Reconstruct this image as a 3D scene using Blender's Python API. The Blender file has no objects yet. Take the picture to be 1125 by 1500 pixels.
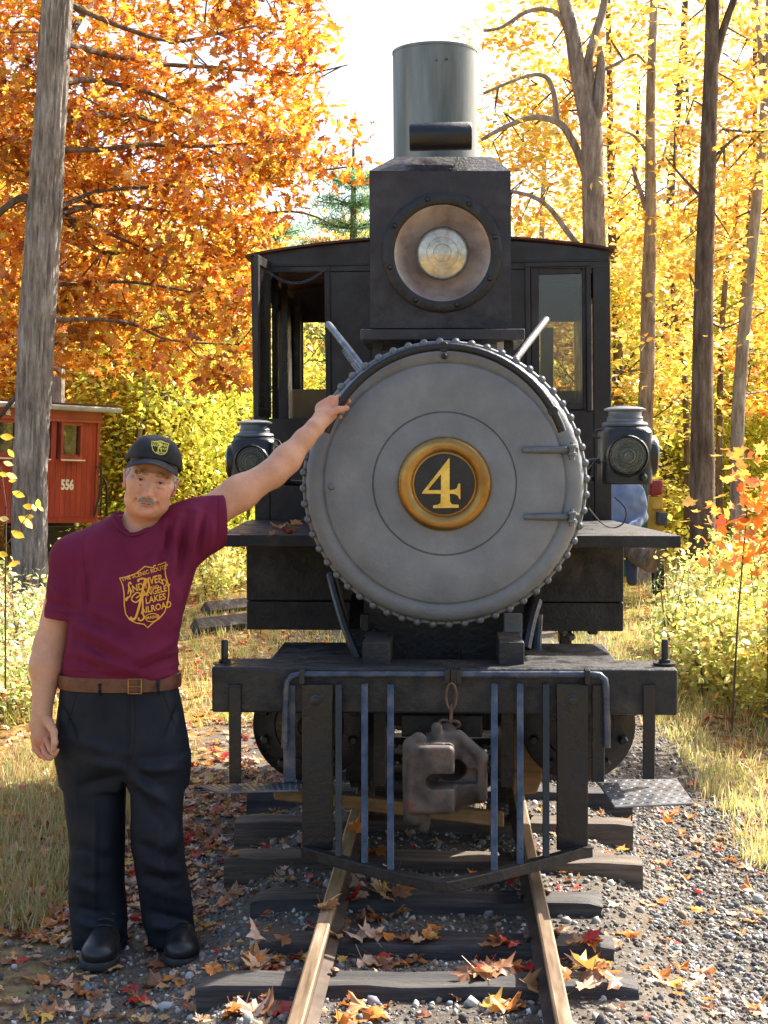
import bpy, bmesh, math, random
import numpy as np
from mathutils import Vector, Matrix, Euler
from mathutils.bvhtree import BVHTree
from mathutils.geometry import tessellate_polygon

R = math.radians
PI = math.pi
random.seed(7)
rng = np.random.default_rng(7)
SC = bpy.context.scene
COL = SC.collection

# ------------------------------------------------------------------ camera
cam_d = bpy.data.cameras.new('camera')
cam = bpy.data.objects.new('camera', cam_d)
COL.objects.link(cam)
SC.camera = cam
FPX = 2250.0
cam_d.sensor_fit = 'VERTICAL'
cam_d.sensor_height = 36
cam_d.lens = 36 * FPX / 1500
cam_d.clip_start = 0.05
cam_d.clip_end = 1000
CAMZ = 1.65
cam.location = (0, 0, CAMZ)
cam.rotation_euler = (PI/2 - math.atan(95/FPX), 0, math.atan(87.5/FPX))
CM = cam.rotation_euler.to_matrix()
CP = Vector((0, 0, CAMZ))

def ray(px, py):
    return CM @ Vector(((px-562.5)/FPX, (750-py)/FPX, -1))

def at(px, py, Y):
    """world point on the plane y = Y"""
    d = ray(px, py)
    return CP + d * (Y / d.y)

def pxX(px, Y): return (px-650)*Y/FPX

def atz(px, py, z):
    d = ray(px, py)
    return CP + d * ((z-CAMZ) / d.z)

# ------------------------------------------------------------------ world and sun
SUN_EL, SUN_AZ = R(42), R(46)          # azimuth measured from +Y towards +X
w = bpy.data.worlds.new('World')
SC.world = w
w.use_nodes = True
nt = w.node_tree
bg = nt.nodes['Background']
sky = nt.nodes.new('ShaderNodeTexSky')
sky.sky_type = 'NISHITA'
sky.sun_disc = False
sky.sun_elevation = SUN_EL
sky.sun_rotation = SUN_AZ
sky.air_density = 1.0
sky.dust_density = 4.0
sky.ozone_density = 1.0
nt.links.new(sky.outputs[0], bg.inputs[0])
bg.inputs[1].default_value = 0.115
sd = bpy.data.lights.new('sun', 'SUN')
sd.energy = 5.0
sd.angle = R(0.5)
sd.color = (1.0, 0.93, 0.82)
sun = bpy.data.objects.new('sun', sd)
COL.objects.link(sun)
svec = Vector((math.sin(SUN_AZ)*math.cos(SUN_EL), math.cos(SUN_AZ)*math.cos(SUN_EL), math.sin(SUN_EL)))
sun.rotation_euler = svec.to_track_quat('Z', 'Y').to_euler()
sun.location = svec * 30
SC.view_settings.view_transform = 'Standard'
SC.view_settings.look = 'None'
SC.view_settings.exposure = 1.65
SC.view_settings.gamma = 1
SC.view_settings.use_curve_mapping = False
SC.render.engine = 'CYCLES'
SC.cycles.max_bounces = 8
SC.cycles.diffuse_bounces = 4
SC.cycles.glossy_bounces = 3
SC.cycles.transmission_bounces = 6
SC.cycles.transparent_max_bounces = 8
SC.cycles.use_denoising = True

# ------------------------------------------------------------------ object helpers
def put(name, me, parent=None, **props):
    o = bpy.data.objects.new(name, me)
    COL.objects.link(o)
    if parent is not None:
        o.parent = parent
        M = Matrix.Identity(4)
        p = parent
        while p is not None:
            M = p.matrix_basis @ M if p.parent is None else p.matrix_parent_inverse @ p.matrix_basis @ M
            p = p.parent
        o.matrix_parent_inverse = M.inverted()
    for k, v in props.items():
        o[k] = v
    return o

def thing(name, label, cat, loc, group=None):
    o = bpy.data.objects.new(name, None)
    COL.objects.link(o)
    o.location = loc
    o.empty_display_size = 0.1
    o['label'] = label
    o['category'] = cat
    if group:
        o['group'] = group
    return o

def tag(o, label, cat, group=None):
    o['label'] = label
    o['category'] = cat
    if group:
        o['group'] = group
    return o

def setmat(me, m):
    for x in (m if isinstance(m, (list, tuple)) else [m]):
        me.materials.append(x)

class MB:
    def __init__(s):
        s.v = []; s.f = []
    def add(s, vs, fs):
        o = len(s.v)
        s.v += [tuple(v) for v in vs]
        s.f += [tuple(i+o for i in f) for f in fs]
        return s
    def box(s, a, b, M=None):
        vs = [Vector((x, y, z)) for x in (a[0], b[0]) for y in (a[1], b[1]) for z in (a[2], b[2])]
        if M is not None:
            vs = [M @ v for v in vs]
        return s.add(vs, [(0,1,3,2), (4,6,7,5), (0,4,5,1), (2,3,7,6), (0,2,6,4), (1,5,7,3)])
    def bpx(s, x0, y0, x1, y1, Y, dep):
        """box whose front face fills a pixel rectangle at depth Y"""
        cx, cy = (x0+x1)/2, (y0+y1)/2
        xa, xb = at(x0, cy, Y).x, at(x1, cy, Y).x
        za, zb = at(cx, y1, Y).z, at(cx, y0, Y).z
        return s.box((xa, Y, za), (xb, Y+dep, zb))
    def tube(s, pts, r, n=12, cap=True, flat=None):
        pts = [Vector(p) for p in pts]
        rs = r if isinstance(r, (list, tuple)) else [r]*len(pts)
        T = []
        for i in range(len(pts)):
            a = pts[max(i-1, 0)]; b = pts[min(i+1, len(pts)-1)]
            T.append((b-a).normalized())
        up = Vector((0, 0, 1)) if abs(T[0].z) < 0.9 else Vector((0, 1, 0))
        nrm = (up - T[0]*up.dot(T[0])).normalized()
        vs = []
        for i, p in enumerate(pts):
            nrm = (nrm - T[i]*nrm.dot(T[i])).normalized()
            bi = T[i].cross(nrm)
            for k in range(n):
                a = 2*PI*k/n
                q = (nrm*math.cos(a)*(flat or 1) + bi*math.sin(a))*rs[i]
                vs.append(p+q)
        fs = []
        for i in range(len(pts)-1):
            for k in range(n):
                k2 = (k+1) % n
                fs.append((i*n+k, i*n+k2, (i+1)*n+k2, (i+1)*n+k))
        if cap:
            fs.append(tuple(reversed(range(n))))
            fs.append(tuple((len(pts)-1)*n+k for k in range(n)))
        return s.add(vs, fs)
    def lathe(s, prof, M, n=48, cap=(True, True)):
        vs = []; fs = []
        for r, z in prof:
            for k in range(n):
                a = 2*PI*k/n
                vs.append(M @ Vector((r*math.cos(a), r*math.sin(a), z)))
        for i in range(len(prof)-1):
            for k in range(n):
                k2 = (k+1) % n
                fs.append((i*n+k, i*n+k2, (i+1)*n+k2, (i+1)*n+k))
        if cap[0]: fs.append(tuple(reversed(range(n))))
        if cap[1]: fs.append(tuple((len(prof)-1)*n+k for k in range(n)))
        return s.add(vs, fs)
    def plate(s, loops, M, d0, d1):
        """flat polygon with holes (2-D loops), extruded from d0 to d1 along local z"""
        L3 = [[Vector((p[0], p[1], 0)) for p in l] for l in loops]
        tris = tessellate_polygon(L3)
        flatp = [p for l in L3 for p in l]
        n = len(flatp)
        vs = [M @ Vector((p.x, p.y, d0)) for p in flatp] + [M @ Vector((p.x, p.y, d1)) for p in flatp]
        fs = []
        for t in tris:
            fs.append((t[0], t[1], t[2])); fs.append((t[2]+n, t[1]+n, t[0]+n))
        o = 0
        for l in L3:
            m = len(l)
            for i in range(m):
                j = (i+1) % m
                fs.append((o+i, o+j, o+j+n, o+i+n))
            o += m
        return s.add(vs, fs)
    def build(s, name, mat, parent=None, smooth=False, bevel=0, seg=2, **props):
        me = bpy.data.meshes.new(name)
        me.from_pydata(s.v, [], s.f)
        bm = bmesh.new(); bm.from_mesh(me)
        bmesh.ops.recalc_face_normals(bm, faces=bm.faces)
        bm.to_mesh(me); bm.free()
        setmat(me, mat)
        if smooth:
            me.polygons.foreach_set('use_smooth', [True]*len(me.polygons))
            try:
                me.set_sharp_from_angle(angle=R(38))
            except Exception:
                pass
        o = put(name, me, parent, **props)
        if bevel:
            b = o.modifiers.new('bevel', 'BEVEL')
            b.width = bevel; b.segments = seg; b.limit_method = 'ANGLE'; b.angle_limit = R(40)
            b.harden_normals = False
        return o

def fast_mesh(name, V, F, mat, col=None, smooth=False):
    """V (n,3), F (m,k) arrays -> mesh, optional per-vertex colours"""
    V = np.ascontiguousarray(V, dtype=np.float32); F = np.ascontiguousarray(F, dtype=np.int32)
    me = bpy.data.meshes.new(name)
    k = F.shape[1]
    me.vertices.add(len(V)); me.vertices.foreach_set('co', V.ravel())
    me.loops.add(F.size); me.loops.foreach_set('vertex_index', F.ravel())
    me.polygons.add(len(F))
    me.polygons.foreach_set('loop_start', np.arange(0, F.size, k, dtype=np.int32))
    try:
        me.polygons.foreach_set('loop_total', np.full(len(F), k, dtype=np.int32))
    except Exception:
        pass
    if smooth:
        me.polygons.foreach_set('use_smooth', np.ones(len(F), dtype=bool))
    me.update(calc_edges=True)
    if col is not None:
        a = me.color_attributes.new('col', 'FLOAT_COLOR', 'POINT')
        c = np.ones((len(V), 4), dtype=np.float32); c[:, :3] = col
        a.data.foreach_set('color', c.ravel())
    setmat(me, mat)
    return me

def rand_rot(n, tilt=None):
    """n random rotation matrices; tilt limits how far z leans from up"""
    a = rng.uniform(0, 2*PI, n)
    t = rng.uniform(0, PI, n) if tilt is None else np.abs(rng.normal(0, tilt, n))
    b = rng.uniform(0, 2*PI, n)
    ca, sa, ct, st, cb, sb = np.cos(a), np.sin(a), np.cos(t), np.sin(t), np.cos(b), np.sin(b)
    z = np.zeros(n); o = np.ones(n)
    Za = np.stack([ca, -sa, z, sa, ca, z, z, z, o], 1).reshape(n, 3, 3)
    X = np.stack([o, z, z, z, ct, -st, z, st, ct], 1).reshape(n, 3, 3)
    Zb = np.stack([cb, -sb, z, sb, cb, z, z, z, o], 1).reshape(n, 3, 3)
    return Zb @ X @ Za

def scatter(TV, TF, P, S, Rm, C=None):
    """copies of a template: TV (k,3), TF (m,j), positions, scales, rotations, colours"""
    n = len(P); k = len(TV)
    S = np.asarray(S)
    if S.ndim == 1: S = S[:, None]
    V = np.einsum('nij,nkj->nki', Rm, TV[None]*S[:, None, :]) + P[:, None, :]
    F = (TF[None] + (np.arange(n)*k)[:, None, None]).reshape(-1, TF.shape[1])
    cc = None if C is None else np.repeat(C, k, axis=0)
    return V.reshape(-1, 3), F, cc

def _h(ix, iy, iz, s):
    h = (ix.astype(np.int64)*374761393 + iy.astype(np.int64)*668265263 + iz.astype(np.int64)*2147483647 + s*1274126177) & 0xffffffff
    h = ((h ^ (h >> 13))*1274126177) & 0xffffffff
    return ((h ^ (h >> 16)) & 0xffff)/65535.0

def vnoise(P, s=0):
    i = np.floor(P); f = P-i; f = f*f*(3-2*f)
    i = i.astype(np.int64); r = 0
    for dx in (0, 1):
        for dy in (0, 1):
            for dz in (0, 1):
                wgt = (f[..., 0] if dx else 1-f[..., 0])*(f[..., 1] if dy else 1-f[..., 1])*(f[..., 2] if dz else 1-f[..., 2])
                r = r + wgt*_h(i[..., 0]+dx, i[..., 1]+dy, i[..., 2]+dz, s)
    return r*2-1

def fbm(P, s=0, o=4):
    r = 0; a = 1; t = 0
    for k in range(o):
        r = r + a*vnoise(P*2**k, s+k*17); t += a; a *= .5
    return r/t

# ------------------------------------------------------------------ signed distance modelling (bodies, cast pieces)
class SDF:
    def __init__(s, lo, hi, h):
        s.lo = np.array(lo, float); s.h = h
        s.n = np.ceil((np.array(hi)-s.lo)/h).astype(int)+1
        s.d = np.full(s.n, 1.0, dtype=np.float32)
    def _win(s, c, pad):
        c = np.atleast_2d(c)
        a = np.maximum(((c.min(0)-pad-s.lo)/s.h).astype(int), 0)
        b = np.minimum(((c.max(0)+pad-s.lo)/s.h).astype(int)+2, s.n)
        if np.any(b <= a): return None
        sl = tuple(slice(a[i], b[i]) for i in range(3))
        g = [(np.arange(a[i], b[i])*s.h+s.lo[i]) for i in range(3)]
        X, Y, Z = np.meshgrid(*g, indexing='ij')
        return sl, np.stack([X, Y, Z], -1)
    def _mix(s, sl, d2, k, op):
        d1 = s.d[sl]
        if op == '-':
            d2 = -d2
            h = np.clip(.5-.5*(d2-d1)/k, 0, 1)
            s.d[sl] = d1*h + d2*(1-h) + k*h*(1-h)
        elif op == '&':
            h = np.clip(.5-.5*(d2-d1)/k, 0, 1)
            s.d[sl] = d1*h + d2*(1-h) + k*h*(1-h)
        else:
            h = np.clip(.5+.5*(d2-d1)/k, 0, 1)
            s.d[sl] = d2*(1-h) + d1*h - k*h*(1-h)
            pass
    def ell(s, c, r, k=.01, op='+', F=None, rot=None):
        c = np.array(c, float); r = np.array(r, float)
        Rw = np.eye(3)
        if F is not None:
            Rw = np.array(F.to_3x3()); cw = np.array(F @ Vector(c))
        else: cw = c
        if rot is not None:
            Rw = Rw @ np.array(Euler([R(a) for a in rot]).to_matrix())
        w_ = s._win(cw, r.max()+k+3*s.h)
        if w_ is None: return
        sl, P = w_
        q = (P-cw) @ Rw
        k0 = np.linalg.norm(q/r, axis=-1); k1 = np.linalg.norm(q/(r*r), axis=-1)+1e-9
        d = k0*(k0-1)/k1
        if op != '+':
            s._mix(sl, d, k, op)
        else:
            s._union(sl, d, k)
    def _union(s, sl, d2, k):
        d1 = s.d[sl]
        h = np.clip(.5+.5*(d1-d2)/k, 0, 1)
        s.d[sl] = d1*(1-h) + d2*h - k*h*(1-h)
    def cone(s, a, b, ra, rb, k=.01, op='+', F=None, flat=None):
        """tapered capsule; flat = (axis vector, factor) squashes it along that axis"""
        a = Vector(a); b = Vector(b)
        if F is not None: a = F @ a; b = F @ b
        a = np.array(a); b = np.array(b)
        w_ = s._win([a, b], max(ra, rb)+k+3*s.h)
        if w_ is None: return
        sl, P = w_
        ba = b-a
        if flat is not None:
            n = np.array(flat[0], float); n /= np.linalg.norm(n)
        t = np.clip(((P-a) @ ba)/(ba @ ba), 0, 1)
        q = P-a-t[..., None]*ba
        if flat is not None:
            q = q + (q @ n)[..., None]*n*(1/flat[1]-1)
        d = np.linalg.norm(q, axis=-1)-(ra+(rb-ra)*t)
        if op == '+': s._union(sl, d, k)
        else: s._mix(sl, d, k, op)
    def loft(s, lev, k=.01, op='+', p=2.0):
        """lev: rows (z, cx, cy, rx, ry), z ascending"""
        lev = sorted(lev); L = np.array(lev)
        c = [[(L[:, 1]-L[:, 3]).min(), (L[:, 2]-L[:, 4]).min(), L[0, 0]], [(L[:, 1]+L[:, 3]).max(), (L[:, 2]+L[:, 4]).max(), L[-1, 0]]]
        w_ = s._win(np.array(c), k+4*s.h)
        sl, P = w_
        z = P[0, 0, :, 2]
        zz = np.linspace(L[0, 0], L[-1, 0], 80)
        def it(j):
            y = np.interp(zz, L[:, 0], L[:, j])
            ker = np.hanning(13); ker /= ker.sum()
            y = np.convolve(np.pad(y, 6, mode='edge'), ker, 'valid')
            return np.interp(z, zz, y)
        cx, cy, rx, ry = it(1), it(2), it(3), it(4)
        q = (np.abs((P[..., 0]-cx)/rx)**p+np.abs((P[..., 1]-cy)/ry)**p)**(1/p)
        d = (q-1)*np.minimum(rx, ry)
        d = np.maximum(d, np.maximum(L[0, 0]-P[..., 2], P[..., 2]-L[-1, 0]))
        if op == '+': s._union(sl, d, k)
        else: s._mix(sl, d, k, op)
    def boxs(s, a, b, r=.005, k=.004, op='+', F=None):
        a = np.array(a, float); b = np.array(b, float)
        c = (a+b)/2; e = np.abs(b-a)/2
        Rw = np.eye(3); cw = c
        if F is not None:
            Rw = np.array(F.to_3x3()); cw = np.array(F @ Vector(c))
        w_ = s._win(cw, np.linalg.norm(e)+k+3*s.h)
        if w_ is None: return
        sl, P = w_
        q = np.abs((P-cw) @ Rw)-(e-r)
        d = np.linalg.norm(np.maximum(q, 0), axis=-1)+np.minimum(q.max(-1), 0)-r
        if op == '+': s._union(sl, d, k)
        else: s._mix(sl, d, k, op)
    def plane(s, p, n, k=.003):
        """cut away the side the normal points to"""
        c = [s.lo, s.lo+s.n*s.h]
        sl, P = s._win(np.array(c), 0)
        n = np.array(n, float); n /= np.linalg.norm(n)
        d = (P-np.array(p)) @ n
        s._mix(sl, d, k, '&')
    def mesh(s, smooth=1):
        d = s.d; h = s.h
        keys = []; pos = []; sgn = []
        N = np.array(d.shape); st = np.array([N[1]*N[2], N[2], 1])
        for ax in range(3):
            A = np.take(d, range(N[ax]-1), axis=ax); B = np.take(d, range(1, N[ax]), axis=ax)
            cr = (A < 0) != (B < 0)
            idx = np.argwhere(cr)
            u, v = [(1, 2), (2, 0), (0, 1)][ax]
            ok = (idx[:, u] > 0) & (idx[:, v] > 0) & (idx[:, u] < N[u]-1) & (idx[:, v] < N[v]-1)
            idx = idx[ok]
            a = A[tuple(idx.T)]; b = B[tuple(idx.T)]
            p = idx.astype(float); p[:, ax] += np.clip(a/(a-b), 0, 1)
            base = idx @ st
            q = np.stack([base, base-st[u], base-st[u]-st[v], base-st[v]], 1)
            fl = (a < 0)
            q[~fl] = q[~fl][:, ::-1]
            keys.append(q); pos.append(np.repeat(p[:, None], 4, 1))
        K = np.concatenate(keys); Pp = np.concatenate(pos)
        uq, inv = np.unique(K.ravel(), return_inverse=True)
        cnt = np.bincount(inv).astype(float)
        V = np.stack([np.bincount(inv, Pp.reshape(-1, 3)[:, i])/cnt for i in range(3)], 1)
        F = inv.reshape(-1, 4)
        V = V*h+s.lo
        for _ in range(smooth):
            V = lap(V, F, .5)
        return V, F

def lap(V, F, a=.5):
    acc = np.zeros_like(V); c = np.zeros(len(V))
    k = F.shape[1]
    for i in range(k):
        x = F[:, i]; y = F[:, (i+1) % k]
        for j in range(3):
            acc[:, j] += np.bincount(x, V[y, j], len(V))+np.bincount(y, V[x, j], len(V))
        c += np.bincount(x, minlength=len(V))+np.bincount(y, minlength=len(V))
    return V*(1-a)+a*acc/np.maximum(c, 1)[:, None]

def normals(V, F):
    n = np.cross(V[F[:, 2]]-V[F[:, 0]], V[F[:, 3 if F.shape[1] > 3 else 1]]-V[F[:, 1]]) if F.shape[1] > 3 else np.cross(V[F[:, 1]]-V[F[:, 0]], V[F[:, 2]]-V[F[:, 0]])
    N = np.zeros_like(V)
    for i in range(F.shape[1]):
        for j in range(3):
            N[:, j] += np.bincount(F[:, i], n[:, j], len(V))
    return N/(np.linalg.norm(N, axis=1)[:, None]+1e-12)

# ------------------------------------------------------------------ materials
def L(*a): return tuple(a)+(1.0,)
def new_mat(name):
    m = bpy.data.materials.new(name); m.use_nodes = True
    n = m.node_tree.nodes; n.clear()
    out = n.new('ShaderNodeOutputMaterial')
    return m, n, m.node_tree.links, out

def noise_n(n, l, scale, detail=4, rough=.6, vec=None, stretch=None, coord='Object'):
    tc = n.new('ShaderNodeTexCoord')
    src = tc.outputs[coord]
    if stretch is not None:
        mp = n.new('ShaderNodeMapping'); mp.inputs['Scale'].default_value = stretch
        l.new(src, mp.inputs['Vector']); src = mp.outputs[0]
    t = n.new('ShaderNodeTexNoise')
    t.inputs['Scale'].default_value = scale; t.inputs['Detail'].default_value = detail; t.inputs['Roughness'].default_value = rough
    l.new(src, t.inputs['Vector'])
    return t.outputs['Fac']

def ramp(n, l, fac, stops):
    r = n.new('ShaderNodeValToRGB')
    e = r.color_ramp.elements
    while len(e) < len(stops): e.new(.5)
    for i, (p, c) in enumerate(stops):
        e[i].position = p; e[i].color = L(*c) if len(c) == 3 else c
    l.new(fac, r.inputs[0])
    return r.outputs[0]

def pm(name, stops, scale=6, rough=(.4, .6), metal=0, bump=.3, bscale=60, bdist=.002, stretch=None, detail=5, spec=.5, bstretch=None, coat=0, coord='Object'):
    """general paint / wood / metal: noise ramp colour, noise roughness, fine bump"""
    m, n, l, out = new_mat(name)
    b = n.new('ShaderNodeBsdfPrincipled')
    f = noise_n(n, l, scale, detail, stretch=stretch, coord=coord)
    l.new(ramp(n, l, f, stops), b.inputs['Base Color'])
    f2 = noise_n(n, l, scale*2.3, 3, stretch=stretch, coord=coord)
    mr = n.new('ShaderNodeMapRange'); mr.inputs['From Min'].default_value = .35; mr.inputs['From Max'].default_value = .65
    mr.inputs['To Min'].default_value = rough[0]; mr.inputs['To Max'].default_value = rough[1]
    l.new(f2, mr.inputs['Value']); l.new(mr.outputs[0], b.inputs['Roughness'])
    b.inputs['Metallic'].default_value = metal
    b.inputs['Specular IOR Level'].default_value = spec
    if coat:
        b.inputs['Coat Weight'].default_value = coat; b.inputs['Coat Roughness'].default_value = .15
    if bump:
        f3 = noise_n(n, l, bscale, 4, stretch=bstretch or stretch, coord=coord)
        bp = n.new('ShaderNodeBump'); bp.inputs['Strength'].default_value = bump; bp.inputs['Distance'].default_value = bdist
        l.new(f3, bp.inputs['Height']); l.new(bp.outputs[0], b.inputs['Normal'])
    l.new(b.outputs[0], out.inputs[0])
    return m

def attr_mat(name, rough=.7, spec=.3, bump=.2, bscale=200, bdist=.001, var=.15, vscale=20, sss=0):
    """colour from the per-vertex 'col' attribute with a little noise"""
    m, n, l, out = new_mat(name)
    b = n.new('ShaderNodeBsdfPrincipled')
    at_ = n.new('ShaderNodeAttribute'); at_.attribute_name = 'col'
    f = noise_n(n, l, vscale, 4)
    mr = n.new('ShaderNodeMapRange'); mr.inputs['To Min'].default_value = 1-var*2; mr.inputs['To Max'].default_value = 1+var*2
    l.new(f, mr.inputs['Value'])
    mx = n.new('ShaderNodeVectorMath'); mx.operation = 'SCALE'
    l.new(at_.outputs['Color'], mx.inputs[0]); l.new(mr.outputs[0], mx.inputs['Scale'])
    l.new(mx.outputs[0], b.inputs['Base Color'])
    b.inputs['Roughness'].default_value = rough; b.inputs['Specular IOR Level'].default_value = spec
    if sss:
        b.inputs['Subsurface Weight'].default_value = sss
        b.inputs['Subsurface Radius'].default_value = (.012, .005, .003)
        b.inputs['Subsurface Scale'].default_value = 1.0
    f3 = noise_n(n, l, bscale, 3)
    bp = n.new('ShaderNodeBump'); bp.inputs['Strength'].default_value = bump; bp.inputs['Distance'].default_value = bdist
    l.new(f3, bp.inputs['Height']); l.new(bp.outputs[0], b.inputs['Normal'])
    l.new(b.outputs[0], out.inputs[0])
    return m

def leaf_mat(name, trans=.5, gloss=.06, usecolor=True):
    m, n, l, out = new_mat(name)
    at_ = n.new('ShaderNodeAttribute'); at_.attribute_name = 'col'
    col = at_.outputs['Color']
    if usecolor:
        oi = n.new('ShaderNodeObjectInfo')
        mu = n.new('ShaderNodeVectorMath'); mu.operation = 'MULTIPLY'
        l.new(col, mu.inputs[0]); l.new(oi.outputs['Color'], mu.inputs[1]); col = mu.outputs[0]
    d = n.new('ShaderNodeBsdfDiffuse'); t = n.new('ShaderNodeBsdfTranslucent'); g = n.new('ShaderNodeBsdfGlossy')
    g.inputs['Roughness'].default_value = .35
    l.new(col, d.inputs[0]); l.new(col, t.inputs[0])
    mx = n.new('ShaderNodeMixShader'); mx.inputs[0].default_value = trans
    l.new(d.outputs[0], mx.inputs[1]); l.new(t.outputs[0], mx.inputs[2])
    m2 = n.new('ShaderNodeMixShader'); m2.inputs[0].default_value = gloss
    l.new(mx.outputs[0], m2.inputs[1]); l.new(g.outputs[0], m2.inputs[2])
    l.new(m2.outputs[0], out.inputs[0])
    return m

M = {}
M['black'] = pm('black_paint', [(.3, (.006, .006, .008)), (.6, (.012, .012, .013)), (.8, (.03, .027, .024))], 5, (.25, .5), bump=.6, bscale=45, bdist=.004)
M['black_rough'] = pm('dull_black_paint', [(.3, (.008, .008, .009)), (.55, (.015, .014, .014)), (.72, (.05, .042, .034))], 7, (.35, .7), bump=.8, bscale=60, bdist=.004)
M['cabblack'] = pm('cab_paint', [(.3, (.009, .006, .0055)), (.6, (.017, .012, .011)), (.8, (.032, .025, .022))], 3, (.3, .6), bump=.5, bscale=22, bdist=.005)
M['boxblack'] = pm('headlight_box_paint', [(.3, (.010, .009, .011)), (.5, (.020, .016, .019)), (.72, (.045, .038, .042))], 7, (.3, .65), bump=.8, bscale=45, bdist=.005)
M['graphite'] = pm('graphite_grey_paint', [(.3, (.145, .153, .160)), (.5, (.185, .195, .203)), (.7, (.235, .243, .248))], 6, (.45, .65), metal=.0, bump=.7, bscale=70, bdist=.0035, detail=9, spec=.4)
M['graphite2'] = pm('graphite_grey_bolts', [(.3, (.10, .11, .12)), (.7, (.18, .19, .20))], 9, (.35, .5), metal=.3, bump=.2, bscale=90, bdist=.001)
M['stack'] = pm('stack_grey_metal', [(.3, (.085, .095, .085)), (.5, (.15, .16, .145)), (.7, (.24, .24, .215))], 3.5, (.3, .5), metal=.5, bump=.15, bscale=40, bdist=.002, stretch=(3, 3, .35))
M['brass'] = pm('brass', [(.3, (.25, .13, .035)), (.55, (.42, .24, .07)), (.75, (.55, .34, .11))], 5, (.25, .5), metal=.9, bump=.2, bscale=50, bdist=.001)
M['gold'] = pm('gold_numeral', [(.3, (.62, .36, .05)), (.6, (.85, .58, .12)), (.8, (.9, .66, .2))], 18, (.25, .45), metal=.7, bump=.4, bscale=60, bdist=.002)
M['plateblack'] = pm('number_plate_black', [(.3, (.01, .011, .015)), (.7, (.02, .022, .03))], 6, (.15, .3), bump=.1, bscale=30)
M['steel'] = pm('worn_steel', [(.3, (.05, .055, .065)), (.6, (.12, .13, .15)), (.8, (.25, .25, .25))], 14, (.25, .5), metal=.7, bump=.3, bscale=80, bdist=.001)
M['bar'] = pm('pilot_bar_paint', [(.3, (.018, .026, .042)), (.5, (.045, .065, .10)), (.72, (.13, .12, .12))], 18, (.25, .5), metal=.2, bump=.3, bscale=80, bdist=.001)
M['tread'] = pm('tread_plate_steel', [(.3, (.09, .095, .105)), (.7, (.18, .185, .20))], 8, (.3, .5), metal=.6, bump=.2, bscale=90, bdist=.001)
M['rust'] = pm('rusty_iron', [(.3, (.05, .028, .018)), (.5, (.12, .065, .038)), (.7, (.20, .11, .065))], 18, (.55, .8), metal=.2, bump=.5, bscale=90, bdist=.002)
M['castiron'] = pm('coupler_casting', [(.30, (.025, .019, .016)), (.45, (.065, .050, .040)), (.60, (.115, .090, .072)), (.70, (.15, .045, .03)), (.76, (.08, .062, .052))], 11, (.6, .85), metal=.15, bump=.5, bscale=70, bdist=.002)
M['railtop'] = pm('rail_head', [(.3, (.13, .085, .05)), (.55, (.24, .165, .10)), (.8, (.42, .34, .25))], 5, (.38, .6), metal=.3, bump=.4, bscale=40, bdist=.001, stretch=(6, .5, 6))
M['railside'] = pm('rail_side', [(.3, (.05, .032, .022)), (.7, (.12, .08, .055))], 8, (.6, .85), metal=.1, bump=.5, bscale=70)
M['tie'] = pm('creosoted_tie', [(.3, (.013, .012, .014)), (.5, (.032, .029, .030)), (.68, (.07, .06, .052)), (.82, (.14, .11, .085))], 5, (.55, .85), bump=.9, bscale=28, bdist=.006, stretch=(.5, 6, 6))
M['tie2'] = pm('weathered_tie', [(.3, (.04, .03, .022)), (.5, (.085, .062, .045)), (.75, (.20, .15, .11))], 5, (.6, .85), bump=.9, bscale=28, bdist=.006, stretch=(.5, 6, 6))
M['plank'] = pm('yellow_timber', [(.3, (.14, .075, .025)), (.6, (.30, .17, .06)), (.8, (.42, .27, .12))], 6, (.55, .8), bump=.5, bscale=20, bdist=.003, stretch=(.6, 5, 5))
M['redcar'] = pm('red_car_paint', [(.3, (.22, .022, .016)), (.55, (.33, .035, .025)), (.8, (.42, .065, .045))], 3, (.4, .6), bump=.4, bscale=12, bdist=.004, stretch=(4, 4, .5))
M['redtrim'] = pm('red_trim_paint', [(.3, (.24, .036, .024)), (.7, (.38, .075, .05))], 5, (.35, .55), bump=.2, bscale=12)
M['roofgrey'] = pm('roof_canvas', [(.3, (.22, .24, .25)), (.7, (.42, .43, .43))], 5, (.5, .8), bump=.3, bscale=15)
M['roofred'] = pm('cab_roof_red', [(.3, (.045, .008, .008)), (.7, (.10, .016, .016))], 5, (.5, .7), bump=.3, bscale=20)
M['white'] = pm('white_paint', [(.3, (.62, .62, .6)), (.7, (.8, .8, .78))], 12, (.5, .6), bump=.1)
M['blind'] = pm('yellow_blind', [(.3, (.62, .47, .2)), (.7, (.75, .6, .3))], 12, (.6, .8), bump=.1)
M['seatpanel'] = pm('tan_panel', [(.3, (.15, .095, .04)), (.7, (.26, .17, .075))], 6, (.5, .7), bump=.2)
M['rubber'] = pm('black_leather', [(.3, (.008, .008, .009)), (.7, (.02, .02, .02))], 20, (.3, .5), bump=.3, bscale=150, bdist=.001)
M['sole'] = pm('shoe_sole', [(.3, (.014, .013, .012)), (.7, (.035, .032, .03))], 20, (.6, .8), bump=.3, bscale=150)
M['belt'] = pm('brown_leather', [(.3, (.075, .022, .012)), (.6, (.15, .05, .025)), (.8, (.22, .085, .045))], 25, (.35, .55), bump=.4, bscale=180, bdist=.001)
M['green'] = pm('green_paint', [(.3, (.015, .07, .055)), (.7, (.03, .13, .10))], 6, (.4, .6), bump=.2)
M['yellow'] = pm('yellow_paint', [(.3, (.5, .3, .03)), (.7, (.7, .45, .06))], 6, (.4, .6), bump=.2)
M['seatred'] = pm('red_vinyl', [(.3, (.22, .02, .02)), (.7, (.34, .04, .035))], 6, (.4, .6), bump=.2)
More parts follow.
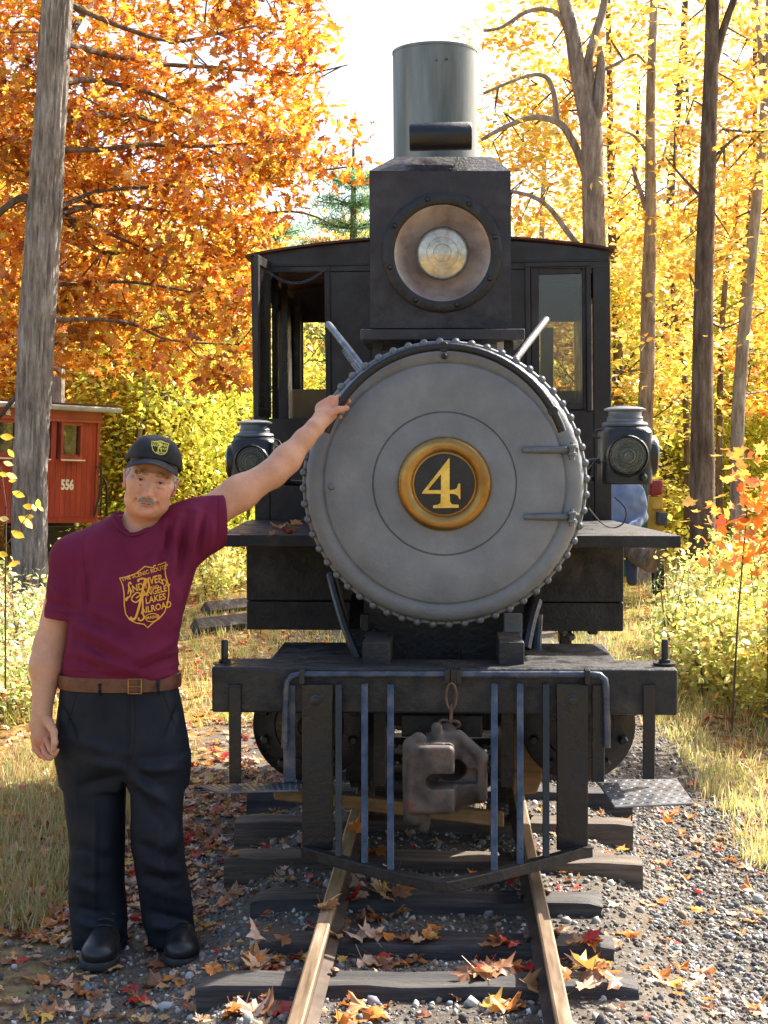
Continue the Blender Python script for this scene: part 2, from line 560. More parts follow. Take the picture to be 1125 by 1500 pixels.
M['jacket'] = pm('blue_jacket', [(.3, (.10, .14, .24)), (.7, (.19, .25, .38))], 6, (.7, .9), bump=.4, bscale=20, bdist=.01)
M['denim'] = pm('dark_denim', [(.3, (.02, .03, .06)), (.7, (.045, .06, .1))], 6, (.7, .9), bump=.4, bscale=20, bdist=.01)
M['print'] = pm('gold_print', [(.3, (.74, .33, .02)), (.7, (.86, .43, .035))], 60, (.5, .7), bump=.1, bscale=400)
M['stitch'] = pm('yellow_stitching', [(.3, (.60, .52, .05)), (.7, (.8, .7, .1))], 200, (.6, .8), bump=.5, bscale=900)

def glass(name, tint=(.9, .92, .9), rough=.03, mixt=.55, ior=1.5, add=.06):
    m, n, l, out = new_mat(name)
    g = n.new('ShaderNodeBsdfGlossy'); g.inputs['Roughness'].default_value = rough; g.inputs['Color'].default_value = (.9, .9, .9, 1)
    t = n.new('ShaderNodeBsdfTransparent'); t.inputs[0].default_value = L(*tint)
    fr = n.new('ShaderNodeFresnel'); fr.inputs[0].default_value = ior
    ad = n.new('ShaderNodeMath'); ad.operation = 'ADD'; ad.inputs[1].default_value = add; ad.use_clamp = True
    l.new(fr.outputs[0], ad.inputs[0])
    mx = n.new('ShaderNodeMixShader'); l.new(ad.outputs[0], mx.inputs[0])
    l.new(t.outputs[0], mx.inputs[1]); l.new(g.outputs[0], mx.inputs[2])
    # dust on the pane
    d = n.new('ShaderNodeBsdfDiffuse'); d.inputs[0].default_value = (.35, .33, .3, 1)
    f = noise_n(n, l, 5, 5)
    mr = n.new('ShaderNodeMapRange'); mr.inputs['From Min'].default_value = .35; mr.inputs['From Max'].default_value = .75
    mr.inputs['To Min'].default_value = 0.01; mr.inputs['To Max'].default_value = mixt*.35
    l.new(f, mr.inputs['Value'])
    m2 = n.new('ShaderNodeMixShader'); l.new(mr.outputs[0], m2.inputs[0])
    l.new(mx.outputs[0], m2.inputs[1]); l.new(d.outputs[0], m2.inputs[2])
    l.new(m2.outputs[0], out.inputs[0])
    return m
M['glass'] = glass('window_glass', (.8, .77, .72), .03, .22, 1.45, .02)
M['coverglass'] = glass('cover_glass', (.97, .95, .92), .02, .12, 1.25, .0)
M['carglass'] = glass('dark_window_glass', (.35, .38, .42), .05, .5)
m_, n_, l_, o_ = new_mat('lens_glass')
g_ = n_.new('ShaderNodeBsdfPrincipled'); g_.inputs['Base Color'].default_value = (.85, .88, .78, 1); g_.inputs['Roughness'].default_value = .06
g_.inputs['Transmission Weight'].default_value = .85; g_.inputs['IOR'].default_value = 1.45
l_.new(g_.outputs[0], o_.inputs[0]); M['lens'] = m_
M['bulbglass'] = pm('bulb_glass', [(.3, (.42, .38, .28)), (.7, (.75, .72, .6))], 40, (.08, .2), metal=.55, bump=.6, bscale=160, bdist=.002)
M['lensring'] = pm('lens_rings', [(.3, (.30, .32, .26)), (.7, (.55, .56, .45))], 20, (.08, .2), metal=.8, bump=.1)
m_, n_, l_, o_ = new_mat('reflector')
g_ = n_.new('ShaderNodeBsdfPrincipled'); g_.inputs['Metallic'].default_value = .55; g_.inputs['Roughness'].default_value = .38
l_.new(ramp(n_, l_, noise_n(n_, l_, 9, 4), [(.35, (.42, .31, .27)), (.6, (.74, .64, .58))]), g_.inputs['Base Color'])
l_.new(g_.outputs[0], o_.inputs[0]); M['reflector'] = m_
M['skin'] = attr_mat('skin', .48, .35, .25, 260, .0008, .05, 60, sss=.12)
M['stone'] = attr_mat('ballast_stone', .8, .3, .4, 150, .002, .2, 60)
M['leaf'] = leaf_mat('leaf', .55)
M['litter'] = leaf_mat('fallen_leaf', .25, .05)
M['grass'] = leaf_mat('grass_blade', .45, .06)
M['hair'] = attr_mat('hair', .6, .3, .3, 300, .001, .1, 200)
# ================================================================== setting: ground
def ground_z(x, y):
    """numpy: ballast crown along the track, a ditch-free verge, low swells beyond"""
    ax = np.abs(x)
    bed = .11*np.clip((.86-ax)/.30, 0, 1)
    z = bed + .012*vnoise(np.stack([x*2.1, y*2.1, 0*x], -1), 3)
    far = np.clip((y-9)/14, 0, 1)
    z = z*(1-.6*np.clip((y-12)/6, 0, 1)) + far*.18*vnoise(np.stack([x*.25, y*.25, 0*x], -1), 5)
    z = z + .03*vnoise(np.stack([x*.8, y*.8, 0*x], -1), 9)*np.clip((ax-1.3), 0, 1)
    return z
def gz(x, y): return float(ground_z(np.array([x], float), np.array([y], float))[0])

def make_ground():
    xs = np.concatenate([[-260, -120, -60, -30, -18], np.arange(-12, -3, .35), np.arange(-3, 3.6, .045), np.arange(3.7, 12, .35), [18, 30, 60, 120, 260]])
    ys = np.concatenate([[-80, -20, -5, 0, 2], np.arange(3, 9, .045), np.arange(9.1, 30, .3), [34, 40, 50, 70, 110, 180, 400]])
    X, Y = np.meshgrid(xs, ys, indexing='ij')
    Z = ground_z(X, Y)
    V = np.stack([X, Y, Z], -1).reshape(-1, 3)
    a = np.arange(len(xs)*len(ys)).reshape(len(xs), len(ys))
    F = np.stack([a[:-1, :-1], a[1:, :-1], a[1:, 1:], a[:-1, 1:]], -1).reshape(-1, 4)
    m, n, l, out = new_mat('ground')
    b = n.new('ShaderNodeBsdfPrincipled'); b.inputs['Roughness'].default_value = .9; b.inputs['Specular IOR Level'].default_value = .2
    geo = n.new('ShaderNodeNewGeometry'); sx = n.new('ShaderNodeSeparateXYZ'); l.new(geo.outputs['Position'], sx.inputs[0])
    # gravel colour
    grav = ramp(n, l, noise_n(n, l, 55, 6, .75), [(.3, (.05, .045, .04)), (.5, (.14, .13, .115)), (.62, (.26, .24, .215)), (.75, (.45, .43, .39))])
    dirt = ramp(n, l, noise_n(n, l, 3.5, 6, .7), [(.3, (.045, .032, .022)), (.5, (.10, .07, .04)), (.7, (.20, .14, .07))])
    lit = ramp(n, l, noise_n(n, l, 14, 5, .7), [(.3, (.06, .035, .015)), (.45, (.20, .10, .03)), (.55, (.32, .24, .07)), (.65, (.24, .25, .06)), (.8, (.45, .25, .08))])
    # mask: gravel inside |x| < ~1.7 (to the right farther), litter/grass outside
    ab = n.new('ShaderNodeMath'); ab.operation = 'SUBTRACT'; l.new(sx.outputs['X'], ab.inputs[0]); ab.inputs[1].default_value = .05
    ab2 = n.new('ShaderNodeMath'); ab2.operation = 'ABSOLUTE'; l.new(ab.outputs[0], ab2.inputs[0])
    nz = n.new('ShaderNodeMath'); nz.operation = 'MULTIPLY_ADD'; l.new(noise_n(n, l, 2.2, 5), nz.inputs[0]); nz.inputs[1].default_value = 1.5; nz.inputs[2].default_value = -.75
    s2 = n.new('ShaderNodeMath'); s2.operation = 'ADD'; l.new(ab2.outputs[0], s2.inputs[0]); l.new(nz.outputs[0], s2.inputs[1])
    mr = n.new('ShaderNodeMapRange'); mr.inputs['From Min'].default_value = 1.2; mr.inputs['From Max'].default_value = 1.6
    l.new(s2.outputs[0], mr.inputs['Value'])
    mA = n.new('ShaderNodeMix'); mA.data_type = 'RGBA'; l.new(noise_n(n, l, 4, 3), mA.inputs['Factor'])
    l.new(grav, mA.inputs['A']); l.new(dirt, mA.inputs['B'])
    mB = n.new('ShaderNodeMix'); mB.data_type = 'RGBA'; l.new(mr.outputs[0], mB.inputs['Factor'])
    l.new(mA.outputs['Result'], mB.inputs['A']); l.new(lit, mB.inputs['B'])
    l.new(mB.outputs['Result'], b.inputs['Base Color'])
    bp = n.new('ShaderNodeBump'); bp.inputs['Strength'].default_value = .8; bp.inputs['Distance'].default_value = .02
    l.new(noise_n(n, l, 45, 5, .7), bp.inputs['Height']); l.new(bp.outputs[0], b.inputs['Normal'])
    l.new(b.outputs[0], out.inputs[0])
    me = fast_mesh('ground', V, F, m, smooth=True)
    put('ground', me, kind='structure')
make_ground()

# ================================================================== track
track = thing('railway_track', 'narrow gauge track of rusty rails on dark ties running under the locomotive', 'railway track', (0, 4.3, .1))
RT = .25
def rail(p0, p1):
    d = (p1-p0).normalized(); sx = Vector((d.y, -d.x, 0))
    prof = [(-.020, RT-.022), (-.020, RT-.004), (-.015, RT), (.015, RT), (.020, RT-.004), (.020, RT-.022), (.006, RT-.032), (.006, RT-.088), (.036, RT-.096), (.036, RT-.1), (-.036, RT-.1), (-.036, RT-.096), (-.006, RT-.088), (-.006, RT-.032)]
    mb = MB(); n = 60; k = len(prof)
    vs = []
    for i in range(n+1):
        p = p0.lerp(p1, i/n)
        for (a, z) in prof:
            vs.append((p.x+sx.x*a, p.y+sx.y*a, z))
    fs = []
    for i in range(n):
        for j in range(k):
            j2 = (j+1) % k
            fs.append((i*k+j, i*k+j2, (i+1)*k+j2, (i+1)*k+j))
    fs.append(tuple(range(k))); fs.append(tuple(n*k+j for j in reversed(range(k))))
    mb.add(vs, fs)
    o = mb.build('rail', [M['railside'], M['railtop']], track, smooth=False)
    for p in o.data.polygons:
        if p.center.z > RT-.03: p.material_index = 1
    return o
zt = RT
def railpts(x1500, x1280):
    a = atz(x1500, 1500, zt); b = atz(x1280, 1280, zt)
    d = (b-a)/(b.y-a.y)
    return a + d*(2.0-a.y), a + d*(16-a.y)
rl = railpts(431, 494); rr = railpts(828, 784)
rail(*rl); rail(*rr)

def tie(xa, xb, yfront_px, w_, mat='tie', zt_=.148, parent=track, skew=0, h=.13):
    pf = atz(650, yfront_px, zt_); Y0 = pf.y
    X0 = (xa-650)/FPX*Y0; X1 = (xb-650)/FPX*Y0
    n = 26
    V = []; F = []
    prof = [(0, -h), (0.004, -.012), (.012, 0), (w_*.5, .003), (w_-.012, 0), (w_, -.012), (w_, -h)]
    rs = random.random()*50
    for i in range(n+1):
        t = i/n; x = X0+(X1-X0)*t
        for j, (a, z) in enumerate(prof):
            nn = vnoise(np.array([[x*9, a*40+rs, z*30]]), 4)[0]*.005 + vnoise(np.array([[x*2, a*60+rs, 0]]), 8)[0]*.004
            e = .006*vnoise(np.array([[j*3.1+rs, a*30, 1.]]), 2)[0] if i in (0, n) else 0
            V.append((x+e*2, Y0+a+nn+skew*(t-.5), zt_+z+nn*.8 - (.008 if (i in (0, n) and z > -.02) else 0)))
    k = len(prof)
    for i in range(n):
        for j in range(k-1):
            F.append((i*k+j, (i+1)*k+j, (i+1)*k+j+1, i*k+j+1))
    F.append(tuple(range(k))); F.append(tuple(reversed([n*k+j for j in range(k)])))
    mb = MB(); mb.add(V, F)
    return mb.build('tie', M[mat], parent, smooth=True), Y0, X0, X1
tielist = [(283, 943, 1448, .15, 'tie', .02), (372, 903, 1386, .15, 'tie', -.015), (365, 886, 1322, .15, 'tie', .01), (322, 943, 1262, .16, 'tie2', -.02),
           (340, 930, 1206, .15, 'tie2', .02), (360, 930, 1160, .15, 'tie', 0)]
tieY = []
for a in tielist:
    o, Y0, X0, X1 = tie(a[0], a[1], a[2], a[3], a[4], skew=a[5]); tieY.append(Y0)
y = tieY[-1]+.42
while y < 14:
    py = 655+(1.5)*FPX/y
    s = FPX/y
    tie(650-.66*s+random.uniform(-10, 10), 650+.66*s+random.uniform(-8, 8), py, .15, random.choice(['tie', 'tie2']), skew=random.uniform(-.02, .02)); y += .42
# spikes and joint bars
def spike(x, y):
    mb = MB()
    mb.lathe([(.004, -.02), (.006, .0), (.013, .006), (.013, .012), (.006, .016)], Matrix.Translation((x, y, RT-.094))@Matrix.Rotation(R(12), 4, 'Y'), 8)
    mb.build('spike', M['rust'], track, smooth=False)
for Y0 in tieY[:5]:
    for (a, b) in (rl, rr):
        t = (Y0+.07-a.y)/(b.y-a.y); p = a.lerp(b, t)
        spike(p.x-.046, Y0+.05); spike(p.x+.046, Y0+.09)

# ================================================================== locomotive
YB = 5.03
loco = thing('steam_locomotive', 'black narrow gauge steam locomotive with grey smokebox door numbered 4', 'locomotive', (0, YB+1, 0))
AX = Matrix.Rotation(PI/2, 4, 'X')           # local z -> towards the camera
def face(p, roll=0): return Matrix.Translation(p) @ Matrix.Rotation(roll, 4, 'Y') @ AX

# ---- smokebox and boiler
YS = 5.35
C = at(651, 708, YS); SR = 211/(FPX/YS)*.985
F0 = face(C)
mb = MB()
mb.lathe([(SR*.95, -2.2), (SR*.95, -.03)], F0, 96)
mb.build('boiler', M['black'], loco, smooth=True)
mb = MB(); mb.lathe([(SR*.9, -.5), (SR*.985, -.5), (SR*.985, -.034), (SR*.9, -.034)], F0, 96, (False, False))
mb.build('smokebox', M['graphite'], loco, smooth=True)
mb = MB(); mb.lathe([(SR*.9, -.032), (SR, -.030), (SR*1.003, -.024), (SR*1.003, -.004), (SR*.995, .002), (SR*.9, .004)], F0, 128, (True, True))
ring = mb.build('front_ring', M['graphite'], loco, smooth=True)
# bolts round the rim
bolt = None
nb = 56
for i in range(nb):
    a = 2*PI*(i+.3)/nb
    p = C + Vector((math.cos(a)*SR*.994, 0, math.sin(a)*SR*.994))
    if bolt is None:
        mbb = MB(); mbb.lathe([(.0145, -.03), (.0145, .006), (.0105, .010), (.008, .013), (.003, .014)], AX, 10)
        bolt = mbb.build('bolt', M['graphite2'], ring, smooth=True)
        bolt.location = p; bolt['label'] = 'grey painted rim bolt'
        del bolt['label']
        proto_bolt = bolt
        b = bolt
    else:
        b = proto_bolt.copy(); COL.objects.link(b)
        b.parent = ring; b.matrix_parent_inverse = proto_bolt.matrix_parent_inverse
        b.location = p
    b.rotation_euler = (0, random.uniform(0, 1), 0)
# door
prof = [(SR*.965, .0), (SR*.975, .012), (SR*.965, .030), (SR*.945, .043), (SR*.915, .050), (SR*.885, .052), (SR*.862, .050), (SR*.852, .0465),
        (SR*.846, .0455), (SR*.840, .0475), (SR*.834, .056), (SR*.826, .0585), (SR*.70, .0625), (SR*.515, .068), (SR*.504, .0675), (SR*.499, .062), (SR*.494, .0665), (SR*.488, .070), (SR*.3, .0735), (SR*.05, .075)]
mb = MB(); mb.lathe(prof, F0, 160, (False, True))
door = mb.build('smokebox_door', M['graphite'], loco, smooth=True)
# number plate
CN = at(651, 709, YS-.075)
FN = face(CN)
s = FPX/(YS-.08)
mb = MB(); rr_, rt_ = 57.5/s, 11.5/s
mb.lathe([(rr_+rt_*math.cos(t)*1.02, rt_*.95*math.sin(t)) for t in [R(-60+i*300/22) for i in range(23)]], FN, 96, (False, False))
npl = mb.build('number_plate_ring', M['brass'], door, smooth=True)
mb = MB(); mb.lathe([(rr_-rt_*.9, .004), (.01, .004)], FN, 64, (False, True))
mb.lathe([(47/s, .004), (47/s, .010), (44.5/s, .012), (44/s, .004)], FN, 64, (False, False))
o = mb.build('number_plate', [M['plateblack'], M['brass']], door, smooth=True)
for p in o.data.polygons:
    if (p.center-CN).length > 43.7/s and abs(p.center.y-CN.y) > .0041: p.material_index = 1
def q4(l): return [((x/3.309+560-651)/s, (709-(y/3.309+620))/s) for x, y in l]
outer = [(326, 168), (327, 322), (350, 320), (362, 312), (366, 298), (370, 290), (378, 292), (379, 368), (372, 368), (366, 352), (352, 344), (327, 342), (329, 380), (338, 391), (371, 394), (371, 409), (246, 411), (246, 397), (272, 393), (282, 384), (284, 342), (192, 343), (194, 333), (322, 169)]
inner = [(284, 248), (222, 323), (284, 323)]
mb = MB(); mb.plate([q4(outer), q4(inner)], FN, .003, .014)
mb.build('numeral', M['gold'], door, bevel=.0018, label='raised gold numeral 4')
# hinge straps
for (x0, x1, yy, pinx) in ((765, 846, 659, 838), (768, 848, 757, 838)):
    a = at(x0, yy, YS-.07); b = at(x1, yy, YS-.055)
    mb = MB()
    mb.tube([a, a.lerp(b, .3), a.lerp(b, .92), b], [.010, .013, .013, .012], 10)
    h = mb.build('hinge', M['graphite2'], door, smooth=True, bevel=0)
    mb = MB(); p = at(pinx, yy+2, YS-.075)
    mb.lathe([(.010, -.030), (.010, -.016), (.016, -.014), (.016, -.004), (.011, -.002), (.011, .012), (.017, .013), (.017, .021), (.008, .023), (.006, .03)], Matrix.Translation(p), 8)
    mb.build('hinge_pin', M['graphite2'], h, smooth=True)
mb = MB(); p = at(486, 713, YS-.05); mb.lathe([(.017, -.01), (.017, .004), (.012, .012), (.005, .015)], face(p), 12)
mb.build('door_stud', M['graphite2'], door, smooth=True)
mb = MB(); p = at(651, 522, YS-.05); mb.lathe([(.011, -.01), (.011, .012), (.006, .016)], face(p), 12)
mb.build('door_stud', M['black'], door, smooth=True)
# curved handrail
YH = 5.235
HR = []
for t in np.linspace(0, 1, 41):
    a = R(203.5 + (336-203.5)*1.0*t)     # image angle, clockwise from +x with y down
    rr2 = 189 + 12*math.sin(PI*t)
    HR.append(at(651+rr2*math.cos(a), 709+rr2*math.sin(a), YH))
mb = MB(); mb.tube(HR, .0145, 14)
rail_o = mb.build('handrail', M['black'], door, smooth=True)
for k in (3, 20, 37):
    p = HR[k]
    mb = MB(); mb.tube([p, p+Vector((0, .06, 0))], .008, 8); mb.lathe([(.016, -.012), (.019, 0), (.016, .012)], face(p), 12)
    mb.build('handrail_stanchion', M['black'], rail_o, smooth=True)

# diagonal stay rods from the smokebox up towards the cab
def rod(name, a, b, r, mat):
    mb = MB(); d = (b-a).normalized()
    mb.tube([a, a+d*.03, b-d*.012, b-d*.004, b], [r, r, r, r*.8, r*.35], 12)
    return mb.build(name, M[mat], loco, smooth=True)
rod('stay_rod', at(548, 558, 5.45), at(480, 474, 6.0), .014, 'steel')
rod('stay_rod', at(535, 558, 5.5), at(503, 513, 6.0), .009, 'steel')
rod('stay_rod', at(746, 538, 5.45), at(801, 467, 6.0), .0135, 'black_rough')

# ---- headlight box on its shelf
YL = 5.55
hl = thing('headlight_box', '', '', (0, 0, 0)); bpy.data.objects.remove(hl)
mb = MB()
s = FPX/YL
def P2(px, py, Y=YL): q = at(px, py, Y); return q
fr = [(542, 481), (750, 481), (748, 250), (541, 250)]
dep = .46
vs = [P2(*p) for p in fr] + [P2(*p)+Vector((0, dep, 0)) for p in fr]
t_ = [P2(578, 222)+Vector((0, .10, 0)), P2(722, 222)+Vector((0, .10, 0)), P2(722, 222)+Vector((0, dep-.06, 0)), P2(578, 222)+Vector((0, dep-.06, 0))]
# roof: front slope leans back, side slopes
vs2 = vs + t_
fs = [(5, 4, 7, 6), (0, 4, 5, 1), (1, 5, 6, 2), (4, 0, 3, 7), (3, 2, 9, 8), (2, 6, 10, 9), (6, 7, 11, 10), (7, 3, 8, 11), (8, 9, 10, 11)]
mb.add(vs2, fs)
CL = at(648, 370, YL)
outer_ = [(v.x-CL.x, v.z-CL.z) for v in vs[:4]]
circ_ = [(math.cos(2*PI*i/72)*70.5/s, math.sin(2*PI*i/72)*70.5/s) for i in range(72)]
mb.plate([outer_, circ_], Matrix(((1, 0, 0, CL.x), (0, 0, 1, CL.y), (0, 1, 0, CL.z), (0, 0, 0, 1))), .0, .004)
hbox = mb.build('headlight_box', M['boxblack'], loco, bevel=.004)
# edge beading and lens ring with bolts
CL = at(648, 370, YL)
FL = face(CL)
mb = MB(); ro, ri = 87/s, 71/s
mb.lathe([(ro, -.005), (ro, .008), (ro-.006, .013), (ri+.008, .016), (ri, .012), (ri-.003, -.03)], FL, 96, (False, False))
lring = mb.build('lens_ring', M['black_rough'], hbox, smooth=True)
for k in range(8):
    a = 2*PI*(k+.35)/8; p = CL+Vector((math.cos(a)*79/s, -.014, math.sin(a)*79/s))
    mb = MB(); mb.lathe([(.010, -.002), (.010, .004), (.006, .009)], face(p), 8)
    mb.build('lens_bolt', M['black'], lring, smooth=True)
mb = MB()  # dished reflector
mb.lathe([(ri*1.02, -.012)] + [(ri*(1-t), -.014-.10*(1-(1-t)**2)) for t in np.linspace(.02, .9, 14)], FL, 72, (False, True))
mb.build('reflector', M['reflector'], hbox, smooth=True)
mb = MB(); rb = 38/s
mb.lathe([(rb, -.030), (rb*1.04, -.022), (rb, -.014), (rb*.97, -.020)], FL, 48, (False, False))
mb.build('bulb_rim', M['steel'], hbox, smooth=True)
mb = MB()
mb.lathe([(rb*.97, -.024), (rb*.8, -.017), (rb*.62, -.012), (rb*.6, -.016), (rb*.36, -.009), (rb*.33, -.014), (rb*.15, -.009)], FL, 48, (True, True))
mb.build('bulb', M['bulbglass'], hbox, smooth=True)
mb = MB()
mb.lathe([(rb*.95, -.026), (rb*.6, -.06), (rb*.2, -.07)], FL, 32, (False, True))
mb.build('bulb_reflector', M['reflector'], hbox, smooth=True)
mb = MB(); mb.lathe([(ri, .0), (ri*.5, .0045), (.002, .006)], FL, 64, (False, False))
mb.build('cover_glass', M['coverglass'], hbox, smooth=True)
mb = MB(); mb.bpx(528, 482, 769, 498, YL-.10, .58); mb.build('headlight_shelf', M['boxblack'], loco, bevel=.004)
for x0, x1 in ((546, 560), (738, 752)):
    mb = MB(); mb.bpx(x0, 498, x1, 540, YL+.02, .05); mb.build('shelf_bracket', M['black'], loco)
mb = MB(); mb.bpx(728, 500, 738, 512, YL+.02, .05); mb.build('shelf_bracket', M['white'], loco)
# vent tube lying across the top
a = at(600, 201, YL+.06); b = at(691, 199, YL+.06); rv = 20/(FPX/(YL+.06))
mb = MB(); d = (b-a).normalized()
mb.tube([a, a+d*.004, b-d*.004, b], [rv*.94, rv, rv, rv*.94], 32); mb.build('vent_tube', M['black'], hbox, smooth=True)

# ---- stack
YK = 6.05; s = FPX/YK
cb = at(638, 245, YK); ct = at(637, 76, YK)
rk = 61/s
mb = MB()
H = ct.z-cb.z
prof = [(rk, -.5), (rk, H*.2), (rk*1.0, H-.012), (rk*1.015, H-.010), (rk*1.015, H-.001), (rk*1.005, H), (rk*.96, H), (rk*.95, H-.02), (rk*.95, -.45)]
mb.lathe(prof, Matrix.Translation(cb)@Matrix.Rotation(R(-.4), 4, 'Y'), 96, (False, True))
stack = mb.build('smokestack', M['stack'], loco, smooth=True)
for px, py in ((640, 88),(655,86),):
    p = at(px, py, YK-rk*.995); mb = MB(); mb.lathe([(.005, -.004), (.005, .003), (.003, .005)], face(p), 8); mb.build('rivet', M['steel'], stack, smooth=True)
# sand dome / steam dome behind (only plausible from the side)
mb = MB(); p = Vector((-.02, 6.55, C.z+SR*.9))
mb.lathe([(.17, -.1), (.17, .18), (.14, .25), (.06, .29), (.01, .3)], Matrix.Translation(p), 32); mb.build('dome', M['black'], loco, smooth=True)

# ---- cab
YC = 6.9; s = FPX/YC
ROLL = R(.75)
cc = at(634, 640, YC)
CR = Matrix.Translation(cc) @ Matrix.Rotation(-ROLL, 4, 'Y') @ Matrix.Translation(-cc)
CD = 1.55
def cabpanel(name, x0, y0, x1, y1, Y=YC, dep=.03, mat='cabblack', parent=None, bevel=.003):
    """rectangle in unrolled cab pixels (cab verticals lean 0.75 degrees)"""
    mb = MB(); mb.bpx(x0, y0, x1, y1, Y, dep)
    mb.v = [tuple(CR @ Vector(v)) for v in mb.v]
    return mb.build(name, M[mat], parent or cab, bevel=bevel)
cab = bpy.data.objects.new('cab', None); COL.objects.link(cab)
cab.parent = loco; cab.matrix_parent_inverse = loco.matrix_basis.inverted()
cab.location = (cc.x, YC, .8)
CABINV = (cab.matrix_parent_inverse, )
def cab_build(mb, name, mat, bevel=0, smooth=False, **k):
    mb.v = [tuple(CR @ Vector(v)) for v in mb.v]
    return mb.build(name, M[mat], cab, bevel=bevel, smooth=smooth, **k)
X0, X1 = 371.5, 895.5          # cab side edges in unrolled pixels
# front wall as pieces round the two window openings
cabpanel('front_panel', X0, 380, 394, 905)                  # corner post left
cabpanel('front_panel', 480, 396, 545, 905, Y=YC+.002)
cabpanel('front_panel', 545.5, 396, 779, 905, Y=YC+.004)
cabpanel('front_panel', 870, 380, X1, 905)
cabpanel('front_panel', 394.5, 610, 479.5, 905, Y=YC+.003)
cabpanel('front_panel', 779.5, 604, 869.5, 905, Y=YC+.003)
# curved header under the roof
def zroof(px): return 372 - 22*(1-((px-634)/263)**2)
mb = MB()
lo = []
for px in np.linspace(X0, X1, 25):
    lo.append((px, zroof(px)))
poly = [(at(p[0], p[1], YC).x, at(p[0], p[1], YC).z) for p in lo] + [(at(X1, 395.5, YC).x, at(X1, 395.5, YC).z), (at(X0, 395.5, YC).x, at(X0, 395.5, YC).z)]
MX = Matrix(((1, 0, 0, 0), (0, 0, 1, YC), (0, 1, 0, 0), (0, 0, 0, 1)))
mb.plate([poly], MX, -.002, .03); cab_build(mb, 'header_panel', 'cabblack', bevel=.002)
# trim strips
cabpanel('trim', 478, 392, 486, 612, Y=YC-.012, dep=.02)
cabpanel('trim', 392, 388, 486, 396, Y=YC-.014, dep=.02)
cabpanel('trim', 772, 386, 868, 393, Y=YC-.012, dep=.02)
cabpanel('trim', 772, 393, 779, 606, Y=YC-.014, dep=.02)
cabpanel('trim', 861, 393, 868, 606, Y=YC-.014, dep=.02)
cabpanel('trim', X0, 384, X1, 387, Y=YC-.008, dep=.012)
# roof sheet: arched, overhanging
mb = MB(); n = 28; vs = []
for j, Yy in enumerate((YC-.035, YC+CD+.12)):
    for i in range(n+1):
        px = 362+(905-362)*i/n
        q = at(px, 0, YC); z = at(634, zroof(px)-1.5+.00*i, YC).z
        if i in (0, n): z -= .004
        vs += [(q.x, Yy, z), (q.x, Yy, z+.010)]
fs = []
m2 = (n+1)*2
for i in range(n):
    a = 2*i
    fs += [(a, a+2, a+3, a+1), (m2+a, m2+a+1, m2+a+3, m2+a+2), (a+1, a+3, m2+a+3, m2+a+1), (a, m2+a, m2+a+2, a+2)]
fs += [(0, 1, m2+1, m2), (2*n, m2+2*n, m2+2*n+1, 2*n+1)]
# at() is linear in py only to first order; drop by the overhang
mb.add(vs, fs); cab_build(mb, 'roof', 'roofred')
# side walls, rear wall (with window openings), floor
xl = at(X0, 640, YC).x; xr = at(X1, 640, YC).x
zt_ = at(634, 384, YC).z; zb_ = at(634, 905, YC).z
zf = at(634, 790, YC).z
def side(x, d):
    for (ya, yb, za, zb) in ((YC+.031, YC+.30, zb_, zt_), (YC+.95, YC+CD, zb_, zt_), (YC+.301, YC+.949, zb_, zf+.55), (YC+.301, YC+.949, zt_-.12, zt_)):
        mb = MB(); mb.box((x, ya, za), (x+d, yb, zb)); cab_build(mb, 'side_panel', 'cabblack')
side(xl, .03); side(xr-.03, .03)
yr = YC+CD
def rearpx(px): return at(px, 0, yr).x
zwt = at(460, 472, yr).z; zwb = at(460, 573, yr).z
wl, wr = rearpx(443), rearpx(506)
hy = (wr-wl)
for (xa, xb, za, zb) in ((xl, wl, zb_, zt_+.1), (wr, -wr-.06, zb_, zt_+.1), (-wr-.058, -wl-.06, zb_, zwb), (-wl-.058, xr, zb_, zt_+.1), (wl+.001, wr-.001, zb_, zwb), (wl+.001, wr-.001, zwt, zt_+.1), (-wr-.058, -wl-.06, zwt, zt_+.1)):
    mb = MB(); mb.box((xa, yr, za), (xb, yr+.03, zb)); mb.build('rear_panel', M['cabblack'], cab)
mb = MB(); mb.box((xl+.03, YC+.03, zf-.05), (xr-.03, yr, zf)); cab_build(mb, 'floor', 'black')
# inner framing seen through the open window
for (pa, pb, Yy) in ((398, 408, YC+.35), (412, 422, YC+.7), (430, 441, YC+1.2)):
    mb = MB(); a = at(pa, 430, Yy); b = at(pb, 800, Yy); mb.box((a.x, Yy, zf), (b.x, Yy+.03, zt_)); mb.build('inner_post', M['black'], cab)
# tan seat back
mb = MB(); a = at(426, 570, YC+.8); b = at(500, 650, YC+.8); mb.box((a.x, a.y, b.z), (b.x, a.y+.03, a.z)); mb.build('seat_back', M['seatpanel'], cab, bevel=.01)
mb = MB(); mb.box((a.x, a.y-.35, b.z-.05), (b.x, a.y+.03, b.z)); mb.build('seat_cushion', M['seatpanel'], cab, bevel=.01)
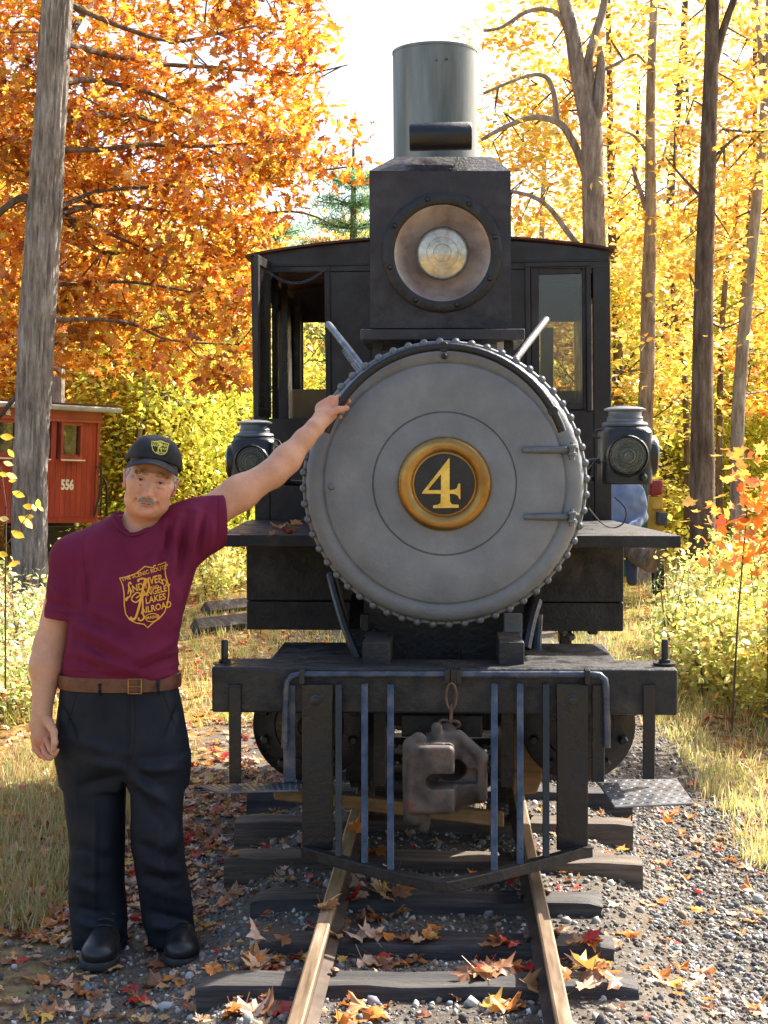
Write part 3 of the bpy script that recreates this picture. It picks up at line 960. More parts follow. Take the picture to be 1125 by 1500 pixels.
# left casement swung open towards us: frame seen nearly edge-on
def q(px, py, Y): return at(px, py, Y)
mb = MB()
hinge = q(394, 500, YC-.01); wdt = .26
dirx = Vector((-.10, -.995, 0)).normalized()
side_ = Vector((.995, -.10, 0))*.010
za, zb = q(394, 612, YC).z, q(394, 384, YC).z
def bar_(u0, u1, z0, z1, m_):
    p0 = hinge+dirx*u0; p1 = hinge+dirx*u1
    vs = [Vector((p0.x, p0.y, z0))-side_, Vector((p0.x, p0.y, z0))+side_, Vector((p1.x, p1.y, z0))+side_, Vector((p1.x, p1.y, z0))-side_]
    m_.add(vs+[v+Vector((0, 0, z1-z0)) for v in vs], [(0, 3, 2, 1), (4, 5, 6, 7), (0, 1, 5, 4), (1, 2, 6, 5), (2, 3, 7, 6), (3, 0, 4, 7)])
bar_(0, .035, za, zb, mb); bar_(wdt-.035, wdt, za, zb, mb); bar_(.0352, wdt-.0352, za, za+.04, mb); bar_(.0352, wdt-.0352, zb-.04, zb, mb)
cs = mb.build('open_window_sash', M['cabblack'], cab, bevel=.002)
mb = MB(); side_ = side_*.15; bar_(.036, wdt-.036, za+.041, zb-.041, mb); mb.build('pane', M['glass'], cs)
# right window: fixed sash and dusty pane
sash = cabpanel('window_sash', 779.8, 394, 792, 603, Y=YC+.004, dep=.02)
for r_ in ((855, 394, 868, 603), (792.3, 394, 854.7, 404), (792.3, 594, 854.7, 603)):
    cabpanel('sash_rail', *r_, Y=YC+.006, dep=.02, parent=sash)
cabpanel('pane', 790, 400, 857, 598, Y=YC+.014, dep=.003, mat='glass', parent=sash, bevel=0)
# light coloured board inside, seen through the right pane
mb = MB(); a = at(792, 480, YC+.35); b = at(810, 610, YC+.35); mb.box((a.x, a.y, b.z), (b.x, a.y+.02, a.z)); mb.build('inner_board', M['seatpanel'], cab)

# safety chain across the open window
chain = bpy.data.objects.new('window_chain', None); COL.objects.link(chain)
chain.parent = loco; chain.matrix_parent_inverse = loco.matrix_basis.inverted(); chain.location = at(434, 400, YC-.05)
def torus_mesh(name, Rx, Rz, r, mat, n=14, m=6):
    mb = MB()
    pts = [Vector((math.cos(2*PI*i/n)*Rx, 0, math.sin(2*PI*i/n)*Rz)) for i in range(n)]
    vs = []; fs = []
    for i, p in enumerate(pts):
        o = Vector((p.x/Rx, 0, p.z/Rz)).normalized()
        for k in range(m):
            a = 2*PI*k/m; vs.append(p+o*math.cos(a)*r+Vector((0, 1, 0))*math.sin(a)*r)
    for i in range(n):
        for k in range(m):
            fs.append((i*m+k, ((i+1) % n)*m+k, ((i+1) % n)*m+(k+1) % m, i*m+(k+1) % m))
    mb.add(vs, fs)
    me = bpy.data.meshes.new(name); me.from_pydata(mb.v, [], mb.f); setmat(me, M[mat])
    me.polygons.foreach_set('use_smooth', [True]*len(me.polygons))
    return me
lm = torus_mesh('chain_link', .0095, .0055, .0018, 'steel')
n = 25
for i in range(n):
    t = i/(n-1)
    px = 394+(474-394)*t; py = 399-3*t+17*(1-(2*t-1)**2)
    p = at(px, py, YC-.05); tt = 17*(-2*(2*t-1)*2)/80
    o = bpy.data.objects.new('link', lm); COL.objects.link(o); o.parent = chain
    o.location = p-chain.location
    o.rotation_mode = 'XYZ'; o.rotation_euler = (R(45 if i % 2 else -45), math.atan(tt), 0)

# ---- running boards, aprons, lamps
ZR = at(650, 784, 5.7).z
def board(name, pts, z0, z1):
    mb = MB(); n = len(pts)
    mb.add([(x, y, z1) for x, y in pts]+[(x, y, z0) for x, y in pts], [tuple(range(n)), tuple(reversed(range(n, 2*n)))] + [(i, i+n, (i+1) % n+n, (i+1) % n) for i in range(n)])
    return mb.build(name, M['black_rough'], loco, bevel=.004)
fl = at(322, 784, 5.7).x; frx = at(998, 784, 5.7).x
board('running_board', [(fl, 5.7), (-.40, 5.7), (-.40, YC-.002), (xl+.0, YC-.002), (xl-.02, 6.75)], ZR-.045, ZR)
board('running_board', [(.40, 5.7), (frx, 5.7), (xr+.02, 6.75), (xr, YC-.002), (.40, YC-.002)], ZR-.045, ZR)
for x0_, x1_ in ((at(378, 850, 6.75).x, -.34), (.34, at(898, 850, 6.75).x)):
    za, zb = at(640, 908, 6.75).z, ZR-.047
    zm = at(640, 868, 6.75).z
    mb = MB(); mb.box((x0_, 6.35, zm+.002), (x1_, 6.88, zb)); mb.build('side_tank', M['black_rough'], loco, bevel=.004)
    mb = MB(); mb.box((x0_, 6.353, za), (x1_, 6.88, zm-.002)); mb.build('side_tank', M['black_rough'], loco, bevel=.004)
# marker lamps
def lamp(px, py, Y, sc=1.0, side_dir=1):
    s = FPX/Y
    c = at(px, py, Y)
    root = thing('marker_lamp', '', '', (c.x, c.y, c.z-.11*sc))
    k = sc*.1   # half size
    mb = MB(); Mz = Matrix.Translation(c)
    # rounded square body
    def ringpts(h, z, rd, n=8):
        pts = []
        for q_, (sx, sy) in enumerate(((1, 1), (-1, 1), (-1, -1), (1, -1))):
            for i in range(n+1):
                a = q_*PI/2+PI/2*i/n
                pts.append(Vector((sx*(h-rd)+rd*math.cos(a), sy*(h-rd)+rd*math.sin(a), z)))
        return pts
    rows = [(.080, -.105, .03), (.084, -.10, .03), (.084, .065, .04), (.080, .075, .05), (.070, .085, .06)]
    nn = 36; vs = []; fs = []
    for (h, z, rd) in rows:
        vs += [c+p*sc for p in ringpts(h, z, rd)]
    for i in range(len(rows)-1):
        for j in range(nn):
            j2 = (j+1) % nn
            fs.append((i*nn+j, i*nn+j2, (i+1)*nn+j2, (i+1)*nn+j))
    fs.append(tuple(reversed(range(nn)))); fs.append(tuple((len(rows)-1)*nn+j for j in range(nn)))
    mb.add(vs, fs); body = mb.build('lamp_body', M['black'], root, smooth=True)
    S = Matrix.Scale(sc, 4)
    mb = MB(); mb.lathe([(.072, .084), (.076, .090), (.072, .097), (.060, .100), (.058, .108), (.060, .112), (.055, .118), (.054, .132), (.068, .136), (.069, .141), (.052, .147), (.02, .151)], Mz@S, 40)
    mb.build('lamp_cap', M['graphite2'], root, smooth=True)
    for (dv, nm) in ((Vector((0, -1, 0)), 'front'), (Vector((side_dir, 0, 0)), 'side')):
        rot = Vector((0, 0, 1)).rotation_difference(dv).to_matrix().to_4x4()
        Fm = Matrix.Translation(c+dv*.083*sc+Vector((0, 0, -.012*sc)))@rot@S
        mb = MB(); mb.lathe([(.068, -.01), (.068, .012), (.064, .018), (.060, .014), (.058, .004)], Fm, 48, (False, False))
        bz = mb.build('lens_bezel', M['black'], root, smooth=True)
        pr = [(.059, .006)]
        for i in range(7):
            r0 = .056-.0075*i; pr += [(r0, .012+.0012*i), (r0-.006, .020+.0012*i)]
        pr.append((.001, .03))
        mb = MB(); mb.lathe(pr, Fm, 48, (True, False)); mb.build('lens', M['lens'], bz, smooth=True)
        mb = MB()
        for i in range(5):
            r0 = .054-.0105*i; mb.lathe([(r0, .018+.002*i), (r0-.002, .0235+.002*i), (r0-.0045, .018+.002*i)], Fm, 40, (False, False))
        mb.build('lens_rings', M['lensring'], bz, smooth=True, kind='stuff')
        mb = MB(); mb.lathe([(.057, .004), (.03, -.01), (.01, -.014)], Fm, 24, (False, True)); mb.build('lamp_reflector', M['reflector'], bz, smooth=True)
    # side lug and bail
    mb = MB(); a0 = c+Vector((-side_dir*.084*sc, 0, -.03*sc))
    mb.tube([a0, a0+Vector((-side_dir*.03, 0, .0)), a0+Vector((-side_dir*.045, .02, -.06))], [.012, .012, .010], 8); mb.build('bracket', M['black'], root, smooth=True)
    mb = MB(); mb.tube([c+Vector((side_dir*x_*sc, -.02, z_*sc)) for x_, z_ in ((-.07, .075), (-.095, .07), (-.105, .055), (-.095, .045), (-.084, .048))], .004, 8); mb.build('bail', M['black'], root, smooth=True)
    mb = MB(); mb.lathe([(.014, -.01), (.016, .01), (.008, .02)], face(c+Vector((side_dir*.05*sc, -.083*sc, -.082*sc))), 10); mb.build('knob', M['black'], root, smooth=True)
    mb = MB(); mb.box((c.x-.02, c.y+.0, ZR+.0), (c.x+.02, c.y+.03, c.z-.10*sc)) if False else mb.tube([c+Vector((-side_dir*.10*sc, .02, -.09*sc)), c+Vector((-side_dir*.20*sc, .08, -.10*sc))], .012, 8)
    mb.build('lamp_arm', M['black'], root, smooth=True)
    return root
lr = lamp(915, 662, 5.75, 1.13, 1)
tag(lr, 'black marker lamp with ringed clear lenses on the right side of the locomotive', 'lamp', 'marker lamps')
ll = lamp(373, 672, 5.95, 1.0, -1)
tag(ll, 'black marker lamp partly behind the man\'s outstretched arm', 'lamp', 'marker lamps')
# thin wire from smokebox to the right lamp
def wire(name, pts, r, mat='black', parent=None):
    # Catmull-Rom
    P_ = [Vector(p) for p in pts]; out = []
    P_ = [P_[0]]+P_+[P_[-1]]
    for i in range(1, len(P_)-2):
        for t in np.linspace(0, 1, 8, endpoint=False):
            a, b, c_, d = P_[i-1], P_[i], P_[i+1], P_[i+2]
            out.append(.5*((2*b)+(-a+c_)*t+(2*a-5*b+4*c_-d)*t*t+(-a+3*b-3*c_+d)*t**3))
    out.append(P_[-2])
    mb = MB(); mb.tube(out, r, 8); return mb.build(name, M[mat], parent or loco, smooth=True)
wire('wire', [at(862, 744, 5.45), at(880, 765, 5.6), at(898, 773, 5.68), at(914, 765, 5.7), at(916, 745, 5.7), at(900, 728, 5.7)], .0028)
wire('wire', [at(855, 690, 5.45), at(864, 685, 5.6), at(872, 675, 5.7)], .004)
# hoses sweeping down under the smokebox
wire('hose', [at(484, 842, 5.6), at(494, 880, 5.5), at(508, 925, 5.4), at(525, 965, 5.35)], .016)
wire('hose', [at(492, 850, 5.7), at(502, 890, 5.6), at(512, 940, 5.5)], .010, 'seatpanel')
wire('hose', [at(787, 880, 5.5), at(778, 910, 5.45), at(770, 950, 5.4)], .020)
wire('pipe', [at(789, 900, 5.6), at(787, 935, 5.6), at(786, 965, 5.6)], .016, 'bar')
# small fittings in the dark under the right running board
for (x0_, y0_, x1_, y1_) in ((806, 912, 850, 925), (820, 925, 838, 945), (846, 905, 880, 920), (862, 920, 876, 930)):
    mb = MB(); mb.bpx(x0_, y0_, x1_, y1_, 6.5, .1); mb.build('fitting', M['black'], loco, bevel=.006)
mb = MB(); mb.lathe([(.02, -.01), (.02, .01), (.012, .01), (.012, -.01)], face(at(862, 911, 6.45)), 16, (False, False)); mb.build('eye_ring', M['steel'], loco, smooth=True)
for i in range(6):
    p = at(812+i*5, 915+i*3.5, 6.4); mb = MB(); mb.lathe([(.012, -.03), (.016, -.01), (.016, .02), (.010, .03)], face(p, .5*i), 8); mb.build('fitting', M['steel' if i % 2 else 'black'], loco, smooth=True)

# ---- front beam, deck plates, blocks
mb = MB(); mb.bpx(310, 979, 993, 1046, YB, .22)
beam = mb.build('buffer_beam', M['black_rough'], loco, bevel=.008, seg=3)
for x0_, x1_ in ((397, 531), (769, 902)):
    za = at(650, 975, YB+.24).z
    a, b = at(x0_, 970, YB+.26).x, at(x1_, 970, YB+.26).x
    mb = MB(); mb.box((a, YB+.235, za-.04), (b, YB+.70, za+.02)); mb.build('deck_plate', M['black_rough'], loco, bevel=.004)
for x0_, x1_, m_ in ((531, 571, 'black_rough'), (731, 768, 'black_rough')):
    mb = MB(); mb.bpx(x0_, 941, x1_, 978, YB+.10, .30); mb.build('frame_block', M[m_], loco, bevel=.004)
mb = MB(); mb.bpx(738, 900, 765, 940, YB+.55, .05); mb.build('gusset', M['graphite'], loco, bevel=.003)
mb = MB(); mb.bpx(528, 900, 540, 950, YB+.55, .05); mb.build('gusset', M['black'], loco, bevel=.003)
# pins on top of the beam ends
for px in (329, 974):
    p = at(px, 975, YB+.10); mb = MB()
    mb.lathe([(.040, 0), (.040, .005), (.020, .006), (.020, .016), (.012, .017), (.012, .078), (.010, .082)], Matrix.Translation((p.x, YB+.10, at(px, 979, YB).z)), 16)
    mb.build('stake_pin', M['black'], beam, smooth=True)
# uncoupling lever
mb = MB()
def lever(pts): return [at(px, py, Y) for px, py, Y in pts]
Yl = YB-.035
mb.tube(lever([(655, 988, Yl), (560, 988, Yl), (438, 988, Yl), (428, 991, Yl), (421, 998, Yl), (419, 1010, Yl), (418, 1060, Yl), (417, 1096, Yl)]), .0105, 10)
lev = mb.build('uncoupling_lever', M['bar'], loco, smooth=True)
mb = MB()
mb.tube(lever([(668, 988, Yl), (760, 988, Yl), (868, 988, Yl), (878, 989, Yl), (886, 996, Yl), (888, 1010, Yl), (889, 1060, Yl), (889, 1095, Yl)]), .0115, 10)
mb.build('uncoupling_lever', M['bar'], loco, smooth=True)
for px in (442, 664, 861, 655, 672):
    mb = MB(); mb.bpx(px-4, 982, px+4, 1003, YB-.055, .054); mb.build('lever_bracket', M['black'], loco, bevel=.003)
# ---- step hangers and steps
def flat(x0_, y0_, x1_, y1_, Y, dep, name, mat='black', parent=None):
    mb = MB(); mb.bpx(x0_, y0_, x1_, y1_, Y, dep); return mb.build(name, M[mat], parent or loco, bevel=.004)
def step(xh, pts, side_):
    zs = pts[0][2]
    root = None
    mb = MB(); n = len(pts)
    mb.add([(x, y, z) for x, y, z in pts]+[(x, y, z-.007) for x, y, z in pts], [tuple(range(n)), tuple(reversed(range(n, 2*n)))]+[(i, i+n, (i+1) % n+n, (i+1) % n) for i in range(n)])
    st = mb.build('step_plate', M['tread'], loco, bevel=.002, seg=1)
    # raised tread diamonds
    A, B, Cc, D = [Vector(p) for p in (pts[0], pts[1], pts[2], pts[3])]
    mb = MB()
    nx_, ny_ = 15, 7
    for i in range(nx_):
        for j in range(ny_):
            u = (i+.5)/nx_; v = (j+.5)/ny_
            p = A.lerp(B, u).lerp(D.lerp(Cc, u), v)
            a = R(45 if (i+j) % 2 else -45)
            d = Vector((math.cos(a), math.sin(a), 0))*.008; e = Vector((-math.sin(a), math.cos(a), 0))*.0025
            nrm = Vector((0, 0, .0022))
            mb.add([p-d, p-e, p+d, p+e, p+nrm], [(0, 1, 4), (1, 2, 4), (2, 3, 4), (3, 0, 4)])
    mb.build('tread_pattern', M['tread'], st, kind='stuff')
    return st
def flatpts(l, z):
    return [tuple(atz(px, py, z)) for px, py in l]
# right step plate (lit)
zS = .44
zz_ = at(940, 1141, YB+.10).z
A = flatpts([(872, 1141), (992, 1141), (1017, 1176), (900, 1181)], zz_)
A = [A[0], A[1], A[2], A[3]]
step(None, [A[3], A[2], A[1], A[0]][::-1], 1)
ZL = at(350, 1152, YB+.05).z
pl = [tuple(at(292, 1150, YB+.02)), tuple(at(440, 1145, YB+.02)), tuple(at(437, 1157, YB-.12)), tuple(at(318, 1160, YB-.12))]
step(None, pl, -1)
flat(335, 1003, 353, 1148, YB-.012, .0115, 'step_hanger'); flat(415, 1003, 433, 1146, YB-.010, .0095, 'step_hanger', 'bar')
flat(942, 1005, 960, 1142, YB-.012, .0115, 'step_hanger'); flat(867, 1003, 886, 1146, YB-.010, .0095, 'step_hanger')
for px in (344, 951):
    p = at(px, 1006, YB); mb = MB(); mb.box((p.x-.022, YB-.014, p.z), (p.x+.022, YB+.0, p.z+.008)); mb.build('hanger_lip', M['black'], loco, bevel=.002)
# ---- pilot
def slat(xt, yt, xb, yb, wpx, Yt, Yb, dep, name, mat):
    a = at(xt, yt, Yt); b = at(xb, yb, Yb); hw = wpx/2/(FPX/Yt); hb = wpx/2/(FPX/Yb)
    mb = MB()
    vs = []
    for p, h in ((a, hw), (b, hb)):
        vs += [(p.x-h, p.y, p.z), (p.x+h, p.y, p.z), (p.x+h, p.y+dep, p.z), (p.x-h, p.y+dep, p.z)]
    mb.add(vs, [(0, 1, 2, 3), (7, 6, 5, 4), (0, 4, 5, 1), (1, 5, 6, 2), (2, 6, 7, 3), (3, 7, 4, 0)])
    return mb.build(name, M[mat], pilot, bevel=.003)
pilot = bpy.data.objects.new('pilot', None); COL.objects.link(pilot); pilot.parent = loco
pilot.matrix_parent_inverse = loco.matrix_basis.inverted(); pilot.location = at(650, 1250, YB)
YT = 4.60
def vy(px):  # depth of the V-shaped bottom bar at a pixel column
    t = min(abs(px-650)/210, 1); return YT+(YB-.03-YT)*t**1.15
def vpy(px):
    t = min(abs(px-650)/210, 1); return 1300-52*t**1.15
slat(465, 1003, 465, 1246, 46, YB-.03, YB-.03, .02, 'post', 'black'); slat(838.5, 1003, 838.5, 1246, 46, YB-.03, YB-.03, .02, 'post', 'black')
for px, m_ in ((496, 'black'), (534, 'bar'), (572, 'bar'), (724, 'bar'), (762, 'bar'), (800, 'black')):
    slat(px, 1002, px, vpy(px)-8, 10, YB-.032, vy(px)+.004, .02, 'bar', m_)
for px, py in ((462, 1026), (838, 1026)):
    p = at(px, py, YB-.03); mb = MB(); mb.lathe([(.020, -.002), (.020, .003), (.013, .004), (.013, .014), (.008, .016)], face(p), 10); mb.build('pilot_bolt', M['black'], pilot, smooth=True)
# V bar at the foot
mb = MB(); vs = []; n = 24
for i in range(n+1):
    px = 441+(868-441)*i/n
    Yv = vy(px); py = vpy(px)
    a = at(px, py-9, Yv)
    zb2 = a.z-.036
    # slopes from front lip to back
    vs += [(a.x, Yv-.012, a.z), (a.x, Yv+.035, a.z), (a.x, Yv+.035, zb2), (a.x, Yv-.012, zb2)]
fs = []
for i in range(n):
    for k in range(4):
        k2 = (k+1) % 4; fs.append((i*4+k, i*4+k2, (i+1)*4+k2, (i+1)*4+k))
fs += [(3, 2, 1, 0), tuple(n*4+k for k in range(4))]
mb.add(vs, fs); mb.build('nose_bar', M['black_rough'], pilot, bevel=.003)
# ---- running gear in the dark below
for sx in (-1, 1):
    p = at(650+sx*197, 1062, YB+.24); Rc = 84/(FPX/(YB+.24))
    mb = MB(); Fm = face(Vector((p.x, p.y, p.z)))
    mb.lathe([(Rc*.93, -.62), (Rc*.93, -.04), (Rc, -.035), (Rc, -.004), (Rc*.97, 0), (Rc*.62, .003), (Rc*.58, .02), (Rc*.2, .03), (Rc*.12, .07)], Fm, 56)
    cy = mb.build('cylinder', M['black'], loco, smooth=True)
    for k in range(10):
        a = 2*PI*(k+.5)/10; q_ = p+Vector((math.cos(a)*Rc*.82, 0, math.sin(a)*Rc*.82))
        mb = MB(); mb.lathe([(.017, -.004), (.017, .014), (.012, .020), (.012, .03)], face(q_), 6); mb.build('cylinder_bolt', M['black'], cy, smooth=False)
    for Yw in (6.3, 7.15, 8.0):
        mb = MB(); Wm = Matrix.Translation((sx*.33, Yw, RT+.40))@Matrix.Rotation(PI/2, 4, 'Y')
        mb.lathe([(.10, -.03), (.37, -.03), (.385, -.045), (.43, -.045) if False else (.40, -.045), (.40, .035), (.36, .035), (.35, .02), (.1, .03)], Wm, 40)
        mb.build('driving_wheel', M['black'], loco, smooth=True)
    mb = MB(); mb.box((sx*.22-.02, YB+.23, .48), (sx*.22+.02, 8.5, .80)); mb.build('frame', M['black'], loco)
for Yw in (6.3, 7.15, 8.0):
    mb = MB(); mb.tube([(-.33, Yw, RT+.4), (.33, Yw, RT+.4)], .06, 16); mb.build('axle', M['black'], loco, smooth=True)
mb = MB(); mb.box((-.30, 5.75, .60), (.30, 8.4, 1.10)); mb.build('firebox', M['black'], loco)
mb = MB(); mb.box((-.36, 5.62, .42), (-.25, 5.66, .98)); mb.build('frame_stay', M['black'], loco); mb = MB(); mb.box((.25, 5.62, .42), (.36, 5.66, .98)); mb.build('frame_stay', M['black'], loco)
# draft pocket behind the coupler, brown timber on the right and the yellow pole underneath
mb = MB(); mb.bpx(588, 1047, 707, 1080, YB+.12, .3); mb.build('draft_box', M['black'], loco, bevel=.006)
pts = [(748, 1046), (792, 1046), (797, 1100), (795, 1140), (786, 1163), (752, 1165)]
mb = MB(); p = [(at(x_, y_, YB+.35).x, at(x_, y_, YB+.35).z) for x_, y_ in pts]
mb.plate([p], Matrix(((1, 0, 0, 0), (0, 0, 1, YB+.35), (0, 1, 0, 0), (0, 0, 0, 1))), 0, .12)
mb.build('timber_block', M['plank'], loco, bevel=.008)
tm = thing('timber_pole', 'squared yellowish timber lying across the rails beneath the coupler', 'timber', tuple(at(570, 1190, 5.35)))
mb = MB(); a = at(402, 1160, 5.45); b = at(738, 1200, 5.30)
d = (b-a); u = Vector((0, 0, 1)); hgt = .024
vs = []
for p_ in (a, b):
    for (dy, dz) in ((-.025, -hgt), (.025, -hgt), (.025, hgt), (-.025, hgt)): vs.append(p_+Vector((0, dy, dz)))
mb.add(vs, [(0, 1, 2, 3), (7, 6, 5, 4), (0, 4, 5, 1), (1, 5, 6, 2), (2, 6, 7, 3), (3, 7, 4, 0)])
mb.build('beam', M['plank'], tm, bevel=.006)
# ---- coupler (signed distance casting)
YQ = YB-.10
s = FPX/YQ
def q3(px, py, dy=0): p = at(px, py, YQ+dy); return (p.x, p.y, p.z)
lo = at(570, 1225, YQ); hi = at(735, 1045, YQ)
S = SDF((lo.x, YQ-.17, lo.z), (hi.x, YQ+.22, hi.z), .003)
# coupler head: curved guard arm
S.ell(q3(650, 1130, .03), (62/s, .10, 62/s), .01)
S.boxs(q3(612, 1178, -.02), q3(712, 1120, .10), .02, .02)
S.cone(q3(705, 1110, -.03), q3(706, 1168, -.03), .018, .018, .02)
S.cone(q3(672, 1078, -.02), q3(706, 1108, -.03), .02, .018, .02)
S.ell(q3(650, 1135, -.10), (48/s, .07, 46/s), .012, '-')         # throat
S.ell(q3(660, 1128, -.03), (24/s, .10, 18/s), .008, '-')
S.cone(q3(655, 1085, .0), q3(655, 1072, .02), .045, .03, .02)      # top lug
S.cone(q3(640, 1078, -.03), q3(640, 1066, -.03), .022, .018, .01)
# knuckle with slot
a_, b_ = q3(596, 1194, -.13), q3(666, 1094, -.13)
S.boxs((a_[0], YQ-.13, a_[2]), (b_[0], YQ-.02, b_[2]), .018, .012)
S.cone(q3(606, 1094, -.08), q3(606, 1196, -.07), .036, .034, .012)
a_, b_ = q3(632, 1157, -.13), q3(700, 1135, -.13)
S.boxs((a_[0], YQ-.22, a_[2]), (b_[0], YQ-.015, b_[2]), .006, .004, '-')
c_ = q3(634, 1146, -.13); S.cone((c_[0], YQ-.22, c_[2]), (c_[0], YQ-.02, c_[2]), .0235, .0235, .004, '-')
S.cone(q3(654, 1084, -.085), q3(654, 1105, -.085), .012, .012, .003, '-')
S.cone(q3(613, 1085, -.08), q3(613, 1093, -.08), .027, .03, .003)
S.cone(q3(613, 1083, -.08), q3(613, 1090, -.08), .018, .018, .003)
S.cone(q3(620, 1195, -.07), q3(620, 1211, -.07), .026, .020, .004)
V, Fq = S.mesh(2)
me = fast_mesh('coupler', V, Fq, M['castiron'], smooth=True)
put('coupler', me, loco)
# coupler chain: shackle and links
ch = bpy.data.objects.new('coupler_chain', None); COL.objects.link(ch); ch.parent = loco
ch.matrix_parent_inverse = loco.matrix_basis.inverted(); ch.location = at(660, 1020, YB-.06)
shk = torus_mesh('shackle', .017, .042, .0045, 'rust', 20, 8)
lk2 = torus_mesh('chain_ring', .017, .013, .005, 'rust', 18, 8)
lk3 = torus_mesh('long_link', .006, .030, .004, 'rust', 18, 8)
for me_, px, py, rot in ((shk, 661, 1020, (0, 0, .2)), (lk3, 661, 1046, (0, .1, 1.2)), (lk2, 651, 1060, (0.3, .3, .3)), (lk2, 666, 1061, (.5, -.3, -.4))):
    o = bpy.data.objects.new('link', me_); COL.objects.link(o); o.parent = ch
    o.location = at(px, py, YB-.075)-ch.location; o.rotation_euler = rot
# ================================================================== the man
YP = 4.98
sP = FPX/YP
man = thing('person', 'man in maroon t-shirt, black cap and dark trousers leaning one hand on the smokebox', 'person', (at(190, 1400, YP).x, YP, 0))
def w(px, py, dy=0.0): p = at(px, py, YP+dy); return (p.x, p.y, p.z)
HC = Vector(w(221, 703, -.01))
HM = Matrix.Translation(HC) @ Matrix.Rotation(R(11), 4, 'Y') @ Matrix.Rotation(R(10), 4, 'Z') @ Matrix.Rotation(R(0), 4, 'X')
# ---- body: head, neck, arms, hands as one surface
h = .0027
lo = (at(30, 700, 4.9).x, 4.70, at(60, 1122, 4.8).z); hi = (at(525, 700, 5.3).x, 5.36, at(228, 562, YP).z)
B = SDF(lo, hi, h)
e = lambda c, r, k=.01, op='+', rot=None: B.ell(c, r, k, op, HM, rot)
e((0, .020, .035), (.079, .098, .088), .01)
e((0, -.028, -.025), (.071, .070, .088), .03)
e((0, -.024, -.070), (.060, .062, .040), .03)
e((0, -.080, -.098), (.025, .017, .016), .02)
for sx in (-1, 1):
    e((sx*.043, -.040, -.074), (.024, .034, .028), .025)      # jowl
    e((sx*.041, -.068, -.036), (.026, .022, .022), .022)      # cheek
    e((sx*.058, -.050, -.010), (.018, .03, .016), .02)        # cheekbone
    e((sx*.028, -.090, .023), (.024, .010, .008), .012)       # brow
    e((sx*.032, -.104, .003), (.020, .014, .012), .014, '-')  # socket
    e((sx*.032, -.083, .002), (.0165, .0125, .0125), .006)    # lids over the eyeball
    e((sx*.032, -.086, .0075), (.019, .0115, .0065), .006)    # upper lid fold
    e((sx*.032, -.089, -.012), (.016, .007, .004), .008)      # lower lid bag
    e((sx*.032, -.0975, .0008), (.0145, .0075, .0046), .0015, '-')
    e((sx*.0115, -.101, -.0445), (.0085, .012, .008), .005)     # nostril wing
    e((sx*.007, -.110, -.053), (.0038, .006, .003), .002, '-')
    # ear
    e((sx*.083, .010, -.008), (.009, .019, .032), .006, rot=(10, sx*12, 0))
    e((sx*.089, .006, -.006), (.006, .011, .020), .004, '-', rot=(10, sx*12, 0))
    e((sx*.080, .002, -.033), (.008, .010, .010), .006)
    B.cone((sx*.020, -.098, -.046), (sx*.038, -.083, -.078), .0055, .0045, .007, '-', F=HM)  # smile fold
B.cone((0, -.088, .006), (0, -.113, -.038), .0075, .0108, .012, F=HM)
B.cone((0, -.113, -.040), (0, -.110, -.044), .0115, .0105, .006, F=HM)
e((0, -.092, -.062), (.028, .014, .016), .014)               # upper mouth
e((0, -.098, -.0685), (.021, .008, .0045), .005)               # upper lip
e((0, -.0975, -.0775), (.019, .008, .0050), .005)              # lower lip
for sx in (-1, 1): B.cone((0, -.1065, -.0735), (sx*.024, -.094, -.0690), .0028, .0018, .002, '-', F=HM)
for sx in (-1, 1):
    e((sx*.030, -.086, -.066), (.006, .006, .006), .006, '-')
    B.cone((sx*.052, -.078, .004), (sx*.060, -.066, .010), .0018, .0012, .003, '-', F=HM)
    B.cone((sx*.022, -.094, -.016), (sx*.042, -.086, -.017), .0020, .0014, .004, '-', F=HM)
for zz_f in (.040, .050): B.cone((-.030, -.100, zz_f), (.030, -.100, zz_f), .0018, .0018, .003, '-', F=HM)
e((0, -.098, -.0875), (.018, .006, .005), .008, '-')
e((0, -.034, -.104), (.040, .042, .020), .025)               # under the chin
# neck and chest
B.cone(tuple(HM @ Vector((0, .025, -.07))), w(203, 800, .03), .062, .072, .03)
B.cone(w(150, 800, .03), w(255, 790, .03), .06, .06, .05, flat=((0, 1, 0), .9))
B.cone(w(195, 830, .02), w(190, 900, .02), .12, .12, .05, flat=((0, 1, 0), .75))
# his right arm, hanging
sh, el, wr = w(103, 825, .02), w(74, 945, .0), w(61, 1046, -.07)
B.cone(w(130, 805, .03), sh, .05, .056, .03)
B.cone(sh, el, .057, .050, .03)
B.cone(el, w(68, 975, -.02), .050, .051, .03)
B.cone(w(68, 975, -.02), wr, .050, .030, .03, flat=((0, 1, 0), 1.12))
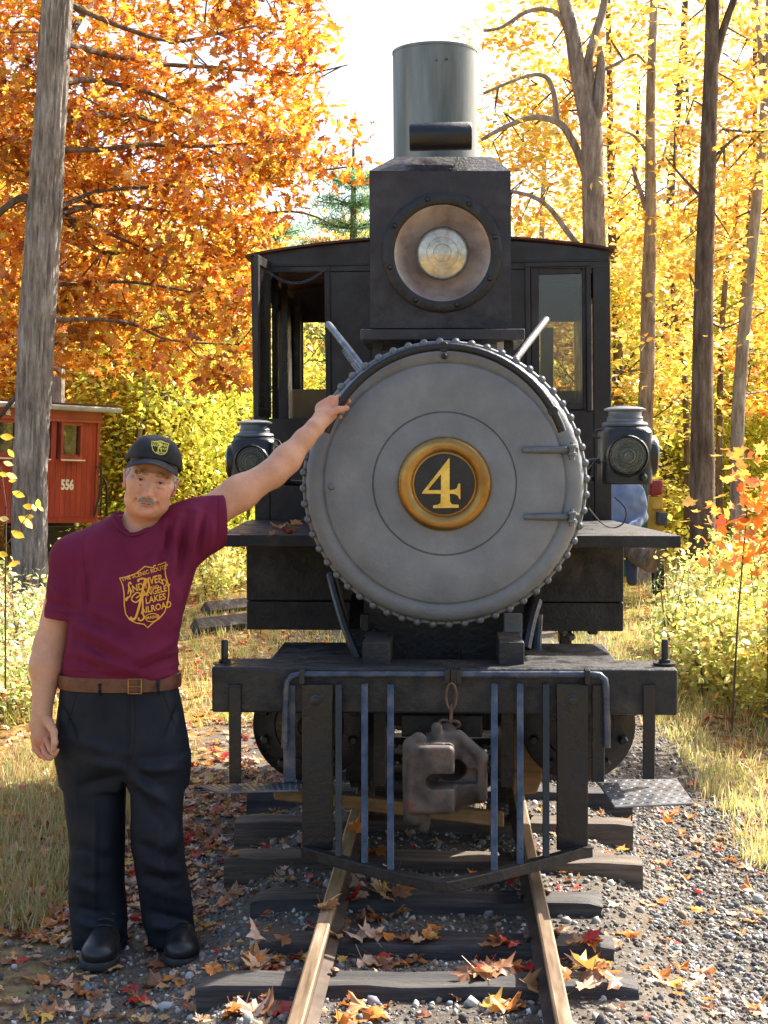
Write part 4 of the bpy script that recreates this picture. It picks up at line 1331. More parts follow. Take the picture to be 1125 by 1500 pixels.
# hand: palm then fingers curled inwards
B.cone(wr, w(63, 1078, -.085), .030, .036, .02, flat=((.55, -.8, 0), .62))
B.cone(w(52, 1062, -.08), w(60, 1085, -.08), .022, .022, .015, flat=((.55, -.8, 0), .8))
fr_ = [((48, 1078, -.060), (51, 1098, -.075), (60, 1108, -.085), (68, 1107, -.09)),
       ((54, 1084, -.070), (58, 1103, -.090), (67, 1112, -.10), (75, 1110, -.10)),
       ((61, 1086, -.085), (66, 1103, -.110), (74, 1110, -.12), (80, 1106, -.12)),
       ((68, 1084, -.100), (74, 1098, -.125), (80, 1104, -.135), (84, 1099, -.13))]
for f_, r0 in zip(fr_, (.0085, .0095, .0098, .0092)):
    for i in range(3): B.cone(w(*f_[i]), w(*f_[i+1]), r0*(1.08-.08*i), r0*(1-.1*i), .0035)
for i, (a, b) in enumerate((((70, 1056, -.09), (79, 1072, -.13)), ((79, 1072, -.13), (80, 1088, -.145)), ((80, 1088, -.145), (78, 1098, -.145)))):
    B.cone(w(*a), w(*b), (.017, .0115, .0105)[i], (.012, .0105, .0085)[i], .006)
# his left arm, stretched to the handrail
B.ell(w(399, 704, .11), (.020, .022, .020), .02)
sh, el, wr = w(290, 762, .02), w(402, 691, .10), w(461, 627, .17)
B.cone(w(250, 780, .03), sh, .055, .060, .03)
B.cone(sh, w(352, 722, .065), .060, .055, .03); B.cone(w(352, 722, .065), el, .055, .0435, .03)
B.cone(el, w(420, 673, .125), .043, .0445, .025)
B.cone(w(420, 673, .125), w(446, 643, .155), .0445, .033, .03, flat=((0, 1, 0), .92)); B.cone(w(446, 643, .155), wr, .033, .0275, .02)
HRY = YH-YP
pal = (488, 598, HRY-.015)
B.cone(wr, w(480, 603, HRY-.01), .0285, .036, .02, flat=((.1, -.99, 0), .60))
B.cone(w(474, 600, HRY-.01), w(487, 590, HRY-.005), .030, .026, .015, flat=((.1, -.99, 0), .62))
for k, (px, py) in enumerate(((495, 584), (490, 591), (486, 599), (483, 607))):
    r0 = (.0098, .0100, .0096, .0085)[k]
    ch_ = [(px-6, py+3, HRY-.010), (px+1, py-2, HRY+.016), (px+10, py-2, HRY+.030), (px+16, py+4, HRY+.022)]
    for i in range(3): B.cone(w(*ch_[i]), w(*ch_[i+1]), r0*(1.1-.1*i), r0*(1.0-.1*i), .0035)
# knuckle finger laid over the top of the rail
th = [(470, 617, HRY-.02), (481, 607, HRY-.040), (496, 600, HRY-.040), (508, 598, HRY-.030)]
for i in range(3): B.cone(w(*th[i]), w(*th[i+1]), (.018, .0135, .0118)[i], (.0135, .0115, .0095)[i], .006)
V, F = B.mesh(2)
# colour
N_ = normals(V, F)
HI = np.array(HM.inverted()); Vh = V @ HI[:3, :3].T + HI[:3, 3]
base = np.array([.62, .32, .19]); col = np.tile(base, (len(V), 1))
def blob(c, r, colr, a, P=Vh, mirror=True):
    for sx in ((1, -1) if mirror else (1,)):
        cc_ = np.array([c[0]*sx, c[1], c[2]])
        d2 = (((P-cc_)/np.array(r))**2).sum(1)
        m_ = a*np.exp(-d2)
        col[:] = col*(1-m_[:, None])+np.array(colr)*m_[:, None]
red = [.60, .17, .12]
blob((.043, -.085, -.035), (.028, .04, .020), red, .32)
blob((0, -.118, -.042), (.016, .03, .014), red, .32, mirror=False)
blob((.088, .0, -.005), (.02, .03, .04), red, .55)
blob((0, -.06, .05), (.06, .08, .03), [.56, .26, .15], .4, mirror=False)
blob((0, -.04, -.13), (.08, .06, .03), [.52, .21, .13], .5, mirror=False)
blob((0, -.108, -.0735), (.021, .02, .0022), [.16, .04, .035], .9, mirror=False)
blob((0, -.108, -.0780), (.018, .02, .0040), [.46, .15, .12], .75, mirror=False)
blob((.032, -.09, .008), (.018, .03, .006), [.40, .16, .10], .6)
blob((.032, -.10, .001), (.017, .03, .0045), [.22, .09, .06], .7)
blob((0, -.10, -.095), (.05, .04, .03), [.50, .24, .17], .35, mirror=False)
for c in (w(60, 1100, -.09), w(500, 590, HRY)):
    d2 = ((V-np.array(c))**2).sum(1)/(.05**2); m_ = .5*np.exp(-d2); col = col*(1-m_[:, None])+np.array(red)*m_[:, None]
col *= (1+.07*vnoise(V*40, 3)+.05*vnoise(V*160, 5))[:, None]
me = fast_mesh('body', V, F, M['skin'], col, smooth=True)
body = put('body', me, man)
# ---- eyes
for sx in (-1, 1):
    mb = MB(); c = HM @ Vector((sx*.032, -.0815, .0010)); rot = HM.to_3x3().to_4x4()
    prof = [(.0125*math.sin(t), .0125*math.cos(t)) for t in np.linspace(.001, PI-.001, 16)]
    mb.lathe(prof, Matrix.Translation(c)@rot@AX@Matrix.Rotation(0, 4, 'Z'), 24, (False, False))
    o = mb.build('eye', [M['white'], M['black']], man, smooth=True)
    gaze = (Vector((0, 0, CAMZ))-c).normalized()
    for p in o.data.polygons:
        if (p.center-c).normalized().dot(gaze) > .86: p.material_index = 1
# ---- hair: short grey strands at the temples and nape, brows, moustache
def hairs(name, pts, nrm, dirs, ln, col0, rad=.0007, curl=.3, var=.12):
    n = len(pts)
    V = []; Cc = []
    pts = np.array(pts); nrm = np.array(nrm); dirs = np.array(dirs)
    L_ = ln*rng.uniform(.6, 1.25, n)[:, None]
    dirs = dirs+rng.normal(0, curl, dirs.shape); dirs /= np.linalg.norm(dirs, axis=1)[:, None]
    sidev = np.cross(dirs, nrm); sidev /= np.linalg.norm(sidev, axis=1)[:, None]+1e-9
    rows = []
    for t, wd in ((0, 1), (.5, .9), (1, .15)):
        p = pts+dirs*L_*t+nrm*(L_*.35*t*(1-.4*t))
        rows += [p-sidev*rad*wd, p+sidev*rad*wd]
    Vv = np.stack(rows, 1).reshape(-1, 3)
    T = np.array([[0, 1, 3, 2], [2, 3, 5, 4]])
    Ff = (T[None]+(np.arange(n)*6)[:, None, None]).reshape(-1, 4)
    cc_ = np.array(col0)*rng.uniform(1-var, 1+var, (n, 1))
    me = fast_mesh(name, Vv, Ff, M['hair'], np.repeat(cc_, 6, 0))
    return put(name, me, man, kind='stuff')
Nh = N_ @ HI[:3, :3].T
Rh = np.array(HM.to_3x3())
def pick(mask, n):
    i = np.flatnonzero(mask); return i[rng.integers(0, len(i), n)]
x_, y_, z_ = Vh.T
m_side = (np.abs(x_) > .055) & (np.abs(x_) < .082) & (z_ > -.012) & (z_ < .06) & (y_ > -.036) & (y_ < -.008)
m_back = (y_ > .012) & (z_ > -.06) & (z_ < .05) & (np.abs(x_) < .084) & (~((np.abs(x_) > .076) & (y_ < .045)))
i = pick(m_side | m_back, 11000)
hairs('hair', V[i]+N_[i]*.001, N_[i], (np.tile([0, .35, -1.], (len(i), 1))) @ Rh.T, .013, (.60, .58, .55), .0008)
m_br = (np.abs(np.abs(x_)-.031) < .021) & (np.abs(z_-.0195-.004*np.clip((.03-np.abs(np.abs(x_)-.028))/.03, 0, 1)) < .0042) & (y_ < -.07)
i = pick(m_br, 420)
hairs('eyebrows', V[i], N_[i], np.stack([np.sign(x_[i])*1., 0*i, .25+0*i], 1) @ Rh.T, .0055, (.13, .085, .06), .0005)
m_mo = (np.abs(x_) < .023) & (z_ < -.0510-np.abs(x_)*.15) & (z_ > -.0620-np.abs(x_)*.18) & (y_ < -.075)
i = pick(m_mo, 1500)
hairs('moustache', V[i], N_[i], np.stack([np.sign(x_[i])*.55, 0*i-.1, -1.+0*i], 1) @ Rh.T, .0075, (.42, .35, .28), .0007, var=.25)

# ---- cap
Cp = SDF(tuple(Vector(w(170, 690, 0))-Vector((0, .16, .03))), tuple(Vector(w(285, 615, 0))+Vector((0, .16, .03))), .003)
Cp.ell((0, .010, .050), (.0935, .112, .098), .01, F=HM)
Cp.boxs((-.068, -.094, .060), (.068, -.01, .138), .040, .035, F=HM)        # stiff front panel
Cp.ell((0, .012, .030), (.0880, .106, .098), .004, '-', F=HM)
Cp.plane(tuple(HM @ Vector((0, 0, .048))), tuple(HM.to_3x3() @ Vector((0, -.24, -1))), .003)
for k in range(6):
    a = 2*PI*(k+.5)/6
    pass
V2, F2 = Cp.mesh(1)
cl_ = pm('cap_cloth', [(.3, (.010, .011, .014)), (.7, (.022, .024, .030))], 12, (.7, .9), bump=.4, bscale=500, bdist=.0006)
me = fast_mesh('cap', V2, F2, cl_, smooth=True)
capo = put('cap', me, man)
mb = MB(); vs = []; fs = []
na, nr = 28, 8
for i in range(na+1):
    a = -1+2*i/na
    for j in range(nr+1):
        t = j/nr
        xi = a*.080; yi = -.078*math.sqrt(max(1-(a*.93)**2, 0))-.012
        x2 = a*(.080+.002*t); y2 = yi-t*(.062*math.sqrt(max(1-a*a*.98, 0))+.004)
        z2 = .074-.024*a*a*(1+.25*t)-t*.014+.004*math.sin(t*PI)
        vs.append(HM @ Vector((x2, y2, z2)))
o_ = len(vs)
vs += [v+HM.to_3x3() @ Vector((0, 0, -.0035)) for v in vs]
k = nr+1
for i in range(na):
    for j in range(nr):
        a_ = i*k+j; fs += [(a_, a_+k, a_+k+1, a_+1), (a_+o_, a_+1+o_, a_+k+1+o_, a_+k+o_)]
for i in range(na):
    fs += [(i*k+nr, (i+1)*k+nr, (i+1)*k+nr+o_, i*k+nr+o_)]
for j in range(nr): fs += [(j, j+1, j+1+o_, j+o_), (na*k+j, na*k+j+o_, na*k+j+1+o_, na*k+j+1)]
mb.add(vs, fs); mb.build('visor', cl_, capo, smooth=True)

# ---- shirt
mz = M['shirt'] = pm('maroon_jersey', [(.3, (.125, .012, .038)), (.6, (.165, .018, .052)), (.8, (.20, .028, .068))], 5, (.75, .92), bump=.35, bscale=420, bdist=.0007, spec=.15)
lo = (at(50, 800, 5.).x, 4.72, at(150, 1012, 5.).z); hi = (at(345, 800, 4.95).x, 5.27, at(200, 700, 5.).z)
S = SDF(lo, hi, .004)
def lev(rows):
    out = []
    for (py, xl_, xr_, cy, ry) in rows:
        a = at(xl_, py, YP); b = at(xr_, py, YP)
        out.append((a.z, (a.x+b.x)/2, YP+cy, (b.x-a.x)/2, ry))
    return out
# sleeves
S.cone(w(150, 792, .03), w(108, 818, .02), .062, .072, .035)
S.cone(w(108, 818, .02), w(97, 898, .005), .072, .073, .03, flat=((0, 1, 0), 1.05))
S.cone(w(240, 782, .03), w(286, 770, .02), .078, .083, .04)
S.cone(w(280, 772, .02), w(340, 752, .06), .085, .087, .03)
S.cone(w(268, 812, .015), w(322, 772, .05), .055, .052, .04)
# open sleeve ends
S.cone(w(101, 862, .01), w(91, 960, -.005), .064, .068, .004, '-')
S.cone(w(308, 755, .045), w(375, 733, .09), .066, .072, .004, '-')
a = Vector(w(97, 902, 0)); S2n = (Vector(w(92, 1000, 0))-Vector(w(97, 850, 0))).normalized()
def cut_local(S, p, n, rad):
    sl_ = S._win(np.array([p]), rad)
    sl, P = sl_
    n = np.array(n, float); n /= np.linalg.norm(n)
    d = (P-np.array(p)) @ n
    far = np.linalg.norm(P-np.array(p), axis=-1)
    m_ = (far < rad)
    S.d[sl] = np.where(m_, np.maximum(S.d[sl], d), S.d[sl])
def cutcone(S, p, n, rad, xmax):
    sl, P = S._win(np.array([p]), rad)
    n = np.array(n, float); n /= np.linalg.norm(n)
    d = (P-np.array(p)) @ n
    m_ = P[..., 0] < xmax if xmax is not None else np.ones(d.shape, bool)
    S.d[sl] = np.where(m_, np.maximum(S.d[sl], d), S.d[sl])
cutcone(S, w(94, 905, 0), (-.05, 0, -1), .16, at(131, 905, YP).x)
cutcone(S, w(327, 752, .05), (1, .3, .05), .16, None)
S.loft(lev([(755, 168, 232, .035, .060), (766, 140, 252, .03, .085), (782, 116, 275, .025, .10), (810, 107, 287, .02, .118), (850, 109, 280, .012, .130), (900, 107, 266, .004, .140),
            (940, 101, 260, -.004, .146), (965, 97, 260, -.006, .144), (990, 93, 259, .0, .134), (1008, 92, 259, .002, .128)]), .02, p=2.3)
# neck opening
S.cone(tuple(HM @ Vector((0, .02, -.10))), w(201, 786, .008), .070, .071, .004, '-', flat=((0, 1, 0), 1.05))
S.plane(w(200, 1006, 0), (0, 0, -1), .003)
V, F = S.mesh(1)
N_ = normals(V, F)
# folds drawn as grooves between pixel points on the front
def pix(V):
    d = V-np.array([0, 0, CAMZ]); c_ = d @ np.array(CM)
    return 562.5+FPX*c_[:, 0]/-c_[:, 2], 750-FPX*c_[:, 1]/-c_[:, 2]
def folds(V, N_, lst, front=True):
    px, py = pix(V); disp = np.zeros(len(V))
    for (x0, y0, x1, y1, wd, amp) in lst:
        dx, dy = x1-x0, y1-y0; L2 = dx*dx+dy*dy
        t = np.clip(((px-x0)*dx+(py-y0)*dy)/L2, 0, 1)
        bend = 0
        dist = np.hypot(px-x0-t*dx, py-y0-t*dy)
        env = np.sin(np.clip(t, .04, .96)*PI)**.6
        disp += 2.3*amp*env*np.exp(-(dist/wd)**2)
    if front: disp *= np.clip(-N_[:, 1]*2.2, 0, 1)
    return V+N_*disp[:, None]
FD = [(252, 762, 232, 850, 5, -.010), (262, 758, 252, 840, 5, .006), (274, 752, 262, 860, 5, -.009), (288, 750, 276, 835, 5, .007), (300, 748, 290, 815, 4, -.007), (242, 765, 240, 830, 4, .006),
      (312, 760, 306, 800, 4, .004), (228, 800, 214, 860, 6, .004), (262, 850, 258, 930, 7, .005), (245, 740, 300, 728, 4, .003),
      (108, 890, 190, 940, 9, -.005), (110, 912, 200, 962, 8, .005), (112, 935, 180, 975, 7, -.006), (125, 955, 215, 990, 7, .005), (200, 985, 256, 962, 6, -.005), (190, 970, 255, 940, 7, .004), (110, 965, 160, 992, 6, -.005), (215, 996, 256, 985, 5, .005),
      (130, 830, 118, 905, 6, -.008), (122, 820, 110, 880, 6, .004), (72, 850, 100, 880, 6, .004), (66, 880, 110, 892, 5, -.004), (140, 800, 110, 850, 6, -.004), (120, 870, 175, 900, 9, -.004), (150, 850, 215, 900, 12, .003)]
V = folds(V, N_, FD)
V = V + N_*(.0025*vnoise(V*np.array([28, 28, 16]), 11))[:, None]
def creases(V, N_, amp, sc, seed, mask):
    q_ = V*sc; q_ = q_+.35*np.stack([vnoise(q_*.6, seed+5), vnoise(q_*.6, seed+6), vnoise(q_*.6, seed+7)], 1)
    r_ = 1-np.abs(vnoise(q_, seed))*2.4
    return V+N_*(amp*np.clip(r_, 0, 1)*mask)[:, None]
px_, py_ = pix(V)
def g_(cx, cy, sx_, sy_): return np.exp(-((px_-cx)/sx_)**2-((py_-cy)/sy_)**2)
V = creases(V, N_, .0075, np.array([17, 8, 7.]), 31, np.clip(g_(275, 790, 38, 60)+.7*g_(120, 900, 30, 50), 0, 1))
V = creases(V, N_, .0065, np.array([6, 6, 26.]), 37, np.clip(g_(175, 975, 95, 28)+.6*g_(235, 900, 40, 60)+.5*g_(115, 940, 30, 40), 0, 1))
V = lap(V, F, .4)
shirt_me = fast_mesh('shirt', V, F, mz, smooth=True)
shirt = put('shirt', shirt_me, man)
shirt_bvh = BVHTree.FromPolygons([tuple(v) for v in V], [tuple(f) for f in F])
# collar rib
mb = MB(); ax0 = HM @ Vector((0, .02, -.10)); ctr = Vector(w(201, 784, .008))
rng_pts = []
for i in range(60):
    a = 2*PI*i/60
    d = Vector((math.cos(a), math.sin(a), 0))
    # march up the neck hole edge: cast from above, just outside the hole
    o = Vector((ctr.x+d.x*.077, ctr.y+d.y*.081, ctr.z+.15))
    hit = shirt_bvh.ray_cast(o, Vector((0, 0, -1)))
    rng_pts.append(hit[0] if hit[0] is not None else None)
good = [p for p in rng_pts if p is not None]
zs = np.array([p.z if p is not None else np.nan for p in rng_pts])
idx = np.arange(60); ok = ~np.isnan(zs); zs = np.interp(idx, idx[ok], zs[ok])
zs = np.convolve(np.concatenate([zs[-4:], zs, zs[:4]]), np.ones(5)/5, 'same')[4:-4]
vs = []; 
for i in range(60):
    a = 2*PI*i/60; d = Vector((math.cos(a), math.sin(a), 0)); c0 = Vector((ctr.x, ctr.y, 0))
    for (ro, dz) in ((.0845, -.003), (.0825, .004), (.0755, .008), (.0725, .003), (.073, -.012)):
        vs.append((c0.x+d.x*ro, c0.y+d.y*ro*1.05, zs[i]+dz))
fs = []
for i in range(60):
    for k in range(4): fs.append((i*5+k, ((i+1) % 60)*5+k, ((i+1) % 60)*5+k+1, i*5+k+1))
mb.add(vs, fs); mb.build('collar', mz, shirt, smooth=True)

# ---- trousers
mt = M['trousers'] = pm('navy_work_trousers', [(.3, (.006, .008, .013)), (.6, (.010, .013, .021)), (.8, (.018, .022, .032))], 5, (.6, .8), bump=.35, bscale=380, bdist=.0007, spec=.3)
lo = (at(62, 1100, 4.9).x, 4.70, at(150, 1400, YP).z-.01); hi = (at(300, 1100, 4.95).x, 5.28, at(150, 985, 5.).z)
T = SDF(lo, hi, .005)
T.loft(lev([(990, 91, 259, .002, .128), (1010, 89, 261, .002, .131), (1050, 84, 268, .006, .138), (1085, 80, 274, .012, .142), (1115, 82, 276, .014, .135), (1150, 88, 274, .014, .115)]), .02, p=2.4)
T.loft(lev([(1105, 84, 186, .01, .12), (1139, 91, 185, .01, .115), (1185, 98, 184, .005, .103), (1228, 102, 182, .0, .094), (1270, 102, 180, .005, .088), (1317, 100, 183, .01, .086), (1350, 103, 184, .01, .088), (1384, 106, 184, .01, .090)]), .018, p=2.2)
T.loft(lev([(1105, 180, 276, .0, .12), (1139, 188, 272, -.01, .115), (1185, 193, 268, -.03, .103), (1228, 197, 271, -.045, .096), (1270, 203, 274, -.03, .090), (1317, 206, 281, .0, .088), (1350, 212, 283, .01, .088), (1380, 218, 285, .015, .090)]), .018, p=2.2)
T.ell(w(187, 1170, -.04), (.012, .2, .07), .02, '-')
T.cone(w(186, 1200, .0), w(190, 1380, .02), .004, .012, .01, '-')
T.loft([(r[0], r[1], r[2], r[3]-.010, r[4]-.010) for r in lev([(1352, 103, 184, .01, .088), (1400, 108, 184, .01, .090)])], .003, '-', p=2.2)
T.loft([(r[0], r[1], r[2], r[3]-.010, r[4]-.010) for r in lev([(1350, 212, 283, .01, .088), (1400, 218, 285, .015, .090)])], .003, '-', p=2.2)
T.plane(w(150, 1384, 0), (0, 0.15, -1), .004)
V, F = T.mesh(1)
N_ = normals(V, F)
FT = [(188, 1012, 188, 1120, 3, -.004), (188, 1120, 235, 1150, 7, -.006), (188, 1128, 262, 1125, 7, .006), (186, 1135, 120, 1150, 7, -.005), (190, 1140, 250, 1180, 8, .006), (182, 1125, 130, 1115, 8, .005), (196, 1150, 240, 1215, 8, -.006),
      (140, 1160, 138, 1375, 4, .004), (232, 1190, 248, 1372, 5, .006), (200, 1235, 262, 1262, 8, -.006), (210, 1262, 270, 1280, 7, .005), (205, 1282, 255, 1290, 7, -.005), (262, 1200, 250, 1250, 8, .005),
      (110, 1240, 168, 1262, 9, -.004), (108, 1330, 170, 1348, 9, -.006), (115, 1350, 180, 1362, 8, .006), (215, 1335, 275, 1350, 8, -.006), (220, 1355, 280, 1362, 8, .006), (104, 1290, 150, 1310, 9, .004), (215, 1300, 270, 1318, 8, .004),
      (88, 1030, 112, 1085, 4, -.005), (262, 1030, 245, 1080, 4, -.005), (100, 1080, 170, 1105, 9, .004)]
V = folds(V, N_, FT)
V = V + N_*(.003*vnoise(V*np.array([16, 16, 9]), 21))[:, None]
px_, py_ = pix(V)
V = creases(V, N_, .008, np.array([7, 7, 20.]), 41, np.clip(g_(145, 1365, 60, 30)+g_(250, 1355, 60, 35)+.8*g_(235, 1265, 50, 35)+.7*g_(190, 1135, 70, 25)+.5*g_(140, 1260, 40, 30), 0, 1))
V = creases(V, N_, .006, np.array([14, 9, 6.]), 43, np.clip(.8*g_(230, 1170, 45, 60)+.5*g_(130, 1170, 45, 60), 0, 1))
V = lap(V, F, .4)
tro = put('trousers', fast_mesh('trousers', V, F, mt, smooth=True), man)
tro_bvh = BVHTree.FromPolygons([tuple(v) for v in V], [tuple(f) for f in F])
def seam(name, bvh, pts, r_, mat_, parent):
    out = []
    for (px, py) in crom_(pts):
        d = ray(px, py).normalized(); hit = bvh.ray_cast(CP, d)
        if hit[0] is not None: out.append(hit[0]-d*.0004)
    if len(out) > 2:
        mb = MB(); mb.tube(out, r_, 5); mb.build(name, mat_, parent, smooth=True)
def crom_(pts, k=8):
    P_ = [np.array(p, float) for p in pts]; P_ = [P_[0]]+P_+[P_[-1]]; out = []
    for i in range(1, len(P_)-2):
        for t in np.linspace(0, 1, k, endpoint=False):
            a, b, c_, d = P_[i-1:i+3]
            out.append(.5*((2*b)+(-a+c_)*t+(2*a-5*b+4*c_-d)*t*t+(-a+3*b-3*c_+d)*t**3))
    out.append(P_[-2]); return out
for pts in ([(190, 1014), (191, 1060), (189, 1100), (186, 1128)], [(196, 1014), (198, 1070), (192, 1108), (187, 1122)], [(113, 1014), (104, 1045), (94, 1078)], [(238, 1014), (250, 1045), (262, 1075)], [(108, 1372), (140, 1378), (180, 1376)], [(222, 1366), (250, 1371), (281, 1368)]):
    seam('seam', tro_bvh, pts, .0014, mt, tro)
for pts in ([(66, 889), (92, 897), (122, 900)], [(66, 892), (92, 900), (122, 903)]): seam('seam', shirt_bvh, pts, .0011, mz, shirt)
for pts in ([(320, 717), (321, 750), (320, 786)], [(128, 770), (121, 800), (125, 850), (128, 885)]): seam('seam', shirt_bvh, pts, .0012, mz, shirt)
# ---- belt, loops, buckle
def ringat(py, off, n=72, tilt=0):
    L_ = lev([(py, 91.5, 259.5, .002, .130)])[0]; z, cx, cy, rx, ry = L_
    rx += off; ry += off; out = []
    for i in range(n):
        a = 2*PI*i/n; ca, sa = math.cos(a), math.sin(a)
        r_ = (abs(ca)**2.35+abs(sa)**2.35)**(-1/2.35)
        out.append(Vector((cx+rx*r_*ca, cy+ry*r_*sa, z-.012*(ca+.2)*0+tilt*ca)))
    return out
rows = [ringat(984, .004), ringat(984.5, .011), ringat(994, .012), ringat(1004.5, .011), ringat(1005, .003)]
mb = MB(); n = 72; vs = [p for r_ in rows for p in r_]; fs = []
for i in range(4):
    for k in range(n): fs.append((i*n+k, i*n+(k+1) % n, (i+1)*n+(k+1) % n, (i+1)*n+k))
mb.add(vs, fs); belt = mb.build('belt', M['belt'], man, smooth=True)
bb = BVHTree.FromPolygons([tuple(v) for v in vs], fs)
def bpt(px, py, off=.002):
    d = ray(px, py).normalized(); hit = bb.ray_cast(CP, d)
    return hit[0]-d*off if hit[0] else Vector(w(px, py, -.14))
for px in (146, 232):
    mb = MB(); a = bpt(px, 992, .003); b = bpt(px, 1013, .003); m1 = bpt(px, 1003, .006)
    mb.tube([a+Vector((0, .01, .012)), a, m1, b, b+Vector((0, .01, -.012))], .006, 8, flat=.5); mb.build('belt_loop', mt, belt, smooth=True)
mb = MB()
cs_ = [bpt(188, 995, .004), bpt(207, 995, .004), bpt(207, 1016, .004), bpt(188, 1016, .004)]
bm_ = [cs_[0], (cs_[0]+cs_[1])/2, cs_[1], (cs_[1]+cs_[2])/2, cs_[2], (cs_[2]+cs_[3])/2, cs_[3], (cs_[3]+cs_[0])/2, cs_[0]]
mb.tube(bm_, .0028, 8); buckle = mb.build('buckle', M['brass'], belt, smooth=True)
mb = MB(); mb.tube([(cs_[0]+cs_[3])/2, (cs_[1]+cs_[2])/2-Vector((0, .002, 0))], .0022, 8); mb.build('buckle_prong', M['brass'], buckle, smooth=True)
# ---- shoes
def shoe(tx, ty, toe, hx, hy, heel, turn):
    """toe and heel pixel positions of the sole on the ground"""
    A = Vector(atz(tx, ty, .0)); Bk = Vector(atz(hx, hy, .0)); Bk = A + Vector((hx, 1, 0)).normalized()*.29
    d = (A-Bk).normalized(); sdx = Vector((-d.y, d.x, 0))
    Mx = Matrix((( sdx.x, -d.x, 0, Bk.x), (sdx.y, -d.y, 0, Bk.y), (0, 0, 1, 0), (0, 0, 0, 1)))
    lo = (min(A.x, Bk.x)-.09, min(A.y, Bk.y)-.06, -.02); hi = (max(A.x, Bk.x)+.09, max(A.y, Bk.y)+.06, .16)
    U = SDF(lo, hi, .004)
    U.ell((0, -.225, .042), (.058, .062, .042), .01, F=Mx)
    U.ell((0, -.15, .056), (.050, .085, .046), .03, F=Mx)
    U.ell((0, -.045, .060), (.038, .055, .055), .03, F=Mx)
    U.cone((0, -.06, .06), (0, -.05, .09), .036, .036, .02, F=Mx)
    U.plane((0, 0, .024), (0, 0, -1), .002)
    V, F = U.mesh(1)
    so = put('shoe', fast_mesh('shoe', V, F, M['rubber'], smooth=True), man)
    U = SDF(lo, hi, .004)
    U.ell((0, -.22, .012), (.063, .070, .05), .01, F=Mx); U.cone((0, -.20, .012), (0, -.05, .012), .051, .042, .02, F=Mx)
    U.plane((0, 0, .026), (0, 0, 1), .003); U.plane((0, 0, -.002), (0, 0, -1), .002)
    V, F = U.mesh(1)
    put('sole', fast_mesh('sole', V, F, M['sole'], smooth=True), so)
    # laces
    for k in range(4):
        yy = -.175+.026*k; zz = .090+.012*k
        mb = MB(); mb.tube([Mx @ Vector((x_, yy+.004*(i % 2), zz-.35*abs(x_)**1.2*1.2+.004)) for i, x_ in enumerate((-.026, -.012, 0, .012, .026))], .0028, 6)
        mb.build('lace', M['sole'], so, smooth=True)
shoe(140, 1424, 0, -.03, 0, 0, 0)
shoe(268, 1418, 0, -.22, 0, 0, 0)
# ---- printing
def text_mesh(txt, size, shear=0, spacing=1.0):
    cu = bpy.data.curves.new('t', 'FONT'); cu.body = txt; cu.size = size; cu.shear = shear; cu.space_character = spacing
    cu.offset = size*.022; cu.align_x = 'CENTER'; cu.align_y = 'CENTER'; cu.resolution_u = 3
    o = bpy.data.objects.new('t', cu); COL.objects.link(o)
    dg = bpy.context.evaluated_depsgraph_get(); me = o.evaluated_get(dg).to_mesh()
    V = [(v.co.x, v.co.y) for v in me.vertices]; F = [tuple(p.vertices) for p in me.polygons]
    o.evaluated_get(dg).to_mesh_clear()
    bpy.data.objects.remove(o); bpy.data.curves.remove(cu)
    return V, F
def ribbon(pts, wd, closed=False):
    """thick polyline in 2-D; wd is one width or a list"""
    P_ = np.array(pts, float); n = len(P_); ws = np.array(wd if isinstance(wd, (list, tuple)) else [wd]*n, float)
    V = []
    for i in range(n):
        a = P_[i-1] if (i > 0 or closed) else P_[i]; b = P_[(i+1) % n] if (i < n-1 or closed) else P_[i]
        t = b-a; t /= np.linalg.norm(t)+1e-9; nn = np.array([-t[1], t[0]])*ws[i]/2
        V += [tuple(P_[i]+nn), tuple(P_[i]-nn)]
    m_ = n if closed else n-1
    F = [(2*i, 2*i+1, (2*((i+1) % n))+1, 2*((i+1) % n)) for i in range(m_)]
    return V, F
def crom(pts, k=6):
    P_ = [np.array(p, float) for p in pts]; P_ = [P_[0]]+P_+[P_[-1]]; out = []
    for i in range(1, len(P_)-2):
        for t in np.linspace(0, 1, k, endpoint=False):
            a, b, c_, d = P_[i-1:i+3]
            out.append(.5*((2*b)+(-a+c_)*t+(2*a-5*b+4*c_-d)*t*t+(-a+3*b-3*c_+d)*t**3))
    out.append(P_[-2]); return out
def project(pieces, bvh, name, mat, parent, off=.0022):
    V = []; F = []
    for (v2, f2) in pieces:
        o = len(V)
        for (px, py) in v2:
            d = ray(px, py).normalized(); hit = bvh.ray_cast(CP, d)
            V.append(tuple(hit[0]-d*off) if hit[0] is not None else w(px, py, -.12))
        F += [tuple(i+o for i in f) for f in f2]
    me = bpy.data.meshes.new(name); me.from_pydata(V, [], F); setmat(me, mat)
    return put(name, me, parent)
def place(vf, cx, cy, ang, sx=1, sy=1):
    ca, sa = math.cos(R(ang)), math.sin(R(ang))
    return [(cx+(x*sx)*ca+(y*sy)*sa*1, cy-(y*sy)*ca+(x*sx)*sa) for x, y in vf[0]], vf[1]
Z8 = lambda l: [(150+x/8.036, 790+y/8.036) for x, y in l]
pieces = []
shield = Z8([(203, 455), (300, 440), (400, 400), (500, 318), (560, 330), (600, 335), (605, 312), (680, 295), (748, 268), (735, 340), (745, 430), (775, 530), (782, 640), (765, 760), (730, 860), (670, 930), (590, 985), (535, 1040), (490, 1000), (400, 985), (320, 945), (275, 880), (258, 780), (255, 640), (240, 540)])
pieces.append(ribbon(shield, 1.7, True))
def T8(txt, size, x, y, ang, shear=0, sx=1): pieces.append(place(text_mesh(txt, size/8.036, shear), 150+x/8.036, 790+y/8.036, ang, sx))
